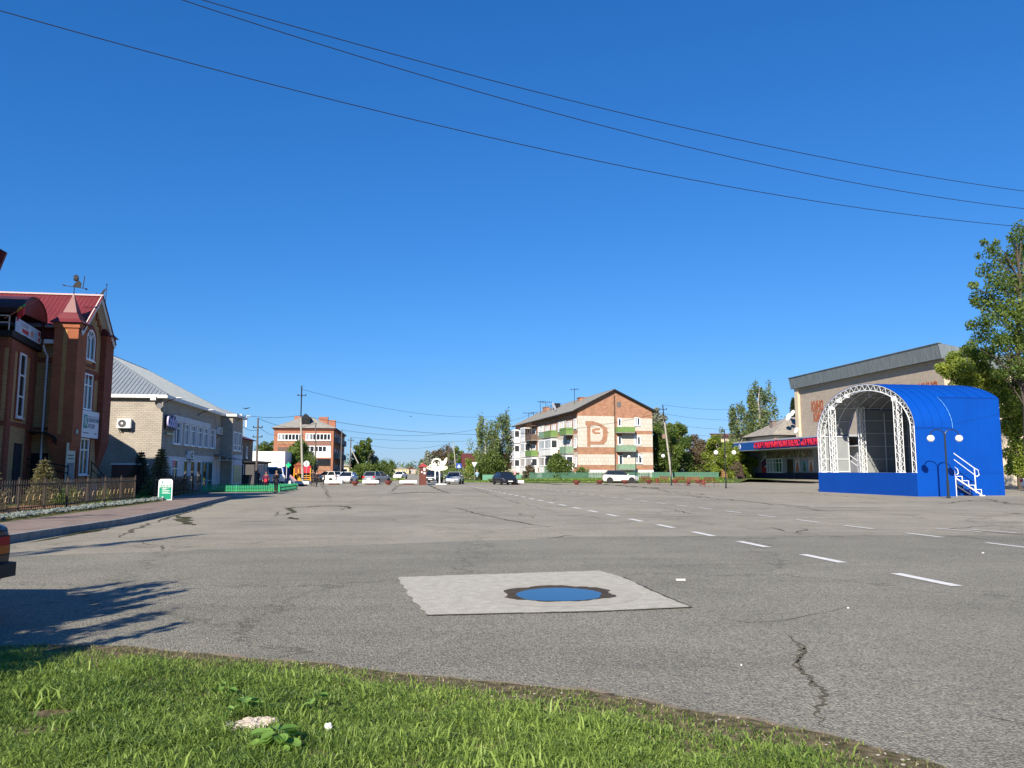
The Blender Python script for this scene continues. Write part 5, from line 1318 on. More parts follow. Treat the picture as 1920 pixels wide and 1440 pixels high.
def figpoly(b, pts): b.slab([(E(x, y)[0], -.034, E(x, y)[1]) for x, y in pts], (0, -.03, 0))
b = B()
figpoly(b, [(1198, 452), (1268, 450), (1292, 490), (1245, 496), (1200, 494)]); figpoly(b, [(1214, 496), (1245, 496), (1246, 694), (1216, 694)])
figpoly(b, [(1268, 452), (1300, 462), (1350, 480), (1398, 512), (1366, 530), (1330, 500), (1290, 486)]); figpoly(b, [(1366, 530), (1398, 512), (1408, 545), (1408, 600), (1400, 640), (1362, 610)])
figpoly(b, [(1362, 610), (1400, 640), (1370, 672), (1340, 645)]); figpoly(b, [(1246, 644), (1340, 645), (1370, 672), (1246, 674)])
figpoly(b, [(1262, 530), (1300, 518), (1340, 520), (1340, 536), (1290, 540), (1290, 556), (1340, 560), (1340, 574), (1280, 574), (1262, 552)])
figpoly(b, [(1398, 516), (1418, 516), (1418, 522), (1398, 522)]); figpoly(b, [(1398, 560), (1420, 560), (1420, 566), (1398, 566)])
b.build('brick_figure', OBR, apt)
b = B(); b.box(*(lambda a, c: (a[0], c[0], -.05, 0, c[1], a[1]))(E(1497, 270), E(1535, 320))); b.build('vent', mat('vent_grey', (.12, .12, .12), .8), apt)
for (xa, ya), (xb, yb) in (((1662, 418), (1718, 498)), ((1662, 595), (1722, 680)), ((1668, 770), (1738, 855))):
    a = E(xa, ya); c = E(xb, yb); w = c[0] - a[0]; win(apt, (a[0] + c[0]) / 2, -.034, c[1], w, a[1] - c[1], '-y', 2, (), .13, .08, .3)
for (xa, ya), (xb, yb) in (((1503, 422), (1542, 505)), ((1503, 598), (1545, 680)), ((1510, 775), (1556, 870))):
    a = E(xa, ya); c = E(xb, yb); w = c[0] - a[0]; win(apt, (a[0] + c[0]) / 2, -.034, c[1], w, a[1] - c[1], '-y', 1, (), .16, .08, 0, name='balcony_door')
GRB = mat('balcony_green', (0.16, 0.27, 0.08), .7, var=.25, scale=3); GRB2 = mat('balcony_pale_green', (0.24, 0.36, 0.24), .7, var=.35, scale=3)
WDB = mat('balcony_wood', (0.16, 0.11, 0.085), .8, var=.4, scale=4, sx=6, sz=.5)
def balcony(x0, x1, z, m, y=-1.1, ph=.95, open_=True):
    b = B(); b.box(x0, x1, y, 0, z - .12, z); b.build('balcony_slab', CONC, apt)
    b = B(); b.box(x0, x1, y - .02, y + .02, z, z + ph); b.box(x0, x0 + .04, y, 0, z, z + ph); b.box(x1 - .04, x1, y, 0, z, z + ph); b.build('balcony', m, apt)
for (xa, ya), (xb, yb), m in (((1476, 512), (1645, 562), GRB), ((1480, 684), (1655, 738), GRB2), ((1488, 862), (1655, 908), GRB2)):
    a = E(xa, ya); c = E(xb, yb); balcony(a[0] + .1, c[0], c[1], m, ph=a[1] - c[1] + .05)
# side balconies on the long lit facade
def side(y0, y1, z, kind, h=1.0):
    d = 1.15
    if kind in ('green', 'green2', 'wood'):
        m = {'green': GRB, 'green2': GRB2, 'wood': WDB}[kind]
        b = B(); b.box(-d, 0, y0, y1, z - .12, z); b.build('balcony_slab', CONC, apt)
        b = B(); b.box(-d - .02, -d + .02, y0, y1, z, z + h); b.box(-d, 0, y0, y0 + .04, z, z + h); b.box(-d, 0, y1 - .04, y1, z, z + h); b.build('balcony', m, apt)
        yc = (y0 + y1) / 2; win(apt, -.034, yc - .8, z, .8, 2.05, '-x', 1, (), .13, .07, 0, name='balcony_door'); win(apt, -.034, yc + .7, z + .75, 1.3, 1.3, '-x', 2, (), .12, .07, .4)
        if kind == 'wood':
            for k in range(4): b = B(); yy = y0 + (y1 - y0) * k / 3; b.box(-d - .03, -d + .05, yy - .06, yy + .06, z + h, z + 2.4); b.build('balcony_post', WDB, apt)
            b = B(); b.box(-d, -.02, y0, y1, z + 2.4, z + 2.5); b.build('balcony_roof', WDB, apt)
    else:
        b = B(); b.box(-d, -.04, y0, y1, z - .12, z + .95); b.box(-d, -.04, y0, y1, z + 2.35, z + 2.5); b.build('loggia', WHT, apt)
        n = max(2, int((y1 - y0) / .8)); L = y1 - y0
        win(apt, -d + .07, (y0 + y1) / 2, z + .95, L - .02, 1.4, '-x', n, (), .1, .07, 0); win(apt, -d / 2 - .02, y0 + .01, z + .95, d - .06, 1.4, '-y', 1, (), .12, .06, 0)
        b = B(); b.box(-d + .08, -.05, y0 + .1, y1 - .05, z + .95, z + 2.35); b.build('loggia_inside', mat('loggia_dark', (.13, .14, .15), .8), apt)
F1, F2, F3 = 1.0, 3.75, 6.55
for y0, y1, ks_ in [(2.2, 5.6, ('glass', 'green2', 'green')), (10.6, 14.6, ('green2', 'glass', 'green')), (14.7, 18.2, ('glass', 'glass', 'green2')), (23.4, 28.0, ('glass', 'green', 'wood')), (28.4, 32.0, ('glass', 'glass', 'glass')), (37.0, 40.8, ('glass', 'glass', 'glass'))]:
    for z, k in zip((F1, F2, F3), ks_): side(y0, y1, z, k)
for z in (F1, F2, F3):
    for y in (1.1, 7.6, 9.6, 20.0, 22.2, 33.3, 35.5): win(apt, -.034, y, z + .75, 1.2, 1.4, '-x', 2, (), .13, .07, .3)
b = B(); z_ = AE
for s_ in (0, 1):
    xa = -.7 if s_ == 0 else AW + .7; rz_ = AR_ + .12; mx = AW / 2 - .2; za = AE - .7 * (AR_ - AE) / (AW / 2) + .1
    b.slab([(xa, -.5, za), (mx, -.5, rz_), (mx, AL + .4, rz_), (xa, AL + .4, za)], (0, 0, .1))
    for i in range(11):
        t = i / 10; b.beam((xa + (mx - xa) * t, -.5, za + (rz_ - za) * t + .11), (xa + (mx - xa) * t, AL + .4, za + (rz_ - za) * t + .11), .05, .03)
b.build('roof', mat('asbestos_roof', (0.33, 0.315, 0.275), .9, var=.3, scale=1.2, streak=.2), apt)
b = B(); b.slab([(-.75, -.55, AE - .33), (AW / 2 - .2, -.55, AR_ + .02), (AW / 2 - .2, -.55, AR_ + .2), (-.75, -.55, AE - .12)], (0, .08, 0)); b.slab([(AW + .75, -.55, AE - .33), (AW / 2 - .2, -.55, AR_ + .02), (AW / 2 - .2, -.55, AR_ + .2), (AW + .75, -.55, AE - .12)], (0, .08, 0)); b.beam((-.72, -.5, AE - .3), (-.72, AL, AE - .3), .1, .14); b.build('bargeboard', DARK, apt)
for y, x in ((12, 4.2), (24, 3.4), (32, 3.6)):
    b = B(); b.box(x, x + .9, y, y + 1.5, AE + .5, AR_ + .05); b.box(x - .1, x + 1.0, y - .1, y + 1.6, AR_ + .05, AR_ + .15); b.build('chimney', OBR if y != 24 else DARK, apt)
# aerials on the roof
def aerial(x, y, h, kind, label):
    t = thing('aerial', label, 'aerial', AO + Vector((math.cos(AA) * x - math.sin(AA) * y, math.sin(AA) * x + math.cos(AA) * y, AE + 1.0)), AA, 'television aerials on the apartment roof')
    b = B(); b.tube([(0, 0, 0), (rnd.uniform(-.2, .2), 0, h)], .045, 6); b.build('mast', DARK, t); b = B()
    if kind == 0:
        b.beam((-1.1, 0, h), (1.1, 0, h), .05)
        for i in range(7): b.beam((-1.1 + i * .36, 0, h - .22), (-1.1 + i * .36, 0, h + .22), .05)
    else:
        b.beam((-.7, 0, h - .3), (.9, 0, h - .1), .05)
        for i in range(4): b.beam((-.5 + i * .35, -.4, h - .25), (-.5 + i * .35, .4, h - .2), .05)
    b.build('antenna', DARK, t)
for i, (px, Y, kind, yt) in enumerate([(991, 146, 0, 768), (1001, 142, 1, 765), (1014, 138, 1, 744), (1024, 134, 0, 747), (1033, 131, 1, 752), (1077, 120, 1, 722)]):
    k = (px - 960) / 1443
    y = (9.55 + .976 * 3.2 - k * (112 + .216 * 3.2)) / (.216 + .976 * k); zt = AT(px, yt, Y)[2] - .4 - AE - 1.0
    aerial(3.2, y, max(1.5, zt), kind, ['aerial with a comb of bars farthest left on the apartment roof', 'thin aerial just right of the leftmost comb aerial', 'tall leaning aerial in the middle of the apartment roof', 'aerial with a flat comb of bars near the middle chimney', 'short twin armed aerial left of the dish', 'lone tall thin aerial above the near part of the roof'][i])
dish(AT(1037, 762, 130), .7, 'tilted white satellite dish on the apartment roof', 1.15)

# far apartment house
aA = thing('apartment_house', 'distant three storey red brick apartment house with glazed loggias and hipped roof', 'building', SQ(-20.4, 134), SA)
FRB = brick('far_red_brick', (0.44, 0.17, 0.095), (0.36, 0.14, 0.08), (0.3, 0.17, 0.12), blotch=.2, bh=.1)
b = B(); b.box(0, 9.8, 0, 28, 0, 8.5); b.build('wall', FRB, aA)
def EA(zx, zy): p, z = onq(440 + zx / 6, 700 + zy / 6, 134); return p + 20.4, z
def rect(zx0, zy0, zx1, zy1): a = EA(zx0, zy0); c = EA(zx1, zy1); return a[0], c[0], c[1], a[1]
for r_, m, cols in [((487, 678, 760, 756), PVC, 7), ((800, 676, 1080, 756), PVC, 7), ((800, 815, 1035, 888), PVC, 5), ((885, 962, 1075, 1035), DARK, 5)]:
    x0, x1, z0, z1 = rect(*r_); win(aA, (x0 + x1) / 2, -.01, z0, x1 - x0, z1 - z0, '-y', cols, (), .12, .1, .2, FM=m)
for r_, m in [((800, 890, 1080, 948), WHT), ((1035, 815, 1080, 889), WHT), ((800, 760, 1080, 812), mat('brown_cladding', (.25, .13, .1), .8, var=.15)), ((487, 762, 756, 800), OBR), ((487, 830, 640, 890), WDB), ((885, 1040, 1080, 1095), OBR)]:
    x0, x1, z0, z1 = rect(*r_); b = B(); b.box(x0, x1, -.06, 0, z0, z1); b.build('balcony_panel', m, aA)
b = B(); b.box(-.2, 10, -.25, 28.2, 8.5, 8.75); b.build('eave', mat('eave_red', (.2, .06, .04), .8), aA)
b = B(); b.add([(-.5, -.5, 8.75), (10.3, -.5, 8.75), (10.3, 28.4, 8.75), (-.5, 28.4, 8.75), (4.9, 4.5, 11.2), (4.9, 24, 11.2)], [(0, 1, 4), (1, 2, 5, 4), (2, 3, 5), (3, 0, 4, 5)]); b.build('roof', mat('asbestos_roof', ()), aA)
b = B(); b.box(4.2, 5.7, .9, 3.2, 9.3, 10.7); b.slab([(4.0, .8, 10.4), (5.9, .8, 10.4), (4.95, .8, 11.3)], (0, 3, 0)); b.box(4.35, 4.8, .85, .95, 9.35, 10.2, 1); b.box(5.1, 5.55, .85, .95, 9.35, 10.2, 1); b.build('dormer', [DARK, BLK], aA)
for x0, x1, y in ((2.2, 3.9, 8), (6.4, 8.0, 9), (8.3, 9.5, 7)): b = B(); b.box(x0, x1, y, y + 1.2, 8.8, 11.3 if x0 < 8 else 10.6); b.build('chimney', FRB, aA)
for z in (1.0, 3.7, 6.4):
    for y in (2, 7.5, 13, 18.5): b = B(); b.box(9.8, 10.6, y, y + 3.2, z - .1, z + .9); b.build('side_balcony', mat('grey_parapet', (.2, .2, .2), .8), aA)
for z in (1.9, 4.6, 7.2):
    for y in (3.5, 9, 14.5, 20, 25): win(aA, 9.81, y, z - .6, 1.3, 1.3, '+x', 2, (), .1, .05)
# small shop buildings at far left
sh = thing('brick_shop', 'small brick shop with a red tiled roof behind the grey building', 'building', SQ(-18.2, 84), SA)
b = B(); b.box(-8, 1.2, 0, 12, 0, 5.1); b.build('wall', brick('shop_brick', (.30, .22, .16), (.24, .18, .13), (.18, .14, .1)), sh)
b = B(); b.add([(-8.4, -.4, 5.1), (1.7, -.4, 5.1), (1.7, 12.4, 5.1), (-8.4, 12.4, 5.1), (-3.4, 4, 7.0), (-3.4, 8, 7.0)], [(0, 1, 4), (1, 2, 5, 4), (2, 3, 5), (3, 0, 4, 5)]); b.build('roof', REDMET, sh)
for y in (2, 5, 8): win(sh, 1.21, y, 3.0, .9, 1.3, '+x', 2, (), .08, .06)
kx = thing('kiosk', 'low dark flat roofed shop annex with glazed front beside the wooden pole', 'building', SQ(-17.0, 86), SA)
b = B(); b.box(-1.5, 2.0, 0, 9, 0, 2.45); b.build('wall', mat('dark_annex', (.09, .085, .085), .8, var=.2), kx)
b = B(); b.box(-1.7, 2.3, -.3, 9.3, 2.45, 2.62); b.build('roof', DARK, kx)
for x in (-.6, .5): win(kx, x, -.01, .7, .9, 1.6, '-y', 2, (), .08, .06)
for y in (1.5, 3.2, 5, 7): win(kx, 2.01, y, .6, 1.2, 1.7, '+x', 2, (), .08, .06)
ph = thing('pharmacy', 'white flat roofed pharmacy with blue lower walls and a green sign', 'building', SQ(-20.6, 103), SA)
b = B(); b.box(0, 6.3, 0, 12, 0, 2.1); b.build('wall', mat('pharmacy_blue', (.01, .07, .32), .5, var=.1), ph)
b = B(); b.box(-2, 6.4, -.12, 12, 2.1, 4.05); b.build('parapet', WHT, ph)
pz0 = onq(475, 868, 103); 
b = B(); x0, x1 = onq(503, 866, 103)[0] + 20.6, onq(523, 866, 103)[0] + 20.6; zc = onq(510, 866, 103)[1]
b.box(x0, x1, -.15, -.12, zc - .17, zc + .17, 0); b.box(x0 + .05, x1 - .05, -.16, -.15, zc - .12, zc + .12, 1); b.build('shop_sign', [GP2, WHT], ph)
text('lettering', 'АПТЕКА', .24, .004, GP2, ph, ((x0 + x1) / 2, -.165, zc), (R_(90), 0, 0), 1.0)
for x in (1.3,): win(ph, x, -.01, 1.0, .8, .8, '-y', 1, (), .08, .06)
cr_ = thing('pharmacy_cross', 'green cross sign projecting from the right corner of the white pharmacy', 'sign', SQ(-13.7, 102.6, 2.3), SA)
b = B(); b.box(-.32, .32, -.05, .05, -.11, .11); b.box(-.11, .11, -.051, .051, -.32, .32); b.build('cross', mat('cross_green', (0.0, .5, .18), .5), cr_)
b = B(); b.beam((-.2, 0, 0), (-.2, 0, -2.1), .05); b.build('post', WHT, cr_)
# ============================================================ VEHICLES
TYR = mat('tyre', (0.02, 0.02, 0.02), .8); RIM = mat('rim', (0.42, 0.43, 0.44), .35, metal=.6)
CGL = mat('car_glass', (0.012, 0.016, 0.02), .05, spec=.8); BTR = mat('black_trim', (0.015, 0.015, 0.017), .5)
HL = mat('headlight', (0.7, 0.72, 0.74), .12, spec=.8); TLR = mat('tail_red', (0.50, 0.006, 0.008), .4, spec=.2); TLO = mat('tail_orange', (0.65, 0.13, 0.01), .4, spec=.2); TLW = mat('tail_clear', (0.45, 0.42, 0.36), .25)
PLT = mat('plate', (0.7, 0.7, 0.7), .5)
def paint(name, c, rough=.25, metal=.0): return mat(name, c, rough, spec=.6, metal=metal)
KINDS_ = {
 'sedan': dict(L=4.4, W=1.74, H=1.46, st=[(-1, .40, .74, .86), (-.97, .24, .90, .95), (-.88, .2, .97, 1), (-.45, .2, .96, 1), (.42, .2, .93, 1), (.6, .2, .90, 1), (.88, .2, .80, .97), (.97, .24, .68, .92), (1, .36, .56, .84)], gh=(-.78, .53, -.42, .12)),
 'hatch': dict(L=4.1, W=1.72, H=1.50, st=[(-1, .36, .80, .88), (-.98, .24, .96, .96), (-.9, .2, 1.0, 1), (-.4, .2, .97, 1), (.42, .2, .94, 1), (.6, .2, .92, 1), (.88, .2, .82, .97), (.97, .24, .68, .92), (1, .36, .56, .84)], gh=(-.95, .52, -.78, .12)),
 'suv': dict(L=4.5, W=1.86, H=1.66, st=[(-1, .46, .92, .86), (-.98, .3, 1.04, .95), (-.9, .26, 1.09, 1), (-.4, .26, 1.05, 1), (.42, .26, 1.02, 1), (.6, .26, 1.0, 1), (.88, .26, .93, .97), (.97, .3, .82, .92), (1, .42, .68, .84)], gh=(-.96, .50, -.70, .10)),
 'lada': dict(L=4.13, W=1.62, H=1.42, st=[(-1, .50, .90, .965), (-.99, .44, .965, .985), (-.97, .36, .99, .995), (-.9, .24, .99, 1), (-.45, .24, .99, 1), (.42, .24, .95, 1), (.6, .24, .93, 1), (.95, .26, .87, .98), (.985, .36, .80, .95), (1, .45, .72, .92)], gh=(-.66, .50, -.42, .10)),
}
def car(kind, x, y, rz, m, label, z=0.0, trim=None, group=None):
    K = KINDS_[kind]; L, W, H = K['L'], K['W'], K['H']; hl, hw = L / 2, W / 2
    t = thing('car', label, 'car', (x, y, z), rz, group)
    b = B(); secs = []
    for sx, zb, zt, wf in K['st']:
        w = hw * wf; X = sx * hl; h = zt - zb
        half = [(w * .90, zb), (w * .985, zb + h * .18), (w, zb + h * .5), (w * .985, zb + h * .78), (w * .93, zt - .025), (w * .80, zt)]
        secs.append([(X, yy, zz) for yy, zz in half] + [(X, -yy, zz) for yy, zz in half[::-1]])
    n = len(secs[0]); b.v = [v for s_ in secs for v in s_]
    for i in range(len(secs) - 1):
        for j in range(n): b.f.append((i * n + j, i * n + (j + 1) % n, (i + 1) * n + (j + 1) % n, (i + 1) * n + j)); b.m.append(0)
    b.f += [tuple(range(n))[::-1], tuple((len(secs) - 1) * n + j for j in range(n))]; b.m += [0, 0]
    body = b.build('body', m, t, smooth=(kind != 'lada'))
    zb_ = K['st'][3][2] - .02; g = [v * hl for v in K['gh']]; wb, wt = hw * .90, hw * .70; zr = H - .05
    b = B(); P = [(g[0], -wb, zb_), (g[1], -wb, zb_ - .03), (g[1], wb, zb_ - .03), (g[0], wb, zb_), (g[2], -wt, zr), (g[3], -wt, zr), (g[3], wt, zr), (g[2], wt, zr)]
    def inset(q, f=.08):
        c = sum((Vector(v) for v in q), Vector()) / 4; return [tuple(Vector(v).lerp(c, f)) for v in q]
    cab = B(); cab.add(P, [(0, 1, 5, 4), (1, 2, 6, 5), (2, 3, 7, 6), (3, 0, 4, 7), (4, 5, 6, 7)]); cab.build('cabin', BTR if kind != 'lada' else m, t)
    def pane(name, q, off):
        q = [Vector(v) for v in q]; nrm = (q[1] - q[0]).cross(q[2] - q[0]).normalized(); ctr = sum(q, Vector()) / 4
        if nrm.dot(ctr - Vector((0, 0, zb_))) < 0: nrm = -nrm
        bb = B(); bb.poly([v + nrm * off for v in q]); bb.build(name, CGL, t)
    pane('windscreen', inset([P[1], P[2], P[6], P[5]], .07), .012); pane('rear_window', inset([P[3], P[0], P[4], P[7]], .1), .012)
    mx = lambda a, c, f: tuple(Vector(a).lerp(Vector(c), f))
    for s_ in (0, 1):
        a, c, d, e = (P[0], P[1], P[5], P[4]) if s_ == 0 else (P[3], P[2], P[6], P[7])
        for f0, f1 in ((.06, .48), (.52, .95)): pane('side_window', [mx(mx(a, c, f0), mx(e, d, f0), .1), mx(mx(a, c, f1), mx(e, d, f1), .1), mx(mx(a, c, f1), mx(e, d, f1), .9), mx(mx(a, c, f0), mx(e, d, f0), .9)], .012)
    b = B(); b.slab([(g[2] - .04, -wt - .02, zr), (g[3] + .06, -wt - .02, zr), (g[3] + .06, wt + .02, zr), (g[2] - .04, wt + .02, zr)], (0, 0, .045))
    for p, q in ((0, 4), (1, 5), (2, 6), (3, 7)): b.beam(P[p], P[q], .07, .07)
    for s_ in (-1, 1): xm = (g[0] + g[1]) / 2; b.beam((xm, s_ * (wb + .005), zb_), ((g[2] + g[3]) / 2, s_ * (wt + .01), zr), .06, .05)
    b.build('roof', m if kind != 'suv' or trim is None else trim, t, smooth=False)
    r = .31 if kind != 'suv' else .36
    for sx, sn in ((-.60, 'w'), (.62, 'w')):
        for s_ in (-1, 1):
            b = B(); b.lathe([(r + .055, 0), (r + .055, .02)], 20); b.build('wheel_arch', BTR, t, (sx * hl, s_ * (hw - .012 if s_ > 0 else hw + .008), r + .02), rot=(R_(90), 0, 0))
            b = B(); b.lathe([(r * .62, -.1), (r * .97, -.1), (r, -.06), (r, .06), (r * .97, .1), (r * .62, .1)], 20); w_ = b.build('wheel', TYR, t, (sx * hl, s_ * (hw - .06), r), rot=(R_(90), 0, 0))
            b = B(); b.lathe([(.05, .09), (r * .64, .10), (r * .64, -.10), (.05, -.09)], 14); b.build('rim', RIM, w_)
    if kind != 'lada':
        F = K['st'][-1]; xf = hl * .985
        b = B(); b.box(xf - .02, hl + .012, -hw * .42, hw * .42, F[1] + .02, F[1] + .14); b.build('lower_grille', BTR, t)
        b = B(); b.box(hl * .97, hl * .992, -hw * .38, hw * .38, F[2] - .03, F[2] + .09); b.build('grille', BTR, t)
        for s_ in (-1, 1):
            b = B(); b.slab([(hl * .955, s_ * hw * .45, F[2] + .01), (hl * .92, s_ * hw * .92, F[2] + .03), (hl * .88, s_ * hw * .95, F[2] + .17), (hl * .93, s_ * hw * .5, F[2] + .13)], (.05, 0, -.02)); b.build('headlight', HL, t)
            b = B(); b.box(-hl * 1.0, -hl * .95, s_ * hw * .6, s_ * hw * .93, K['st'][1][2] - .26, K['st'][1][2] - .02); b.build('taillight', TLR, t)
            b = B(); b.box(g[1] - .25, g[1] - .1, s_ * hw * 1.0, s_ * (hw + .16), zb_ + .02, zb_ + .14); b.build('mirror', m, t)
        b = B(); b.box(hl + .012, hl + .025, -.26, .26, F[1] + .0, F[1] + .11); b.build('number_plate', PLT, t)
        b = B(); b.box(-hl - .012, -hl + .01, -.26, .26, .55, .66); b.build('number_plate', PLT, t)
    else:
        b = B(); b.slab([(-hl - .10, -.74, .44), (-hl + .1, -.83, .44), (-hl + .1, .83, .44), (-hl - .10, .74, .44), (-hl - .13, .70, .44), (-hl - .13, -.70, .44)], (0, 0, .14)); b.build('bumper', BTR, t)
        b = B(); b.box(hl - .05, hl + .12, -.8, .8, .42, .56); b.build('bumper', BTR, t)
        b = B(); b.box(-hl + .05, -hl + .2, -.6, .6, .3, .46); b.build('valance', BTR, t)
        for s_ in (-1, 1):
            lt = B(); lt.box(-hl - .022, -hl + .03, s_ * .36, s_ * .735, .655, .865); lo = lt.build('taillight', BTR, t)
            for nm, mm_, y0, y1, z0, z1 in (('lens', TLR, .38, .715, .765, .855), ('lens', TLO, .50, .715, .675, .762), ('lens', TLW, .38, .497, .675, .762)):
                b = B(); b.box(-hl - .032, -hl - .022, s_ * y0, s_ * y1, z0, z1); b.build(nm, mm_, lo)
            b = B(); b.box(hl - .02, hl + .03, s_ * .45, s_ * .75, .62, .78); b.build('headlight', HL, t)
        b = B(); b.box(-hl - .004, -hl + .0, -.36, .36, .655, .875); b.build('rear_panel', BTR, t)
        b = B(); b.beam((-hl - .005, -.70, .915), (-hl - .005, .70, .915), .015, .015); b.build('trunk_trim', BTR, t)
    return t
XY = lambda px, Y: (px - 960) / 1443 * Y
CH = paint('dark_cherry', (0.035, 0.006, 0.018)); WP = paint('white_car_paint', (0.78, 0.78, 0.77)); SP_ = paint('silver_car_paint', (0.40, 0.43, 0.46), .25, .5)
BK = paint('black_car_paint', (0.012, 0.014, 0.02)); RD = paint('red_car_paint', (0.45, 0.02, 0.015)); DG = paint('dark_grey_car_paint', (0.06, 0.065, 0.075), .25, .3); NV = paint('navy_car_paint', (0.02, 0.04, 0.1))
car('lada', -5.40 - 2.065 - .035, 7.70, math.pi + .0, CH, 'dark boxy old sedan cut off by the left edge of the picture')
car('sedan', XY(654, 97), 97, R_(-92), WP, 'white sedan facing the camera between two low white planters')
car('hatch', XY(706, 91), 92, R_(72), SP_, 'silver estate car seen from behind near the second red bowl')
car('sedan', XY(752, 150), 150, R_(-98), WP, 'small white sedan far down the street centre')
car('suv', XY(811, 101), 103, R_(-95), DG, 'dark grey car with pale bumper right behind the brown pillar')
car('sedan', XY(852, 91), 92, R_(-93), SP_, 'silver sedan facing the camera right of the white emblem')
car('sedan', XY(876, 158), 158, R_(-15), RD, 'red car parked across the far left of the birches')
car('sedan', XY(834, 150), 150, R_(-40), WP, 'tiny white car between the emblem and the silver sedan')
car('sedan', XY(946, 87), 88, R_(-72), BK, 'black sedan driving toward the camera beside a white planter')
car('suv', XY(1164, 98), 99, R_(-7), WP, 'white crossover parked side on in front of the apartment house', trim=BTR)
car('hatch', XY(612, 108), 110, R_(150), WP, 'white hatchback seen from its rear side behind the walkers')
car('sedan', XY(632, 117), 118, R_(165), NV, 'dark blue car half hidden behind the white hatchback')
car('sedan', XY(1232, 126), 127, R_(20), paint('blue_car_paint', (.03, .12, .4)), 'blue car under the tree beside the apartment house', z=.4)
car('sedan', XY(1271, 128), 129, R_(0), BK, 'black car behind the green fence right of the concrete pole', z=.4)
car('sedan', 43.6, 62.5, R_(5), WP, 'white car just entering the right edge beyond the stage')
car('hatch', XY(905, 165), 165, R_(0), WP, 'pale car hidden behind the birches near the dark roofed house')
# white van by the pharmacy
vx, vy = SQ(-15.0, 97.5)[:2]
t = thing('delivery_van', 'white and grey van parked in front of the white pharmacy', 'van', (vx, vy, 0), R_(-55))
b = B(); b.slab([(-2.2, -.92, .3), (2.3, -.92, .3), (2.4, -.92, .9), (1.75, -.92, 1.15), (1.2, -.92, 1.95), (.9, -.92, 2.05), (-2.2, -.92, 2.05)], (0, 1.84, 0)); b.build('body', WP, t)
b = B(); b.slab([(1.74, -.8, 1.18), (1.24, -.8, 1.9), (1.24, .8, 1.9), (1.74, .8, 1.18)], (.02, 0, .02)); b.build('windscreen', CGL, t)
for s_ in (-1, 1):
    b = B(); b.slab([(.6, s_ * .93, 1.2), (1.6, s_ * .93, 1.2), (1.15, s_ * .93, 1.85), (.6, s_ * .93, 1.85)], (0, s_ * .01, 0)); b.build('side_window', CGL, t)
    b = B(); b.box(2.3, 2.41, s_ * .5, s_ * .85, .75, .95); b.build('headlight', HL, t)
    for x in (-1.4, 1.5): b = B(); b.lathe([(.2, -.1), (.33, -.1), (.33, .1), (.2, .1)], 16); w_ = b.build('wheel', TYR, t, (x, s_ * .85, .33), rot=(R_(90), 0, 0)); b = B(); b.lathe([(.04, .1), (.21, .1), (.21, -.1), (.04, -.1)], 12); b.build('rim', RIM, w_)

# ============================================================ SQUARE FURNITURE
PWH = mat('planter_white', (0.72, 0.71, 0.67), .85, var=.12, scale=3, streak=.1); TERR = mat('terracotta_paint', (0.19, 0.05, 0.035), .6, var=.25, scale=5)
def slab_planter(x, y, L, label, rz=0.03):
    t = thing('planter', label, 'planter', (x, y, 0), rz, 'low white concrete planters across the square')
    b = B(); b.box(-L / 2, L / 2, -.45, .45, .2, .52); b.build('trough', PWH, t); b = B(); b.box(-L * .28, L * .28, -.3, .3, 0, .2); b.build('base', mat('planter_base', (.12, .05, .04), .8), t)
    b = B(); b.box(-L / 2 + .08, L / 2 - .08, -.37, .37, .5201, .53); b.build('soil', M_MULCH, t)
for px, Y, L, lb in [(571, 80, 1.45, 'white planter nearest the green picket fence'), (629, 86, 1.95, 'white planter left of the white sedan'), (698, 86, 1.8, 'white planter in front of the silver estate car'), (768, 86, 1.95, 'white planter left of the brown pillar'), (967, 87, 1.8, 'white planter beside the black sedan')]:
    slab_planter(XY(px, Y), Y, L, lb)
def bowl(x, y, label, s=1.0):
    t = thing('flower_bowl', label, 'planter', (x, y, 0), 0, 'red brown bowl planters on the square')
    b = B(); b.lathe([(.16, 0), (.2, .06), (.2, .12), (.36, .24), (.41, .36), (.42, .44), (.39, .45)], 18); b.build('bowl', TERR, t, smooth=False)
    b = B(); b.lathe([(.425, .40), (.445, .42), (.445, .47), (.40, .48)], 18); b.build('rim', TERR, t)
for px, Y, lb in [(668, 82, 'red bowl planter between the two white planters left of centre'), (730, 86, 'red bowl planter just right of the silver estate car'), (1080, 87, 'leftmost red bowl planter before the green fence'), (1123, 90, 'red bowl planter at the tail of the white crossover'), (1170, 92, 'red bowl planter under the door of the white crossover'), (1214.5, 95, 'red bowl planter behind the leftmost bench'), (1263, 97, 'red bowl planter right of the single globe lamp'), (1306, 96, 'red bowl planter behind the right hand benches')]:
    bowl(XY(px, Y), Y, lb)
# advertising pillar
x, y = XY(794, 86), 86
t = thing('advertising_pillar', 'brown red square pillar with a red pyramid roof and paper notices', 'pillar', (x, y, 0), .35)
b = B(); b.box(-.33, .33, -.33, .33, 0, 2.0); b.build('body', mat('pillar_brown', (.16, .055, .04), .8, var=.2, scale=4), t)
b = B(); b.lathe([(.62, 2.0), (.60, 2.06), (.1, 2.36), (.03, 2.42)], 4, a0=math.pi / 4); b.build('roof', mat('pillar_roof', (.38, .06, .06), .5, var=.15), t)
for i, (a, c, z0, z1) in enumerate([(-.02, .2, 1.55, 1.9), (.0, .22, 1.2, 1.42), (-.28, -.12, 1.35, 1.5)]): b = B(); b.box(a, c, -.335, -.331, z0, z1); b.build('notice', mat('paper', ()), t)
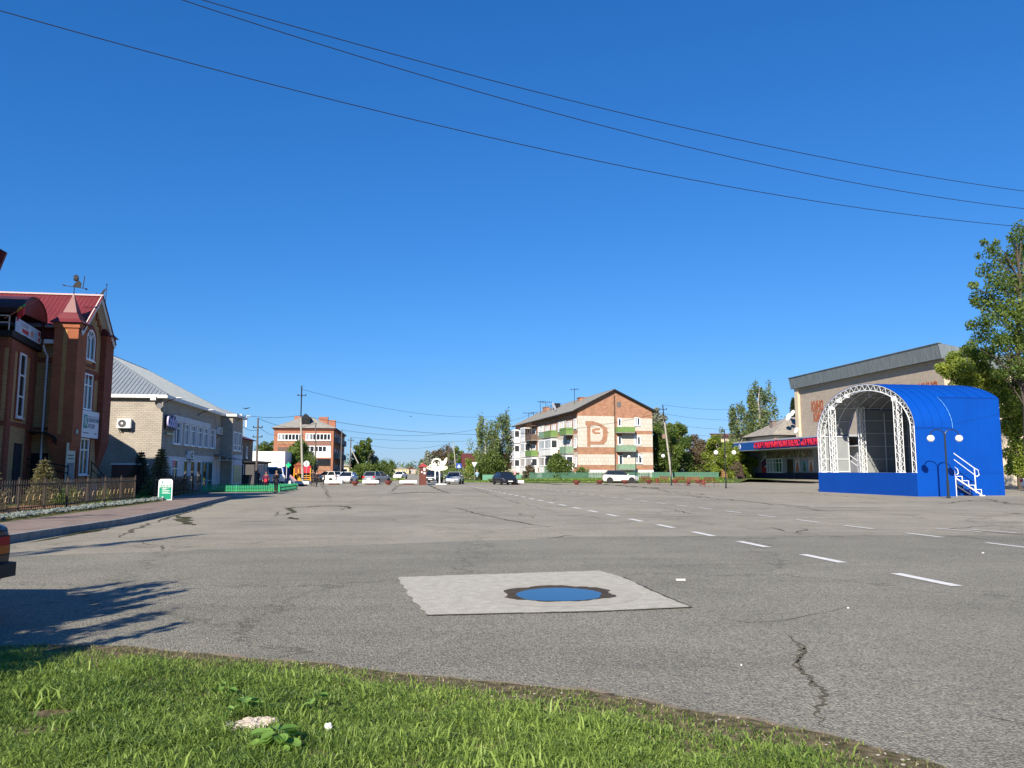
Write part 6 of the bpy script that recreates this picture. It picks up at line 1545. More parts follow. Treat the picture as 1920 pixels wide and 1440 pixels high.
# emblem sign: openwork white ornament on two posts
x, y = XY(820, 88), 88.5
t = thing('emblem_sign', 'white openwork town emblem with ring, wing and ribbon on two posts', 'sign', (x, y, 0), .04)
b = B(); b.box(-1.1, 1.1, -.5, .5, 0, .1); b.build('base', PWH, t)
for xx in (-.24, .26): b = B(); b.box(xx - .055, xx + .055, -.05, .05, .1, 1.62); b.build('post', SWH, t)
IV = mat('ivory_paint', (.80, .77, .62), .6)
def flat(pts, yy=0): b.slab([(px_, yy, pz) for px_, pz in pts], (0, .06, 0))
b = B()
for i in range(28):
    a0, a1 = 2 * math.pi * i / 28, 2 * math.pi * (i + 1) / 28; ro = .56 + (.05 if i % 2 else 0); ri = .43
    b.slab([(-.1 + ro * math.cos(a0), 0, 2.42 + ro * math.sin(a0)), (-.1 + ro * math.cos(a1), 0, 2.42 + ro * math.sin(a1)), (-.1 + ri * math.cos(a1), 0, 2.42 + ri * math.sin(a1)), (-.1 + ri * math.cos(a0), 0, 2.42 + ri * math.sin(a0))], (0, .06, 0))
b.build('ring', IV, t)
b = B(); flat([(.2, 2.2), (.35, 2.0), (.75, 2.1), (1.0, 2.45), (1.12, 2.85), (1.1, 3.12), (.85, 2.95), (.75, 2.7), (.45, 2.62), (.3, 2.95), (.15, 2.9), (.35, 2.5)], .02); flat([(.6, 2.0), (.95, 2.15), (.85, 1.9)], .02); b.build('wing', IV, t)
b = B(); flat([(-.5, 2.3), (-.3, 2.62), (-.2, 2.4), (-.05, 2.35), (-.15, 2.1), (.05, 1.95), (-.4, 1.95)], .02); flat([(.05, 2.5), (.2, 2.6), (.2, 2.3), (.05, 2.2)], .02); b.build('figure', IV, t)
b = B(); flat([(-1.0, 1.75), (-.7, 1.62), (0, 1.58), (.7, 1.62), (1.05, 1.72), (.95, 1.9), (.55, 2.05), (.0, 2.12), (-.5, 2.05), (-.7, 1.88)], .01); flat([(-.35, 1.6), (-.2, 1.42), (.0, 1.56), (.2, 1.42), (.35, 1.6)], .01)
for cx, cz in ((-1.05, 1.92), (1.0, 1.92), (-.78, 2.12)):
    for i in range(14):
        a0, a1 = 2 * math.pi * i / 14, 2 * math.pi * (i + 1) / 14
        b.slab([(cx + .19 * math.cos(a0), .01, cz + .17 * math.sin(a0)), (cx + .19 * math.cos(a1), .01, cz + .17 * math.sin(a1)), (cx + .09 * math.cos(a1), .01, cz + .08 * math.sin(a1)), (cx + .09 * math.cos(a0), .01, cz + .08 * math.sin(a0))], (0, .06, 0))
b.build('ribbon', IV, t)
# benches and bins
def bench(x, y, rz, label, L=1.25):
    t = thing('bench', label, 'bench', (x, y, 0), rz, 'red steel frame benches on the square')
    for k in range(4): b = B(); b.box(-L / 2, L / 2, -.22 + k * .12, -.13 + k * .12, .43, .46); b.build('seat_slat', TERR, t)
    for k in range(3): b = B(); b.box(-L / 2, L / 2, .27, .295, .62 + k * .13, .70 + k * .13); b.build('back_slat', TERR, t)
    for s_ in (-1, 1):
        b = B(); xx = s_ * L / 2; b.tube([(xx, -.26, 0), (xx, -.26, .66), (xx, .28, .66)], .018, 5); b.tube([(xx, .28, 0), (xx, .30, .98)], .018, 5); b.tube([(xx, -.26, .42), (xx, .28, .42)], .016, 5); b.build('side_frame', TERR, t)
    return t
def bin_(x, y, label):
    t = thing('litter_bin', label, 'bin', (x, y, 0), .2, 'red litter bins between the benches')
    b = B(); b.lathe([(.17, .18), (.21, .7), (.22, .72), (.18, .72)], 12); b.build('bucket', TERR, t)
    b = B(); b.tube([(-.24, 0, 0), (-.24, 0, .5)], .015, 5); b.tube([(.24, 0, 0), (.24, 0, .5)], .015, 5); b.beam((-.24, 0, .48), (.24, 0, .48), .02); b.build('stand', TERR, t)
for px, Y, rz, lb in [(1211, 89, .5, 'leftmost red bench near the farthest lamps'), (1240, 86, -.9, 'red bench turned sideways left of the single globe lamp'), (1276, 81, .45, 'red bench just right of the single globe lamp'), (1298, 79, 2.8, 'low looking red bench between the two right bins'), (1331, 74, .55, 'rightmost red bench with a high back')]:
    bench(XY(px, Y), Y, rz, lb)
for px, Y, lb in [(1230, 88, 'red litter bin at the left of the bench row'), (1288, 80, 'red litter bin beside the middle bench'), (1316, 76, 'red litter bin left of the rightmost bench')]: bin_(XY(px, Y), Y, lb)
# ============================================================ LAWNS AND FAR FENCES
def slope(name, pts, m): b = B(); b.poly(pts); return b.build(name, m, kind='structure')
M_GL = mat('lawn', (0.055, 0.10, 0.02), .95, scale=.6, col2=(0.10, 0.12, 0.04), spec=.1)
slope('lawn', [(XY(930, 100), 100, .006), (XY(1380, 101), 101, .006), (XY(1400, 108), 108, .42), (-3.5, 108, .42)], M_GL)
slope('lawn', [(-3.5, 108, .42), (XY(1400, 108), 108, .42), (34, 104, .42), (120, 118, .42), (160, 420, .42), (-3.5, 420, .42)], M_GL)
slope('lawn', [(34, 103.9, .40), (SQ(51.8, 86)[0] - .4, SQ(51.8, 86)[1], .2), (110, 60, .2), (120, 118, .42)], M_ASPH_OLD)
slope('lawn', [tuple(SQ(-4.8, 110, .05)), tuple(SQ(-4.8, 420, .05)), tuple(SQ(-160, 420, .05)), tuple(SQ(-160, 110, .05))], M_GL)
slope('lawn', [tuple(SQ(9.6, 125, .05)), tuple(SQ(9.6, 420, .05)), (-3.5, 420, .05), (-3.5, 112, .05)], M_GL)
def vg(name, x0, x1, y0, y1, n, h, z, seed, wd=.07): rg = np.random.RandomState(seed); return grass(name, rg.uniform(x0, x1, n), rg.uniform(y0, y1, n), z, h, wd, M_GRASS, seed, .6)
vg('verge_grass', 0, 29, 101.5, 104.5, 5000, .22, .1, 31); vg('verge_grass', -2, 29, 104.5, 110.5, 9000, .38, .3, 32)
vg('verge_grass', -9, -1.5, 106, 113, 2500, .25, .0, 33); vg('verge_grass', -24, -18.5, 110, 135, 4000, .3, .04, 34)
GF = mat('fence_green_worn', (0.08, 0.20, 0.13), .7, var=.4, scale=2)
A1 = (XY(993, 107), 107.5); A2 = (XY(1222, 108), 109); A3 = (XY(1352, 104), 106)
picket_fence('worn green picket fence in front of the apartment house', A1[0], A1[1], A2[0], A2[1], 1.0, .115, GF, .35, .085, group='worn green fences before the apartment house')
picket_fence('worn green picket fence from the apartment corner to the right hand trees', A2[0] + .1, A2[1], A3[0], A3[1], 1.05, .105, GF, .35, .10, group='worn green fences before the apartment house')
t = thing('board_fence', 'smooth pale green board fence panel behind the black sedan', 'fence', (XY(905, 113), 113, .05), 0)
for i in range(4): b = B(); b.box(i * 1.75, i * 1.75 + 1.7, 0, .05, 0, .95); b.build('panel', mat('fence_green_pale', (.12, .30, .2), .7, var=.2), t)
# ============================================================ SIGNS
def post_sign(x, y, h, label, kind):
    t = thing('road_sign', label, 'sign', (x, y, 0), 0)
    b = B(); b.tube([(0, 0, 0), (0, 0, h)], .035, 6); b.build('post', GALV, t)
    if kind == 'disc': b = B(); b.lathe([(.36, 0), (.36, .02)], 20); b.build('plate', mat('sign_back', (.55, .57, .58), .5), t, (0, -.05, h - .35), rot=(R_(90), 0, 0)); b = B(); b.box(-.03, .03, -.085, -.071, h - .65, h - .05); b.build('clamp', GALV, t)
    if kind == 'yield': b = B(); b.slab([(-.42, -.06, h), (.42, -.06, h), (0, -.06, h - .73)], (0, .02, 0)); b.build('plate', mat('sign_back', ()), t)
    if kind == 'cross':
        b = B(); b.box(-.38, .38, -.06, -.04, h - .76, h); b.build('plate', mat('sign_blue', (.02, .08, .4), .5), t)
        b = B(); b.slab([(-.26, -.066, h - .62), (.26, -.066, h - .62), (0, -.066, h - .14)], (0, .005, 0)); b.build('triangle', SWH, t)
        b = B(); b.box(-.03, .03, -.072, -.068, h - .45, h - .27); b.beam((0, -.07, h - .42), (-.08, -.07, h - .58), .03, .004); b.beam((0, -.07, h - .42), (.08, -.07, h - .58), .03, .004); b.ball((0, -.07, h - .23), .03, 6, 4, 0, (1, .2, 1)); b.build('walking_figure', BTR, t)
post_sign(XY(577, 92), 92, 2.75, 'round road sign seen from behind near the leaning pole', 'disc')
post_sign(XY(890, 112), 112, 2.8, 'triangular give way sign seen from behind near the birches', 'yield')
post_sign(XY(861, 118), 118, 2.7, 'blue pedestrian crossing sign with white triangle', 'cross')
# ============================================================ POLES AND WIRES
WDP = mat('pole_wood', (0.13, 0.11, 0.095), .9, var=.3, scale=5); CNP = mat('pole_concrete', (0.40, 0.37, 0.31), .9, var=.2, scale=3)
def pole(base, top, label, m=WDP, r=.13, arms=(), split=None, stay=None, ext=None):
    t = thing('utility_pole', label, 'pole', base, 0, 'utility poles around the square'); b = B(); d = Vector(top) - Vector(base)
    b.tube([(0, 0, 0), d], [r, r * .65], 8); b.build('shaft', m, t)
    if ext: b = B(); b.tube([d * .97, d + Vector(ext)], .07, 6); b.build('steel_extension', DARK, t); d = d + Vector(ext)
    for f in arms:
        b = B(); b.beam(d * f + Vector((-.5, 0, 0)), d * f + Vector((.5, 0, 0)), .08)
        for s_ in (-.45, 0, .45): b.lathe([(.05, 0), (.06, .06), (.03, .14)], 8, tuple(d * f + Vector((s_, 0, .04))))
        b.build('crossarm', DARK, t)
    if stay: b = B(); b.tube([d * .75, Vector(stay) - Vector(base)], [.08, .1], 6); b.build('stay_post', CNP, t)
    return Vector(base) + d
def PB(px, Y, ptop, pytop): return (XY(px, Y), Y, 0), tuple(AT(ptop, pytop, Y))
p1 = pole(*PB(484, 80, 484, 784), 'old wooden pole beside the dark shop annex', arms=(.86, .72))
p2 = pole(*PB(571, 88, 564, 782), 'tall leaning pale pole with a dark steel extension in front of the far apartment house', CNP, .15, arms=(.9,), ext=(-.0, 0, 3.6))
p3 = pole(*PB(594, 112, 592, 793), 'thin wooden pole in front of the far loggias', r=.12)
p4 = pole(*PB(641, 120, 641, 806), 'wooden pole at the right corner of the far apartment house', arms=())
p5 = pole(*PB(658, 130, 658, 820), 'propped pole left of the street trees', stay=(XY(690, 128), 128, 0), arms=(.93,))
p6 = pole(*PB(843, 165, 842, 830), 'distant straight pole right of the emblem'); p7 = pole(*PB(857, 150, 850, 829), 'distant leaning concrete pole right of the emblem', CNP)
p8 = pole(*PB(827, 190, 826, 842), 'small distant pole above the emblem', r=.1)
p9 = pole(*PB(1258, 104, 1246, 792), 'leaning concrete pole beside the right hand apartment trees', CNP, .15, arms=(.94,), ext=(-.2, 0, 2.4))
b = B(); a = p9 - Vector((0, 0, 4.3)); b.box(a.x - .15, a.x + .22, a.y - .2, a.y + .2, a.z - .3, a.z + .3); tag(b.build('junction_box', mat('junction_red', (.22, .14, .11), .8)), 'small reddish junction box on the leaning concrete pole', 'junction box')
def cable(name, p, q, sag, r, label, group='overhead wires'):
    p = Vector(p); q = Vector(q); n = 36; pts = []
    for i in range(n + 1): t = i / n; v = p.lerp(q, t); v.z -= sag * 4 * t * (1 - t); pts.append(v)
    b = B(); b.tube(pts, r, 5, cap=False); o = b.build(name, mat('cable_black', (.015, .015, .018), .6)); tag(o, label, 'cable', group); return o
# three wires overhead: fit through sight lines at two places
def wire_fit(a, c, mid, za, label):
    P = Vector(AT(a[0], a[1], 1)); Q = Vector(AT(c[0], c[1], 1))
    def at_line(px, py, x0=(-8.3, 11.8), x1=(14.7, 21.4)):
        d = ray(px, py); ex, ey = x1[0] - x0[0], x1[1] - x0[1]
        t = (x0[0] * ey - x0[1] * ex) / (d[0] * ey - d[1] * ex); return Vector((d[0] * t, d[1] * t, EYE + d[2] * t))
    A_, C_, M_ = at_line(*a), at_line(*c), at_line(*mid)
    s = lambda v: (v - A_).xy.dot((C_ - A_).xy) / (C_ - A_).xy.length
    x0, x1, x2 = 0, s(M_), s(C_); co = np.polyfit([x0, x1, x2], [A_.z, M_.z, C_.z], 2); u = (C_ - A_).xy.normalized(); pts = []
    for i in range(61):
        x = -12 + (x2 + 16 + 12) * i / 60; pts.append((A_.x + u.x * x, A_.y + u.y * x, float(np.polyval(co, x))))
    b = B(); b.tube(pts, .0085, 5, cap=False); tag(b.build('overhead_cable', mat('cable_black', (.015, .015, .018), .6)), label, 'cable', 'overhead wires'); return pts
w1 = wire_fit((0, 20), (1915, 425), (1000, 276), 9, 'lowest of the three wires crossing the sky')
w2 = wire_fit((342, 0), (1918, 391), (1100, 228), 9, 'middle wire of the three crossing the sky')
w3 = wire_fit((380, 0), (1918, 358), (1100, 196), 9, 'highest of the three wires crossing the sky')
for k, (w, lb) in enumerate(((0, 'wooden utility pole carrying the overhead wires outside the left edge'), (-1, 'wooden utility pole carrying the overhead wires outside the right edge'))):
    e = w1[w]; pole((e[0], e[1], 0), (e[0], e[1], max(p[w][2] for p in (w1, w2, w3)) + .3), lb, arms=(.97, .9))
cable('wire', p2 - Vector((0, 0, 3.4)), (XY(300, 70), 70, 9.2), 1.2, .02, 'wire from the tall leaning pole to the grey building', 'distant wires')
cable('wire', p2 - Vector((0, 0, 3.4)), p9 + Vector((0, 0, -1.0)), 2.6, .02, 'long wire between the tall leaning pole and the apartment pole', 'distant wires')
cable('wire', p2 - Vector((0, 0, .4)), AT(960, 778, 150), 1.5, .018, 'upper faint wire right of the tall leaning pole', 'distant wires')
cable('wire', p4, AT(1000, 775, 140), 2.2, .02, 'sagging wire from the corner pole toward the apartment aerials', 'distant wires')
cable('wire', p5, AT(905, 826, 150), .4, .02, 'level wire between the propped pole and the birches', 'distant wires')
cable('wire', p5 - Vector((0, 0, .6)), p7, 1.3, .018, 'lower sagging wire across the street gap', 'distant wires')
cable('wire', p1, tuple(p3), .8, .02, 'wire from the annex pole to the thin pole', 'distant wires')
cable('wire', p1 - Vector((0, 0, 1.2)), AT(455, 800, 74), .2, .02, 'short wire from the annex pole to the grey building bay', 'distant wires')
cable('wire', p1 - Vector((0, 0, .8)), AT(520, 815, 133), .4, .02, 'wire from the annex pole to the far apartment eave', 'distant wires')
for k, (dz, yy, lb) in enumerate([(0, 764, 'topmost wire right of the apartment pole'), (1.2, 785, 'second wire right of the apartment pole'), (2.4, 803, 'third wire right of the apartment pole'), (3.4, 818, 'lowest wire right of the apartment pole')]):
    cable('wire', p9 - Vector((0, 0, dz)), AT(1420, yy, 128), .5, .016, lb, 'distant wires')
# mast with aerials behind grey building
t = thing('radio_mast', 'slim lattice mast with white panel antennas behind the grey building', 'mast', (XY(457, 150), 150, 0)); h = AT(457, 785, 150).z
b = B()
for dx in (-.3, .3): b.tube([(dx, 0, 0), (dx * .5, 0, h)], .05, 5)
for i in range(14): z = h * i / 14; b.beam((-.3, 0, z), (.3, 0, z + h / 14), .05)
b.build('lattice', GALV, t); b = B(); b.box(-.9, -.4, -.1, .1, h - 1.8, h + .9); b.box(.35, .6, -.1, .1, h - 1.6, h + .3); b.build('antenna', WHT, t)
# bird
b = B(); p = AT(461, 765.5, 60); b.slab([(p.x - .35, p.y, p.z + .04), (p.x, p.y, p.z + .02), (p.x + .35, p.y, p.z + .07), (p.x + .05, p.y, p.z - .06), (p.x - .08, p.y, p.z - .05)], (0, .08, 0)); tag(b.build('bird', DARK), 'small dark bird gliding above the mast', 'bird')
b = B(); p = AT(770, 781, 140); b.slab([(p.x - .3, p.y, p.z + .12), (p.x, p.y, p.z), (p.x + .3, p.y, p.z + .15), (p.x + .02, p.y, p.z - .12)], (0, .08, 0)); tag(b.build('bird', DARK), 'tiny bird high over the far street', 'bird')
# ============================================================ PLAYGROUND, TENT, SKIP
t = thing('playground', 'red and orange playhouse with a yellow slide beside the round sign', 'playground', (XY(571, 102), 102, 0), .1)
YEL = mat('play_yellow', (.75, .32, .02), .5); PRD = mat('play_red', (.55, .02, .04), .5)
b = B(); b.box(.0, 1.0, -.4, .4, 1.3, 2.2); b.build('tower', PRD, t); b = B(); b.box(-1.1, 0, -.4, .4, 1.15, 2.25); b.slab([(-1.25, -.5, 2.25), (.1, -.5, 2.25), (-.55, -.5, 2.7)], (0, 1.0, 0)); b.build('house', mat('play_brown', (.25, .06, .02), .6), t)
b = B(); b.slab([(-1.0, -.5, 1.2), (-.6, -.5, 1.2), (.0, -.5, .15), (-.3, -.5, .1)], (0, .5, 0)); b.build('slide', YEL, t)
for x in (-1.1, -.55, .0, 1.0):
    b = B(); b.box(x - .06, x + .06, -.42, -.3, 0, 1.9); b.build('post', YEL, t)
for i in range(4): b = B(); b.beam((.15, -.45, .2 + i * .25), (.9, -.45, .2 + i * .25), .08); b.build('rung', YEL, t)
t = thing('tent', 'small pink and grey striped tent on the ground by the playground', 'tent', (XY(551, 98), 98, 0), .2)
b = B(); b.slab([(-.9, -.4, 0), (.9, -.4, 0), (-.2, -.4, 1.05)], (0, 1.0, 0)); b.build('cover', mat('tent_grey', (.2, .19, .25), .8), t)
b = B(); b.slab([(-.2, -.43, 1.08), (.95, -.43, 0), (.7, -.43, 0), (-.3, -.43, 1.0)], (0, 1.06, 0)); b.build('stripe', mat('tent_pink', (.55, .25, .25), .8), t)
t = thing('skip', 'dark metal waste skip next to the wooden pole', 'skip', SQ(-15.4, 79.5), SA)
b = B(); b.slab([(-.9, 0, 0), (.9, 0, 0), (1.1, 0, 1.1), (-1.1, 0, 1.1)], (0, 1.4, 0)); b.build('container', mat('skip_dark', (.02, .03, .03), .6), t); b = B(); b.box(-1.13, 1.13, -.03, 1.43, 1.1, 1.16); b.build('lid', DARK, t)
t = thing('bollard', 'short white rounded bollard behind the green picket fence', 'bollard', (XY(547, 74), 74, 0)); b = B(); b.lathe([(.13, 0), (.13, .5), (.08, .62)], 10); b.build('body', PWH, t)
# ============================================================ PEOPLE
SKN = mat('skin', (0.45, 0.25, 0.17), .6)
def skin_obj(name, nodes, edges, rad, m, parent, root=0, sub=1):
    me = bpy.data.meshes.new('tmp'); me.from_pydata([Vector(n) for n in nodes], edges, []); o = bpy.data.objects.new('tmp', me); COL.objects.link(o)
    md = o.modifiers.new('s', 'SKIN'); sv = me.skin_vertices[0].data
    for i, r in enumerate(rad): sv[i].radius = (r, r) if not isinstance(r, tuple) else r; sv[i].use_root = (i == root)
    o.modifiers.new('u', 'SUBSURF').levels = sub
    dg = bpy.context.evaluated_depsgraph_get(); m2 = bpy.data.meshes.new_from_object(o.evaluated_get(dg)); bpy.data.objects.remove(o)
    m2.name = name; m2.materials.clear(); m2.materials.append(m); m2.polygons.foreach_set('use_smooth', [True] * len(m2.polygons))
    return link(name, m2, parent)
def person(x, y, rz, h, coat, trou, label, stride=.18, arm=(0, 0), long_coat=.0, hair=(.05, .03, .02), hat=None, bag=None, z=0, bare=False):
    s = h / 1.72; t = thing('person', label, 'person', (x, y, z), rz)
    S = lambda l: [tuple(c * s for c in v) for v in l]
    st = stride
    N = [(0, 0, .95), (0, .0, 1.15), (0, 0, 1.38), (0, 0, 1.47), (0, -.02, 1.60), (0, -.02, 1.70),
         (.10, 0, .90), (.10, -st * .5, .50), (.10, -st, .09), (.10, -st - .14, .04), (-.10, 0, .90), (-.10, st * .3, .50), (-.10, st, .10), (-.10, st - .14, .04),
         (.19, 0, 1.38), (.24, .03 - arm[0] * .1, 1.12), (.25, -.08 - arm[0] * .22, .90 + arm[0] * .3), (.25, -.12 - arm[0] * .28, .80 + arm[0] * .42), (-.19, 0, 1.38), (-.24, .05 - arm[1] * .1, 1.12), (-.25, -.02 - arm[1] * .22, .90 + arm[1] * .3), (-.25, -.05 - arm[1] * .28, .80 + arm[1] * .42), (0, -.115, 1.60)]
    E_ = [(0, 1), (1, 2), (2, 3), (3, 4), (4, 5), (0, 6), (6, 7), (7, 8), (8, 9), (0, 10), (10, 11), (11, 12), (12, 13), (2, 14), (14, 15), (15, 16), (16, 17), (2, 18), (18, 19), (19, 20), (20, 21), (4, 22)]
    Rr = [.12, .11, .13, .055, .095, .075, .085, .06, .045, .04, .085, .06, .045, .04, .055, .042, .035, .035, .055, .042, .035, .035, .022]
    skin_obj('body', S(N), E_, [r * s for r in Rr], SKN, t)
    c = [0, 1, 2, 14, 15, 16, 18, 19, 20]; ce = [(0, 1), (1, 2), (2, 3), (3, 4), (4, 5), (2, 6), (6, 7), (7, 8)]; cn = [N[i] for i in c]; cn[5] = tuple(Vector(N[15]).lerp(Vector(N[16]), .9)); cn[8] = tuple(Vector(N[19]).lerp(Vector(N[20]), .9))
    cr2 = [.17, .155, .165, .085, .066, .055, .085, .066, .055]
    if long_coat: cn.append((0, 0, .95 - long_coat)); ce.append((0, 9)); cr2.append(.21)
    skin_obj('coat', S(cn), ce, [r * s for r in cr2], coat, t)
    if not bare:
        l = [0, 6, 7, 8, 10, 11, 12]; skin_obj('trousers', S([N[i] for i in l]), [(0, 1), (1, 2), (2, 3), (0, 4), (4, 5), (5, 6)], [r * s for r in (.13, .10, .078, .06, .10, .078, .06)], trou, t)
    for k, a in ((8, 9), (12, 13)): b = B(); v = Vector(N[k]); b.box((v.x - .05) * s, (v.x + .05) * s, (v.y - .22) * s, (v.y + .06) * s, 0, .09 * s); b.build('shoe', BTR if not bare else WHT, t)
    b = B(); b.ball((0, .01 * s, 1.655 * s), .105 * s, 12, 8, 0, (1, 1.05, .95 if hat else .9)); b.build('hat' if hat else 'hair', hat or mat('hair_%d' % int(hair[0] * 100), hair, .7), t, smooth=True)
    for s_ in (-1, 1): b = B(); b.ball((s_ * .035 * s, -.108 * s, 1.615 * s), .012 * s, 6, 4); b.build('eye', BTR, t)
    if bag: b = B(); b.box(bag[1][0] * s, bag[1][1] * s, bag[1][2] * s, bag[1][3] * s, bag[1][4] * s, bag[1][5] * s); b.build('bag', bag[0], t)
    return t
C1 = mat('plum_coat', (.10, .015, .04), .8); C2 = mat('dark_coat', (.018, .014, .02), .8); C3 = mat('brown_coat', (.05, .035, .03), .8); C4 = mat('light_blue_jacket', (.28, .42, .52), .8); C5 = mat('pink_jacket', (.65, .33, .33), .8)
T1 = mat('dark_trousers', (.015, .015, .018), .85); BR = mat('red_bag', (.45, .02, .05), .6)
x, y = G(498, 922.5); person(x, y, R_(12), 1.50, C1, T1, 'person in a dark plum coat with a red bag walking by the green fence', .10, (.6, .2), .25, hat=mat('plum_hat', (.12, .02, .05), .8), bag=(BR, (-.12, .12, -.26, -.17, .85, 1.12)))
x, y = G(517.5, 923.5); person(x, y, R_(-5), 1.58, C2, T1, 'person in a long dark coat raising a hand to the face by the green fence', .08, (1.5, .3), .35, hair=(.1, .06, .03))
x, y = G(593.5, 913); person(x, y, R_(-10), 1.55, C2, T1, 'person in black walking beside the leftmost white planters', .22, (.3, .5), .1, bag=(BTR, (.25, .42, -.1, .15, .6, .95)))
person(XY(589.5, 82), 82, R_(20), 1.65, C3, C3, 'person in brown just behind the one in black', .15, (.4, .2), .2, hair=(.2, .16, .12))
person(XY(610, 86), 86, R_(-20), 1.15, C2, T1, 'child in dark clothes carrying a white bag beside the long white planter', .12, (.8, .2), .0, bag=(WHT, (-.1, .12, -.24, -.15, .95, 1.25)))
person(XY(895, 108), 108, R_(200), 1.66, C4, T1, 'person in a light blue jacket and white boots walking on the verge', .22, (.3, .3), .25, hair=(.4, .3, .2), z=.0)
person(XY(965.5, 112), 109, R_(170), 1.6, C5, T1, 'person in a pink jacket behind the black sedan', .1, (.2, .3), .1, hair=(.2, .12, .08), z=.3)
person(XY(487, 84), 84, R_(60), 1.65, C2, T1, 'person in dark clothes standing by the wooden pole', .06, (.5, .3), .1)
person(XY(494, 90), 90, R_(0), 1.6, WHT, mat('pale_trousers', (.3, .3, .32), .8), 'person in a white top behind the walker in plum', .06, (.5, .3), .0)
person(XY(533, 96), 96, R_(0), 1.2, mat('sky_shirt', (.2, .4, .6), .8), mat('pale_trousers', ()), 'child in a light shirt in front of the blue pharmacy wall', .06, (.3, .3), .0)
# ============================================================ TREES
L_POP = leafmat('leaf_poplar', (0.04, 0.085, 0.015), (0.20, 0.27, 0.05), .45)
L_MAP = leafmat('leaf_maple', (0.09, 0.15, 0.02), (0.38, 0.44, 0.08), .48)
L_BIR = leafmat('leaf_birch', (0.06, 0.10, 0.03), (0.26, 0.31, 0.12), .42)
L_DRK = leafmat('leaf_dark', (0.04, 0.085, 0.018), (0.21, 0.28, 0.06), .45)
L_PAL = leafmat('leaf_pale', (0.10, 0.12, 0.07), (0.36, 0.37, 0.26), .3)
L_BRN = leafmat('leaf_reddish', (0.08, 0.06, 0.035), (0.20, 0.16, 0.09), .3)
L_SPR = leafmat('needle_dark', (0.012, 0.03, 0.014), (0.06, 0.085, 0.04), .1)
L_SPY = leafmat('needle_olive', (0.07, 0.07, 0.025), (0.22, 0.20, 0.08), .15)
BARK = mat('bark', (0.10, 0.08, 0.06), .95, var=.4, scale=6); BBRK = mat('birch_bark', (0.60, 0.57, 0.52), .8, scale=3, col2=(.08, .07, .06), sx=1, sy=1, sz=.6)
def leaves(cs, rads, n, size, rg, droop=0.0):
    cs = np.array(cs, float); rads = np.array(rads, float); w = rads[:, 0] * rads[:, 1] * rads[:, 2]; w = w ** .67; idx = rg.choice(len(cs), n, p=w / w.sum())
    d = rg.normal(size=(n, 3)); d /= np.linalg.norm(d, axis=1)[:, None]; r = rg.rand(n) ** .45; P = cs[idx] + d * r[:, None] * rads[idx]
    P[:, 2] -= droop * rg.rand(n) ** 2 * rads[idx, 2]
    a = rg.normal(size=(n, 3)); a /= np.linalg.norm(a, axis=1)[:, None]; b_ = np.cross(a, rg.normal(size=(n, 3))); b_ /= np.linalg.norm(b_, axis=1)[:, None]
    s = size * (.5 + rg.rand(n))[:, None]
    V = np.stack([P - a * s, P + b_ * s * .6, P + a * s, P - b_ * s * .6], 1).reshape(-1, 3)
    return V, np.arange(n * 4).reshape(-1, 4), np.clip(rg.rand(n) * .6 + .2 + .2 * np.sin(idx * 2.4) + .0 * P[:, 2], 0, 1)
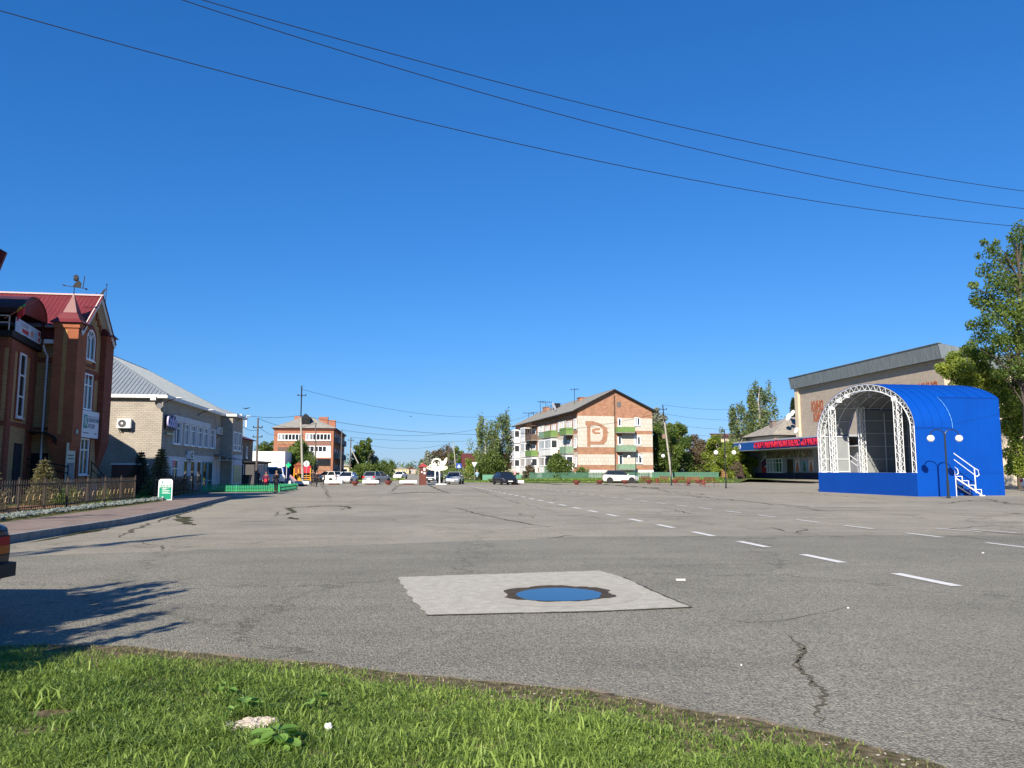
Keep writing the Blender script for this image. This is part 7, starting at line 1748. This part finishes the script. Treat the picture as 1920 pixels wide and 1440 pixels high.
def tree(label, x, y, h, cr, lm, n, leaf, seed, z=0, base=.25, group=None, bark=None, name='tree', cat='tree', shape='round', clumps=26, csz=.28, trunks=1, droop=0.0, tr=None, lean=0.0, blobs=None):
    rg = np.random.RandomState(seed); rn = random.Random(seed); bark = bark or BARK
    t = thing(name, label, cat, (x, y, z), rn.uniform(0, 6) if blobs is None else 0, group)
    tr = tr or h * .018 + .04
    b = B(); cs = []; rads = []; tops = []
    for k in range(trunks):
        ox = (k - (trunks - 1) / 2) * cr * .5; pts = []; 
        for i in range(7):
            f = i / 6; pts.append((ox * (.3 + f) + rn.uniform(-.02, .02) * h * f + lean * f * h, rn.uniform(-.02, .02) * h * f, h * .96 * f))
        b.tube(pts, [tr * (1 - .85 * i / 6) for i in range(7)], 7); tops.append(pts)
    def trunk_at(f, k=0):
        p = tops[k]; i = min(5, int(f * 6)); return Vector(p[i]).lerp(Vector(p[i + 1]), f * 6 - i)
    if blobs is None:
        for i in range(clumps):
            f = base + (1 - base) * ((i + rn.random()) / clumps)
            g = (f - base) / (1 - base)
            prof = {'round': math.sin(math.pi * min(1, .12 + g * .86)) ** .7, 'tall': (math.sin(math.pi * (.1 + .85 * g)) ** .6) * (1 - .25 * g), 'cone': 1 - g * .9, 'birch': (.35 + .75 * math.sin(math.pi * min(1, .12 + g * .82)) ** .8) * rn.uniform(.6, 1.2), 'poplar': .55 + .45 * math.sin(math.pi * (g * .9 + .05)), 'bush': (1 - g ** 2) ** .5}[shape]
            a = rn.uniform(0, 2 * math.pi) + i * 2.4; rr = cr * prof * rn.uniform(.35, 1.0); c0 = trunk_at(max(.02, f - .08), i % trunks); c = Vector((c0.x + rr * math.cos(a) * .85, c0.y + rr * math.sin(a) * .85, f * h * .97 + rn.uniform(-.02, .02) * h))
            s = cr * csz * rn.uniform(.7, 1.35) * (.6 + .4 * prof); cs.append(c); rads.append((s, s, s * (1.0 + droop)))
            st = trunk_at(max(.05, f - .16), i % trunks); b.tube([st, st.lerp(c, .55) + Vector((0, 0, .05 * h * .3)), c], [tr * .3 * (1.1 - g), tr * .2 * (1.1 - g), tr * .06], 5, cap=False)
    else:
        for (bx, by, bz, s, sz) in blobs:
            c = Vector((bx, by, bz)); cs.append(c); rads.append((s, s, sz)); f = max(.1, min(.95, bz / h - .12)); st = trunk_at(f)
            b.tube([st, st.lerp(c, .5) + Vector((0, 0, .3)), c], [tr * .2, tr * .12, tr * .04], 5, cap=False)
    b.build('trunk', bark, t)
    V, F, tone = leaves([tuple(c) for c in cs], rads, n, leaf, rg, droop)
    np_mesh('crown', V, F, lm, tone, t); t.children[-1]['kind'] = 'stuff'
    return t
def spruce(label, x, y, h, r, lm, n, seed, z=0, group=None, sz=.05):
    rg = np.random.RandomState(seed); rn = random.Random(seed); t = thing('spruce', label, 'tree', (x, y, z), 0, group)
    b = B(); b.tube([(0, 0, 0), (0, 0, h)], [h * .02 + .02, .01], 6)
    P = []; A = []
    lv = int(h / .17) + 3
    for i in range(lv):
        f = i / lv; zz = h * (.06 + .92 * f); R = r * (1 - f) ** .85 * rn.uniform(.85, 1.1); nb = max(5, int(10 * (1 - f) + 4)); a0 = rn.random() * 6
        for j in range(nb):
            a = a0 + 2 * math.pi * j / nb + rn.uniform(-.2, .2); L = R * rn.uniform(.75, 1.12)
            e = (L * math.cos(a), L * math.sin(a), zz - L * .22); b.tube([(0, 0, zz), e], [.012, .004], 3, cap=False)
            m_ = max(4, int(n / (lv * nb))); u = rg.rand(m_) ** .7
            q = np.stack([e[0] * u, e[1] * u, zz - L * .22 * u + .05 * L * np.sin(u * 3)], 1); w = (.06 + .14 * L * (1 - u) ** .5)[:, None]
            q += rg.normal(size=(m_, 3)) * w * [1, 1, .35]; P.append(q)
            dd = np.tile([[math.cos(a), math.sin(a), -.15]], (m_, 1)) + rg.normal(size=(m_, 3)) * .45; A.append(dd)
    P = np.concatenate(P); A = np.concatenate(A); A /= np.linalg.norm(A, axis=1)[:, None]; C = np.cross(A, rg.normal(size=A.shape)); C /= np.linalg.norm(C, axis=1)[:, None]
    s = sz * (.6 + .8 * rg.rand(len(P)))[:, None]; V = np.stack([P - A * s, P + C * s * .22, P + A * s, P - C * s * .22], 1).reshape(-1, 3)
    b.build('trunk', BARK, t); np_mesh('crown', V, np.arange(len(P) * 4).reshape(-1, 4), lm, np.clip(rg.rand(len(P)), 0, 1), t); t.children[-1]['kind'] = 'stuff'
    return t
# big poplar at the right edge: blobs laid out by hand round a trunk just outside the frame
Yp = 60.0; x0 = XY(1925, Yp)
def PBl(px, py, r, dy=0, sz=None): v = AT(px, py, Yp + dy); return (v.x - x0, dy, v.z, r * .95, (sz or r) * .88)
bl = [PBl(1918, 432, 1.0, 0), PBl(1926, 470, 1.6, 1), PBl(1862, 472, .75, -1), PBl(1885, 492, 1.0, 1), PBl(1848, 508, .8, 0), PBl(1875, 530, 1.2, -1), PBl(1912, 530, 1.6, 1), PBl(1840, 560, 1.0, 1), PBl(1868, 575, 1.3, 0), PBl(1905, 590, 1.6, -1), PBl(1850, 605, .95, -1), PBl(1825, 535, .45, 0), PBl(1828, 565, .45, 0),
      PBl(1822, 610, .55, 0), PBl(1838, 632, .8, 1), PBl(1868, 640, 1.1, -1), PBl(1902, 640, 1.3, 0), PBl(1822, 645, .5, -1), PBl(1855, 665, .8, 0), PBl(1888, 680, 1.0, 1), PBl(1915, 690, 1.1, -1), PBl(1945, 560, 2.4, 0), PBl(1945, 640, 2.4, 2), PBl(1950, 480, 2.0, 2), PBl(1960, 700, 2.2, 0), PBl(1875, 702, .6, 0), PBl(1990, 600, 2.4, 1), PBl(1985, 680, 2.4, -1),
      PBl(1835, 480, .35, 0), PBl(1845, 455, .4, 1), PBl(1868, 455, .35, 0), PBl(1900, 445, .6, -1)]
tree('tall dark green poplar leaning in at the right edge over the hall roof', x0, Yp, 20.5, 4, L_POP, 30000, .10, 3, blobs=bl, tr=.35)
Yp = 66.0; x0 = XY(1905, Yp); 
bl = [PBl(1790, 672, .8), PBl(1815, 660, .8, 1), PBl(1840, 668, 1.0), PBl(1775, 695, .7), PBl(1805, 690, 1.1, -1), PBl(1840, 700, 1.2, 1), PBl(1870, 712, 1.0), PBl(1900, 730, 1.1, 1), PBl(1820, 715, 1.1), PBl(1860, 735, 1.2), PBl(1890, 762, 1.1, -1), PBl(1912, 790, 1.2), PBl(1885, 800, .8), PBl(1905, 830, .7), PBl(1890, 850, .6, 1), PBl(1925, 860, 1.0), PBl(1850, 705, 1.0), PBl(1800, 725, 1.0), PBl(1930, 720, 1.4), PBl(1940, 780, 1.8), PBl(1915, 745, 1.0), PBl(1895, 880, .6), PBl(1765, 690, .6), PBl(1785, 700, .8), PBl(1880, 740, .9), PBl(1895, 775, .9), PBl(1900, 810, .8), PBl(1915, 840, .9), PBl(1905, 865, .8), PBl(1920, 885, .8)]
tree('yellow green maple behind the stage at the right', x0, Yp, 12, 4, L_MAP, 32000, .11, 4, blobs=bl, tr=.22)
# birches and street trees
G1 = 'birches near the apartment house'
tree('left hand drooping birch beside the apartment house', XY(911, 118), 118, 9.8, 2.7, L_BIR, 4200, .15, 11, base=.2, shape='birch', bark=BBRK, droop=1.2, clumps=46, csz=.21, group=G1)
tree('right hand taller birch touching the apartment balconies', XY(942, 122), 122, 10.8, 2.6, L_BIR, 5000, .15, 12, base=.15, shape='birch', bark=BBRK, droop=1.1, clumps=50, csz=.22, group=G1)
tree('low spreading tree at the foot of the two birches', XY(922, 116), 116, 4.2, 2.6, L_DRK, 5000, .13, 13, base=.1, clumps=20, csz=.4)
tree('low leafy tree left of the birches by the dark roof', XY(897, 130), 130, 4.6, 2.2, L_MAP, 3500, .14, 14, base=.1, clumps=16, csz=.4)
G2 = 'trees behind the benches right of the apartment house'
tree('pale blossoming tree at the apartment corner', XY(1236, 128), 128, 11.5, 2.6, L_PAL, 8000, .17, 15, z=.4, base=.3, clumps=26, csz=.34, group=G2)
tree('broad dark tree below the blossoming one', XY(1246, 121), 121, 8.3, 3.2, L_DRK, 11000, .16, 16, z=.4, base=.22, clumps=34, csz=.34, group=G2, trunks=2)
tree('rounded tree right of the leaning concrete pole', XY(1272, 126), 126, 9.0, 2.8, L_POP, 8000, .16, 17, z=.4, base=.15, clumps=28, csz=.33, group=G2)
tree('reddish budding tree in the middle of the far tree row', XY(1300, 134), 134, 7.4, 2.6, L_BRN, 5000, .16, 18, z=.4, base=.15, clumps=24, csz=.33, group=G2)
tree('thin leafed tree next to the reddish one', XY(1318, 130), 130, 6.2, 2.6, L_BRN, 3800, .15, 19, z=.4, base=.1, clumps=24, csz=.3, group=G2)
tree('green bushy tree left of the two globe lamp', XY(1340, 122), 122, 6.8, 2.5, L_MAP, 8000, .15, 20, z=.4, base=.1, clumps=26, csz=.36, group=G2)
tree('green bushy tree right behind the two globe lamp', XY(1368, 120), 120, 5.6, 2.2, L_MAP, 7000, .15, 21, z=.4, base=.05, clumps=24, csz=.36, group=G2)
tree('bushy tree under the left end of the blue canopy', XY(1392, 122), 122, 4.6, 1.9, L_DRK, 5000, .14, 22, z=.4, base=.05, clumps=20, csz=.38, group=G2)
tree('smaller birch left of the tallest one behind the canopy', XY(1385, 136), 136, 13.3, 2.9, L_BIR, 5200, .17, 23, z=.4, base=.15, shape='birch', bark=BBRK, droop=1.0, clumps=48, csz=.21)
tree('tallest birch behind the hipped annex', XY(1424, 140), 140, 17.2, 4.0, L_BIR, 11500, .18, 24, z=.4, base=.12, shape='birch', bark=BBRK, droop=.9, clumps=75, csz=.20)
tree('small birch peeking behind the annex chimney', XY(1459, 142), 142, 10.5, 1.8, L_BIR, 2500, .17, 28, z=.4, base=.2, shape='birch', bark=BBRK, droop=.6, clumps=24, csz=.26)
spruce('tall spruce beside the corner pier of the tan hall', XY(1489, 134), 134, 14.2, 2.6, L_SPR, 16000, 25, z=.4, sz=.2)
tree('bare brown tree stump with sprouts by the timber', XY(1382, 108), 109, 2.6, .9, L_BRN, 700, .1, 26, z=.3, base=.3, clumps=8, csz=.5, tr=.2)
b = B(); x, y = XY(1386, 112), 112; b.lathe([(.75, 0), (.5, .6), (.3, 1.6), (.1, 2.2)], 9, (x, y, .3)); tag(b.build('woodpile', mat('dark_wood', (.06, .035, .03), .95, var=.5, scale=3)), 'heap of dark brown wood at the left end of the blue canopy', 'woodpile')
# shrubs before the apartment house
G3 = 'shrubs before the apartment house'
tree('large shrub in front of the near balconies', XY(1047, 109.5), 109.5, 3.6, 2.1, L_DRK, 7000, .12, 30, z=.35, base=.03, shape='bush', clumps=26, csz=.36, name='shrub', cat='shrub', group=G3)
tree('second shrub joined to the large one on its right', XY(1060, 110), 110, 2.6, 1.6, L_POP, 3500, .12, 31, z=.35, base=.03, shape='bush', clumps=18, csz=.36, name='shrub', cat='shrub', group=G3)
tree('small reddish shrub at the left end of the green fence', XY(991, 112), 112, 2.0, 1.1, L_BRN, 2500, .11, 32, z=.35, base=.03, shape='bush', clumps=14, csz=.4, name='shrub', cat='shrub', group=G3)
tree('low shrub under the brick figure', XY(1090, 110.5), 110.5, 1.6, 1.2, L_DRK, 1800, .1, 33, z=.35, base=.03, shape='bush', clumps=12, csz=.4, name='shrub', cat='shrub', group=G3)
# left middle trees
G4 = 'trees on the left of the far street'
tree('round tree between the pharmacy and the loggias', XY(564, 108), 108, 5.6, 2.6, L_DRK, 11000, .13, 40, base=.08, clumps=34, csz=.36, group=G4)
tree('smaller tree just right of the round one', XY(583, 116), 116, 4.4, 1.7, L_PAL, 3500, .13, 41, base=.1, clumps=18, csz=.36, group=G4)
for i, (px, Y, h, cr, lb) in enumerate([(498, 150, 6.8, 3.0, 'dark green tree behind the pharmacy roof left'), (512, 152, 7.2, 2.4, 'dark green tree behind the pharmacy roof right'), (672, 142, 7.2, 1.7, 'dense poplar nearest the propped pole'), (685, 146, 7.6, 1.5, 'second poplar right of the propped pole'), (696, 150, 5.2, 1.4, 'thin tree at the end of the poplars')]):
    tree(lb, XY(px, Y), Y, h, cr, L_DRK if i != 4 else L_PAL, 4200, .16, 50 + i, base=.1, shape='poplar' if i > 1 else 'round', clumps=22, csz=.42, group=G4)
for i, (px, Y, h) in enumerate([(678, 128, 2.6), (692, 135, 3.0), (706, 146, 3.2), (722, 175, 3.8), (735, 200, 4.0)]):
    tree(['low bush at the foot of the propped pole', 'bush along the left verge of the far street', 'larger bush further along the left verge', 'bush near the first yellow house', 'last bush on the left verge'][i], XY(px, Y), Y, h, 1.9, L_DRK, 2200, .14, 60 + i, base=.03, shape='bush', clumps=16, csz=.4, name='shrub', cat='shrub', group='bushes on the far left verge')
G5 = 'trees behind the emblem'
for i, (px, Y, h, cr, lm) in enumerate([(806, 175, 5.6, 3.0, L_PAL), (822, 178, 6.4, 2.8, L_BRN), (840, 180, 7.2, 3.2, L_BRN), (858, 172, 6.6, 2.6, L_POP), (870, 180, 5.0, 2.4, L_POP), (798, 200, 4.6, 2.4, L_DRK)]):
    tree(['pale leafless looking tree above the brown pillar', 'brownish tree above the emblem', 'tallest brownish tree behind the two far poles', 'green tree behind the crossing sign', 'green tree above the red car', 'small dark tree left of the emblem trees'][i], XY(px, Y), Y, h, cr, lm, 3800, .17, 70 + i, base=.05, clumps=22, csz=.36, group=G5)
# spruces and shrubs in the garden
G6 = 'young spruces in the garden'
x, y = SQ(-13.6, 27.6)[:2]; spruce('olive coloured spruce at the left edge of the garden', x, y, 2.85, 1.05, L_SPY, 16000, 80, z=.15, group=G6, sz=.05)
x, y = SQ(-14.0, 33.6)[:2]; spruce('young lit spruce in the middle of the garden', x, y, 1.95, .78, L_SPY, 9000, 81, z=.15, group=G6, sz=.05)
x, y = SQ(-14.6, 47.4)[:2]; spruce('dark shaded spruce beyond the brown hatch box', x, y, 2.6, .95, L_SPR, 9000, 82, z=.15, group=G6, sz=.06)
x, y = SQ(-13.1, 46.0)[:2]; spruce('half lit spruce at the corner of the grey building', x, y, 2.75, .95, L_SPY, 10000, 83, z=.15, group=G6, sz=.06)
G7 = 'low dry shrubs in the garden'
for i, (p, q, h, r, lm, n) in enumerate([(-13.3, 26.2, .7, .6, L_BRN, 900), (-12.9, 24.6, .5, .5, L_POP, 900), (-14.0, 30.2, .75, .5, L_BRN, 500), (-13.0, 33.4, .7, .7, L_DRK, 1500), (-13.6, 35.6, .8, .6, L_BRN, 900), (-12.9, 36.9, .6, .5, L_POP, 900), (-12.9, 48.6, .95, .7, L_BRN, 1600), (-12.8, 50.2, .95, .6, L_BRN, 1500), (-13.2, 44.5, .8, .6, L_DRK, 1200)]):
    x, y = SQ(p, q)[:2]
    tree(['dry shrub under the olive spruce', 'little green shrub at the left of the garden', 'thin dry shrub on the mulch bed', 'dark shrub by the middle spruce', 'dry shrub past the middle spruce', 'green shrub near the garden corner', 'brown feathery shrub behind the second metal fence', 'brown feathery shrub at the far end of the second fence', 'dark shrub behind the green board sign'][i], x, y, h, r, lm, n, .035, 90 + i, z=.16, base=.05, shape='bush', clumps=14, csz=.4, name='shrub', cat='shrub', group=G7)
# shrubs just outside the left edge that throw the spiky shadow, and the slim sapling
for i, (x, y, h) in enumerate([(-6.6, 4.5, 4.4), (-6.3, 3.7, 4.3), (-6.0, 2.8, 4.3), (-6.0, 1.9, 4.1), (-6.1, 1.0, 4.0), (-7.2, 3.2, 4.5), (-7.2, 2.2, 4.5), (-7.0, 5.0, 4.6), (-7.7, 4.2, 4.5), (-6.9, 1.2, 4.3), (-5.9, 2.2, 3.9)]):
    rn = random.Random(200 + i); bl = []
    for k in range(15):
        a = rn.uniform(0, 6.28); r = rn.uniform(.1, .75); hh_ = h * rn.uniform(.7, 1.05) * (1 - .2 * r)
        for j in range(5): f = j / 5; bl.append((r * math.cos(a) * (1 + .3 * f), r * math.sin(a) * (1 + .3 * f), hh_ * (.25 + .75 * f), .27 * (1 - .8 * f) + .03, .38))
    tree('tall spiky shrub out of frame at the lower left', x, y, h, 1, L_POP, 12000, .055, 300 + i, blobs=bl, name='shrub', cat='shrub', group='spiky shrubs outside the left edge', tr=.05)
rn = random.Random(5); bl = []
for k in range(26): f = .55 + .45 * k / 26; bl.append((rn.uniform(-.5, .5) * (1.05 - f) * 2, rn.uniform(-.5, .5) * (1.05 - f) * 2, 10.9 * f, .12, .3))
tree('slim sapling out of frame at the left', -13.4, 3.2, 10.9, .6, L_POP, 1500, .06, 400, blobs=bl, tr=.07)
# ============================================================ FAR STREET AND HORIZON
YH = mat('yellow_house', (0.62, 0.50, 0.25), .8, var=.2, scale=.8); TH_ = mat('tan_house', (0.5, 0.42, 0.33), .8, var=.2); BRF = mat('brown_roof', (0.10, 0.03, 0.025), .7)
def house(p, q, w, d, h, rh, m, rm, label):
    t = thing('house', label, 'house', SQ(p, q), SA, 'low houses along the far street')
    b = B(); b.box(0, w, 0, d, 0, h); b.build('wall', m, t); b = B(); b.slab([(-.3, -.3, h), (w + .3, -.3, h), (w / 2, -.3, h + rh)], (0, d + .6, 0)); b.build('roof', rm, t)
    for i in range(int(w / 2.2)): win(t, 1.1 + i * 2.2, -.01, 1.0, .9, 1.1, '-y', 2, (), .1, .05)
hs = [(-17, 182, 7, YH), (-26, 190, 8, TH_), (-14.5, 215, 7, TH_), (-13.5, 250, 8, YH), (-13, 290, 8, YH), (11.5, 250, 8, YH), (12, 290, 8, YH), (11, 330, 8, TH_), (-12, 335, 8, TH_), (-2, 430, 9, YH), (3.5, 432, 8, TH_), (-9, 428, 7, YH)]
wd_ = ['first yellow house', 'tan house set back', 'tan house', 'yellow house', 'farther yellow house', 'yellow house', 'farther yellow house', 'distant tan house', 'distant tan house', 'yellow house closing the street', 'tan house closing the street', 'small yellow house closing the street']
wp = ['behind the left bushes', 'left of the first yellow house', 'halfway down the street at left', 'down the street at left', 'at left near the street end', 'down the street at right', 'at right near the street end', 'at right where the street ends', 'at left where the street ends', 'at its centre', 'at its right end', 'at its left end']
for i, (p, q, w, m) in enumerate(hs): house(p, q, w, 8, 2.6, 1.1, m, BRF if i % 3 else mat('asbestos_roof', ()), wd_[i] + ' ' + wp[i])
t = thing('house', 'house with a dark brown roof left of the birches', 'house', (XY(870, 150), 150, 0), .1)
b = B(); b.box(0, 9, 0, 7, 0, 2.4); b.build('wall', CREAM, t); b = B(); b.slab([(-.4, -.6, 2.3), (9.4, -.6, 2.3), (9.4, 3.5, 4.9), (-.4, 3.5, 4.9)], (0, 0, .12)); b.slab([(-.4, 7.6, 2.3), (9.4, 7.6, 2.3), (9.4, 3.5, 4.9), (-.4, 3.5, 4.9)], (0, 0, .12)); b.build('roof', BRF, t)
b = B(); b.slab([(-.05, 0, 2.4), (-.05, 7, 2.4), (-.05, 3.5, 4.7)], (.06, 0, 0)); b.build('gable', WHT, t)
for x in (1.5, 4, 6.5): win(t, x, -.01, .9, 1.1, 1.1, '-y', 2, (), .1, .05)
t = thing('shed', 'long low pale shed with a grey roof behind the fence at right', 'shed', (XY(1268, 150), 150, .4), 0)
b = B(); b.box(0, 9, 0, 5, 0, 1.9); b.build('wall', mat('shed_pale', (.45, .44, .45), .8, var=.2), t); b = B(); b.box(-.3, 9.3, -.4, 5.3, 1.9, 2.6); b.build('roof', mat('shed_roof', (.10, .085, .075), .8), t); b = B(); b.box(4, 5, 0, 1, 2.6, 3.1); b.build('blue_tank', mat('tank_blue', (.1, .3, .5), .5), t)
t = thing('house', 'low yellow walled shed beside the leaning concrete pole', 'house', (XY(1250, 134), 134, .4), 0); b = B(); b.box(0, 1.9, 0, 2, 0, 1.7); b.build('wall', mat('bright_yellow', (.7, .5, .1), .7), t); b = B(); b.box(-.1, 2, -.1, 2.1, 1.7, 1.8); b.build('roof', BRF, t)
t = thing('house', 'cream block rising behind the trees above the blue canopy left end', 'building', (XY(1340, 190), 190, .4), 0); b = B(); b.box(0, 15, 0, 8, 0, 9.3); b.build('wall', CREAM, t); b = B(); b.slab([(-.4, -.4, 9.3), (15.4, -.4, 9.3), (15.4, 4, 10.4), (-.4, 4, 10.4)], (0, 0, .1)); b.build('roof', BRF, t)
for i in range(5): win(t, 1.8 + i * 2.7, -.01, 6.2, 1.3, 1.5, '-y', 2, (), .1, .05)
t = thing('house', 'white gabled house glimpsed through the bare trees at right', 'house', (XY(1303, 160), 160, .4), 0); b = B(); b.box(0, 4.5, 0, 5, 0, 4.2); b.build('wall', WHT, t); b = B(); b.slab([(-.3, -.3, 4.2), (4.8, -.3, 4.2), (2.2, -.3, 6.0)], (0, 5.6, 0)); b.build('roof', mat('asbestos_roof', ()), t); win(t, 2.2, -.01, 1.6, 1.2, 1.3, '-y', 2, (), .1, .05)
# roadside posts along the far street
t = thing('post_fence', 'row of pale yellow fence posts along the left of the far street', 'fence', SQ(-6.5, 140), SA)
b = B(); b.box(-.2, .2, -.2, .2, 0, 2.0); pm = b.mesh('post', YH)
for i in range(24): link('post', pm, t, (-i * .25, i * 5.0, 0))
t = thing('post_fence', 'row of pale yellow fence posts along the right of the far street', 'fence', SQ(11, 190), SA)
for i in range(22): link('post', pm, t, (-i * .1, i * 6.0, 0))
# far woodland belts (read as one mass)
def belt(name, x0, x1, y0, y1, h, n, seed, lm):
    rg = np.random.RandomState(seed); k = 150; cx = rg.uniform(x0, x1, k); cy = rg.uniform(y0, y1, k); hh = h * (.6 + .6 * rg.rand(k)); cs = np.stack([cx, cy, hh * .5], 1); w = (x1 - x0) / k * 2.2
    V, F, tone = leaves(cs, np.stack([np.full(k, max(w, 3)), np.full(k, 5.), hh * .55], 1), n, (y0 / 1443) * 1.6, rg); V[:, 2] = np.maximum(V[:, 2], .0)
    return np_mesh(name, V, F, lm, tone, kind='stuff')
belt('woodland', -400, -75, 560, 700, 11, 14000, 501, L_DRK); belt('woodland', -75, 120, 620, 700, 8, 9000, 502, L_DRK); belt('woodland', 30, 160, 190, 260, 8, 16000, 503, L_POP); belt('woodland', 120, 500, 400, 600, 13, 12000, 504, L_DRK); belt('woodland', -220, -40, 200, 260, 6, 12000, 505, L_DRK)
belt('hedge', 22, 38, 128, 136, 3.6, 9000, 506, L_POP); belt('hedge', -14, -2, 140, 150, 2.6, 4000, 507, L_POP)
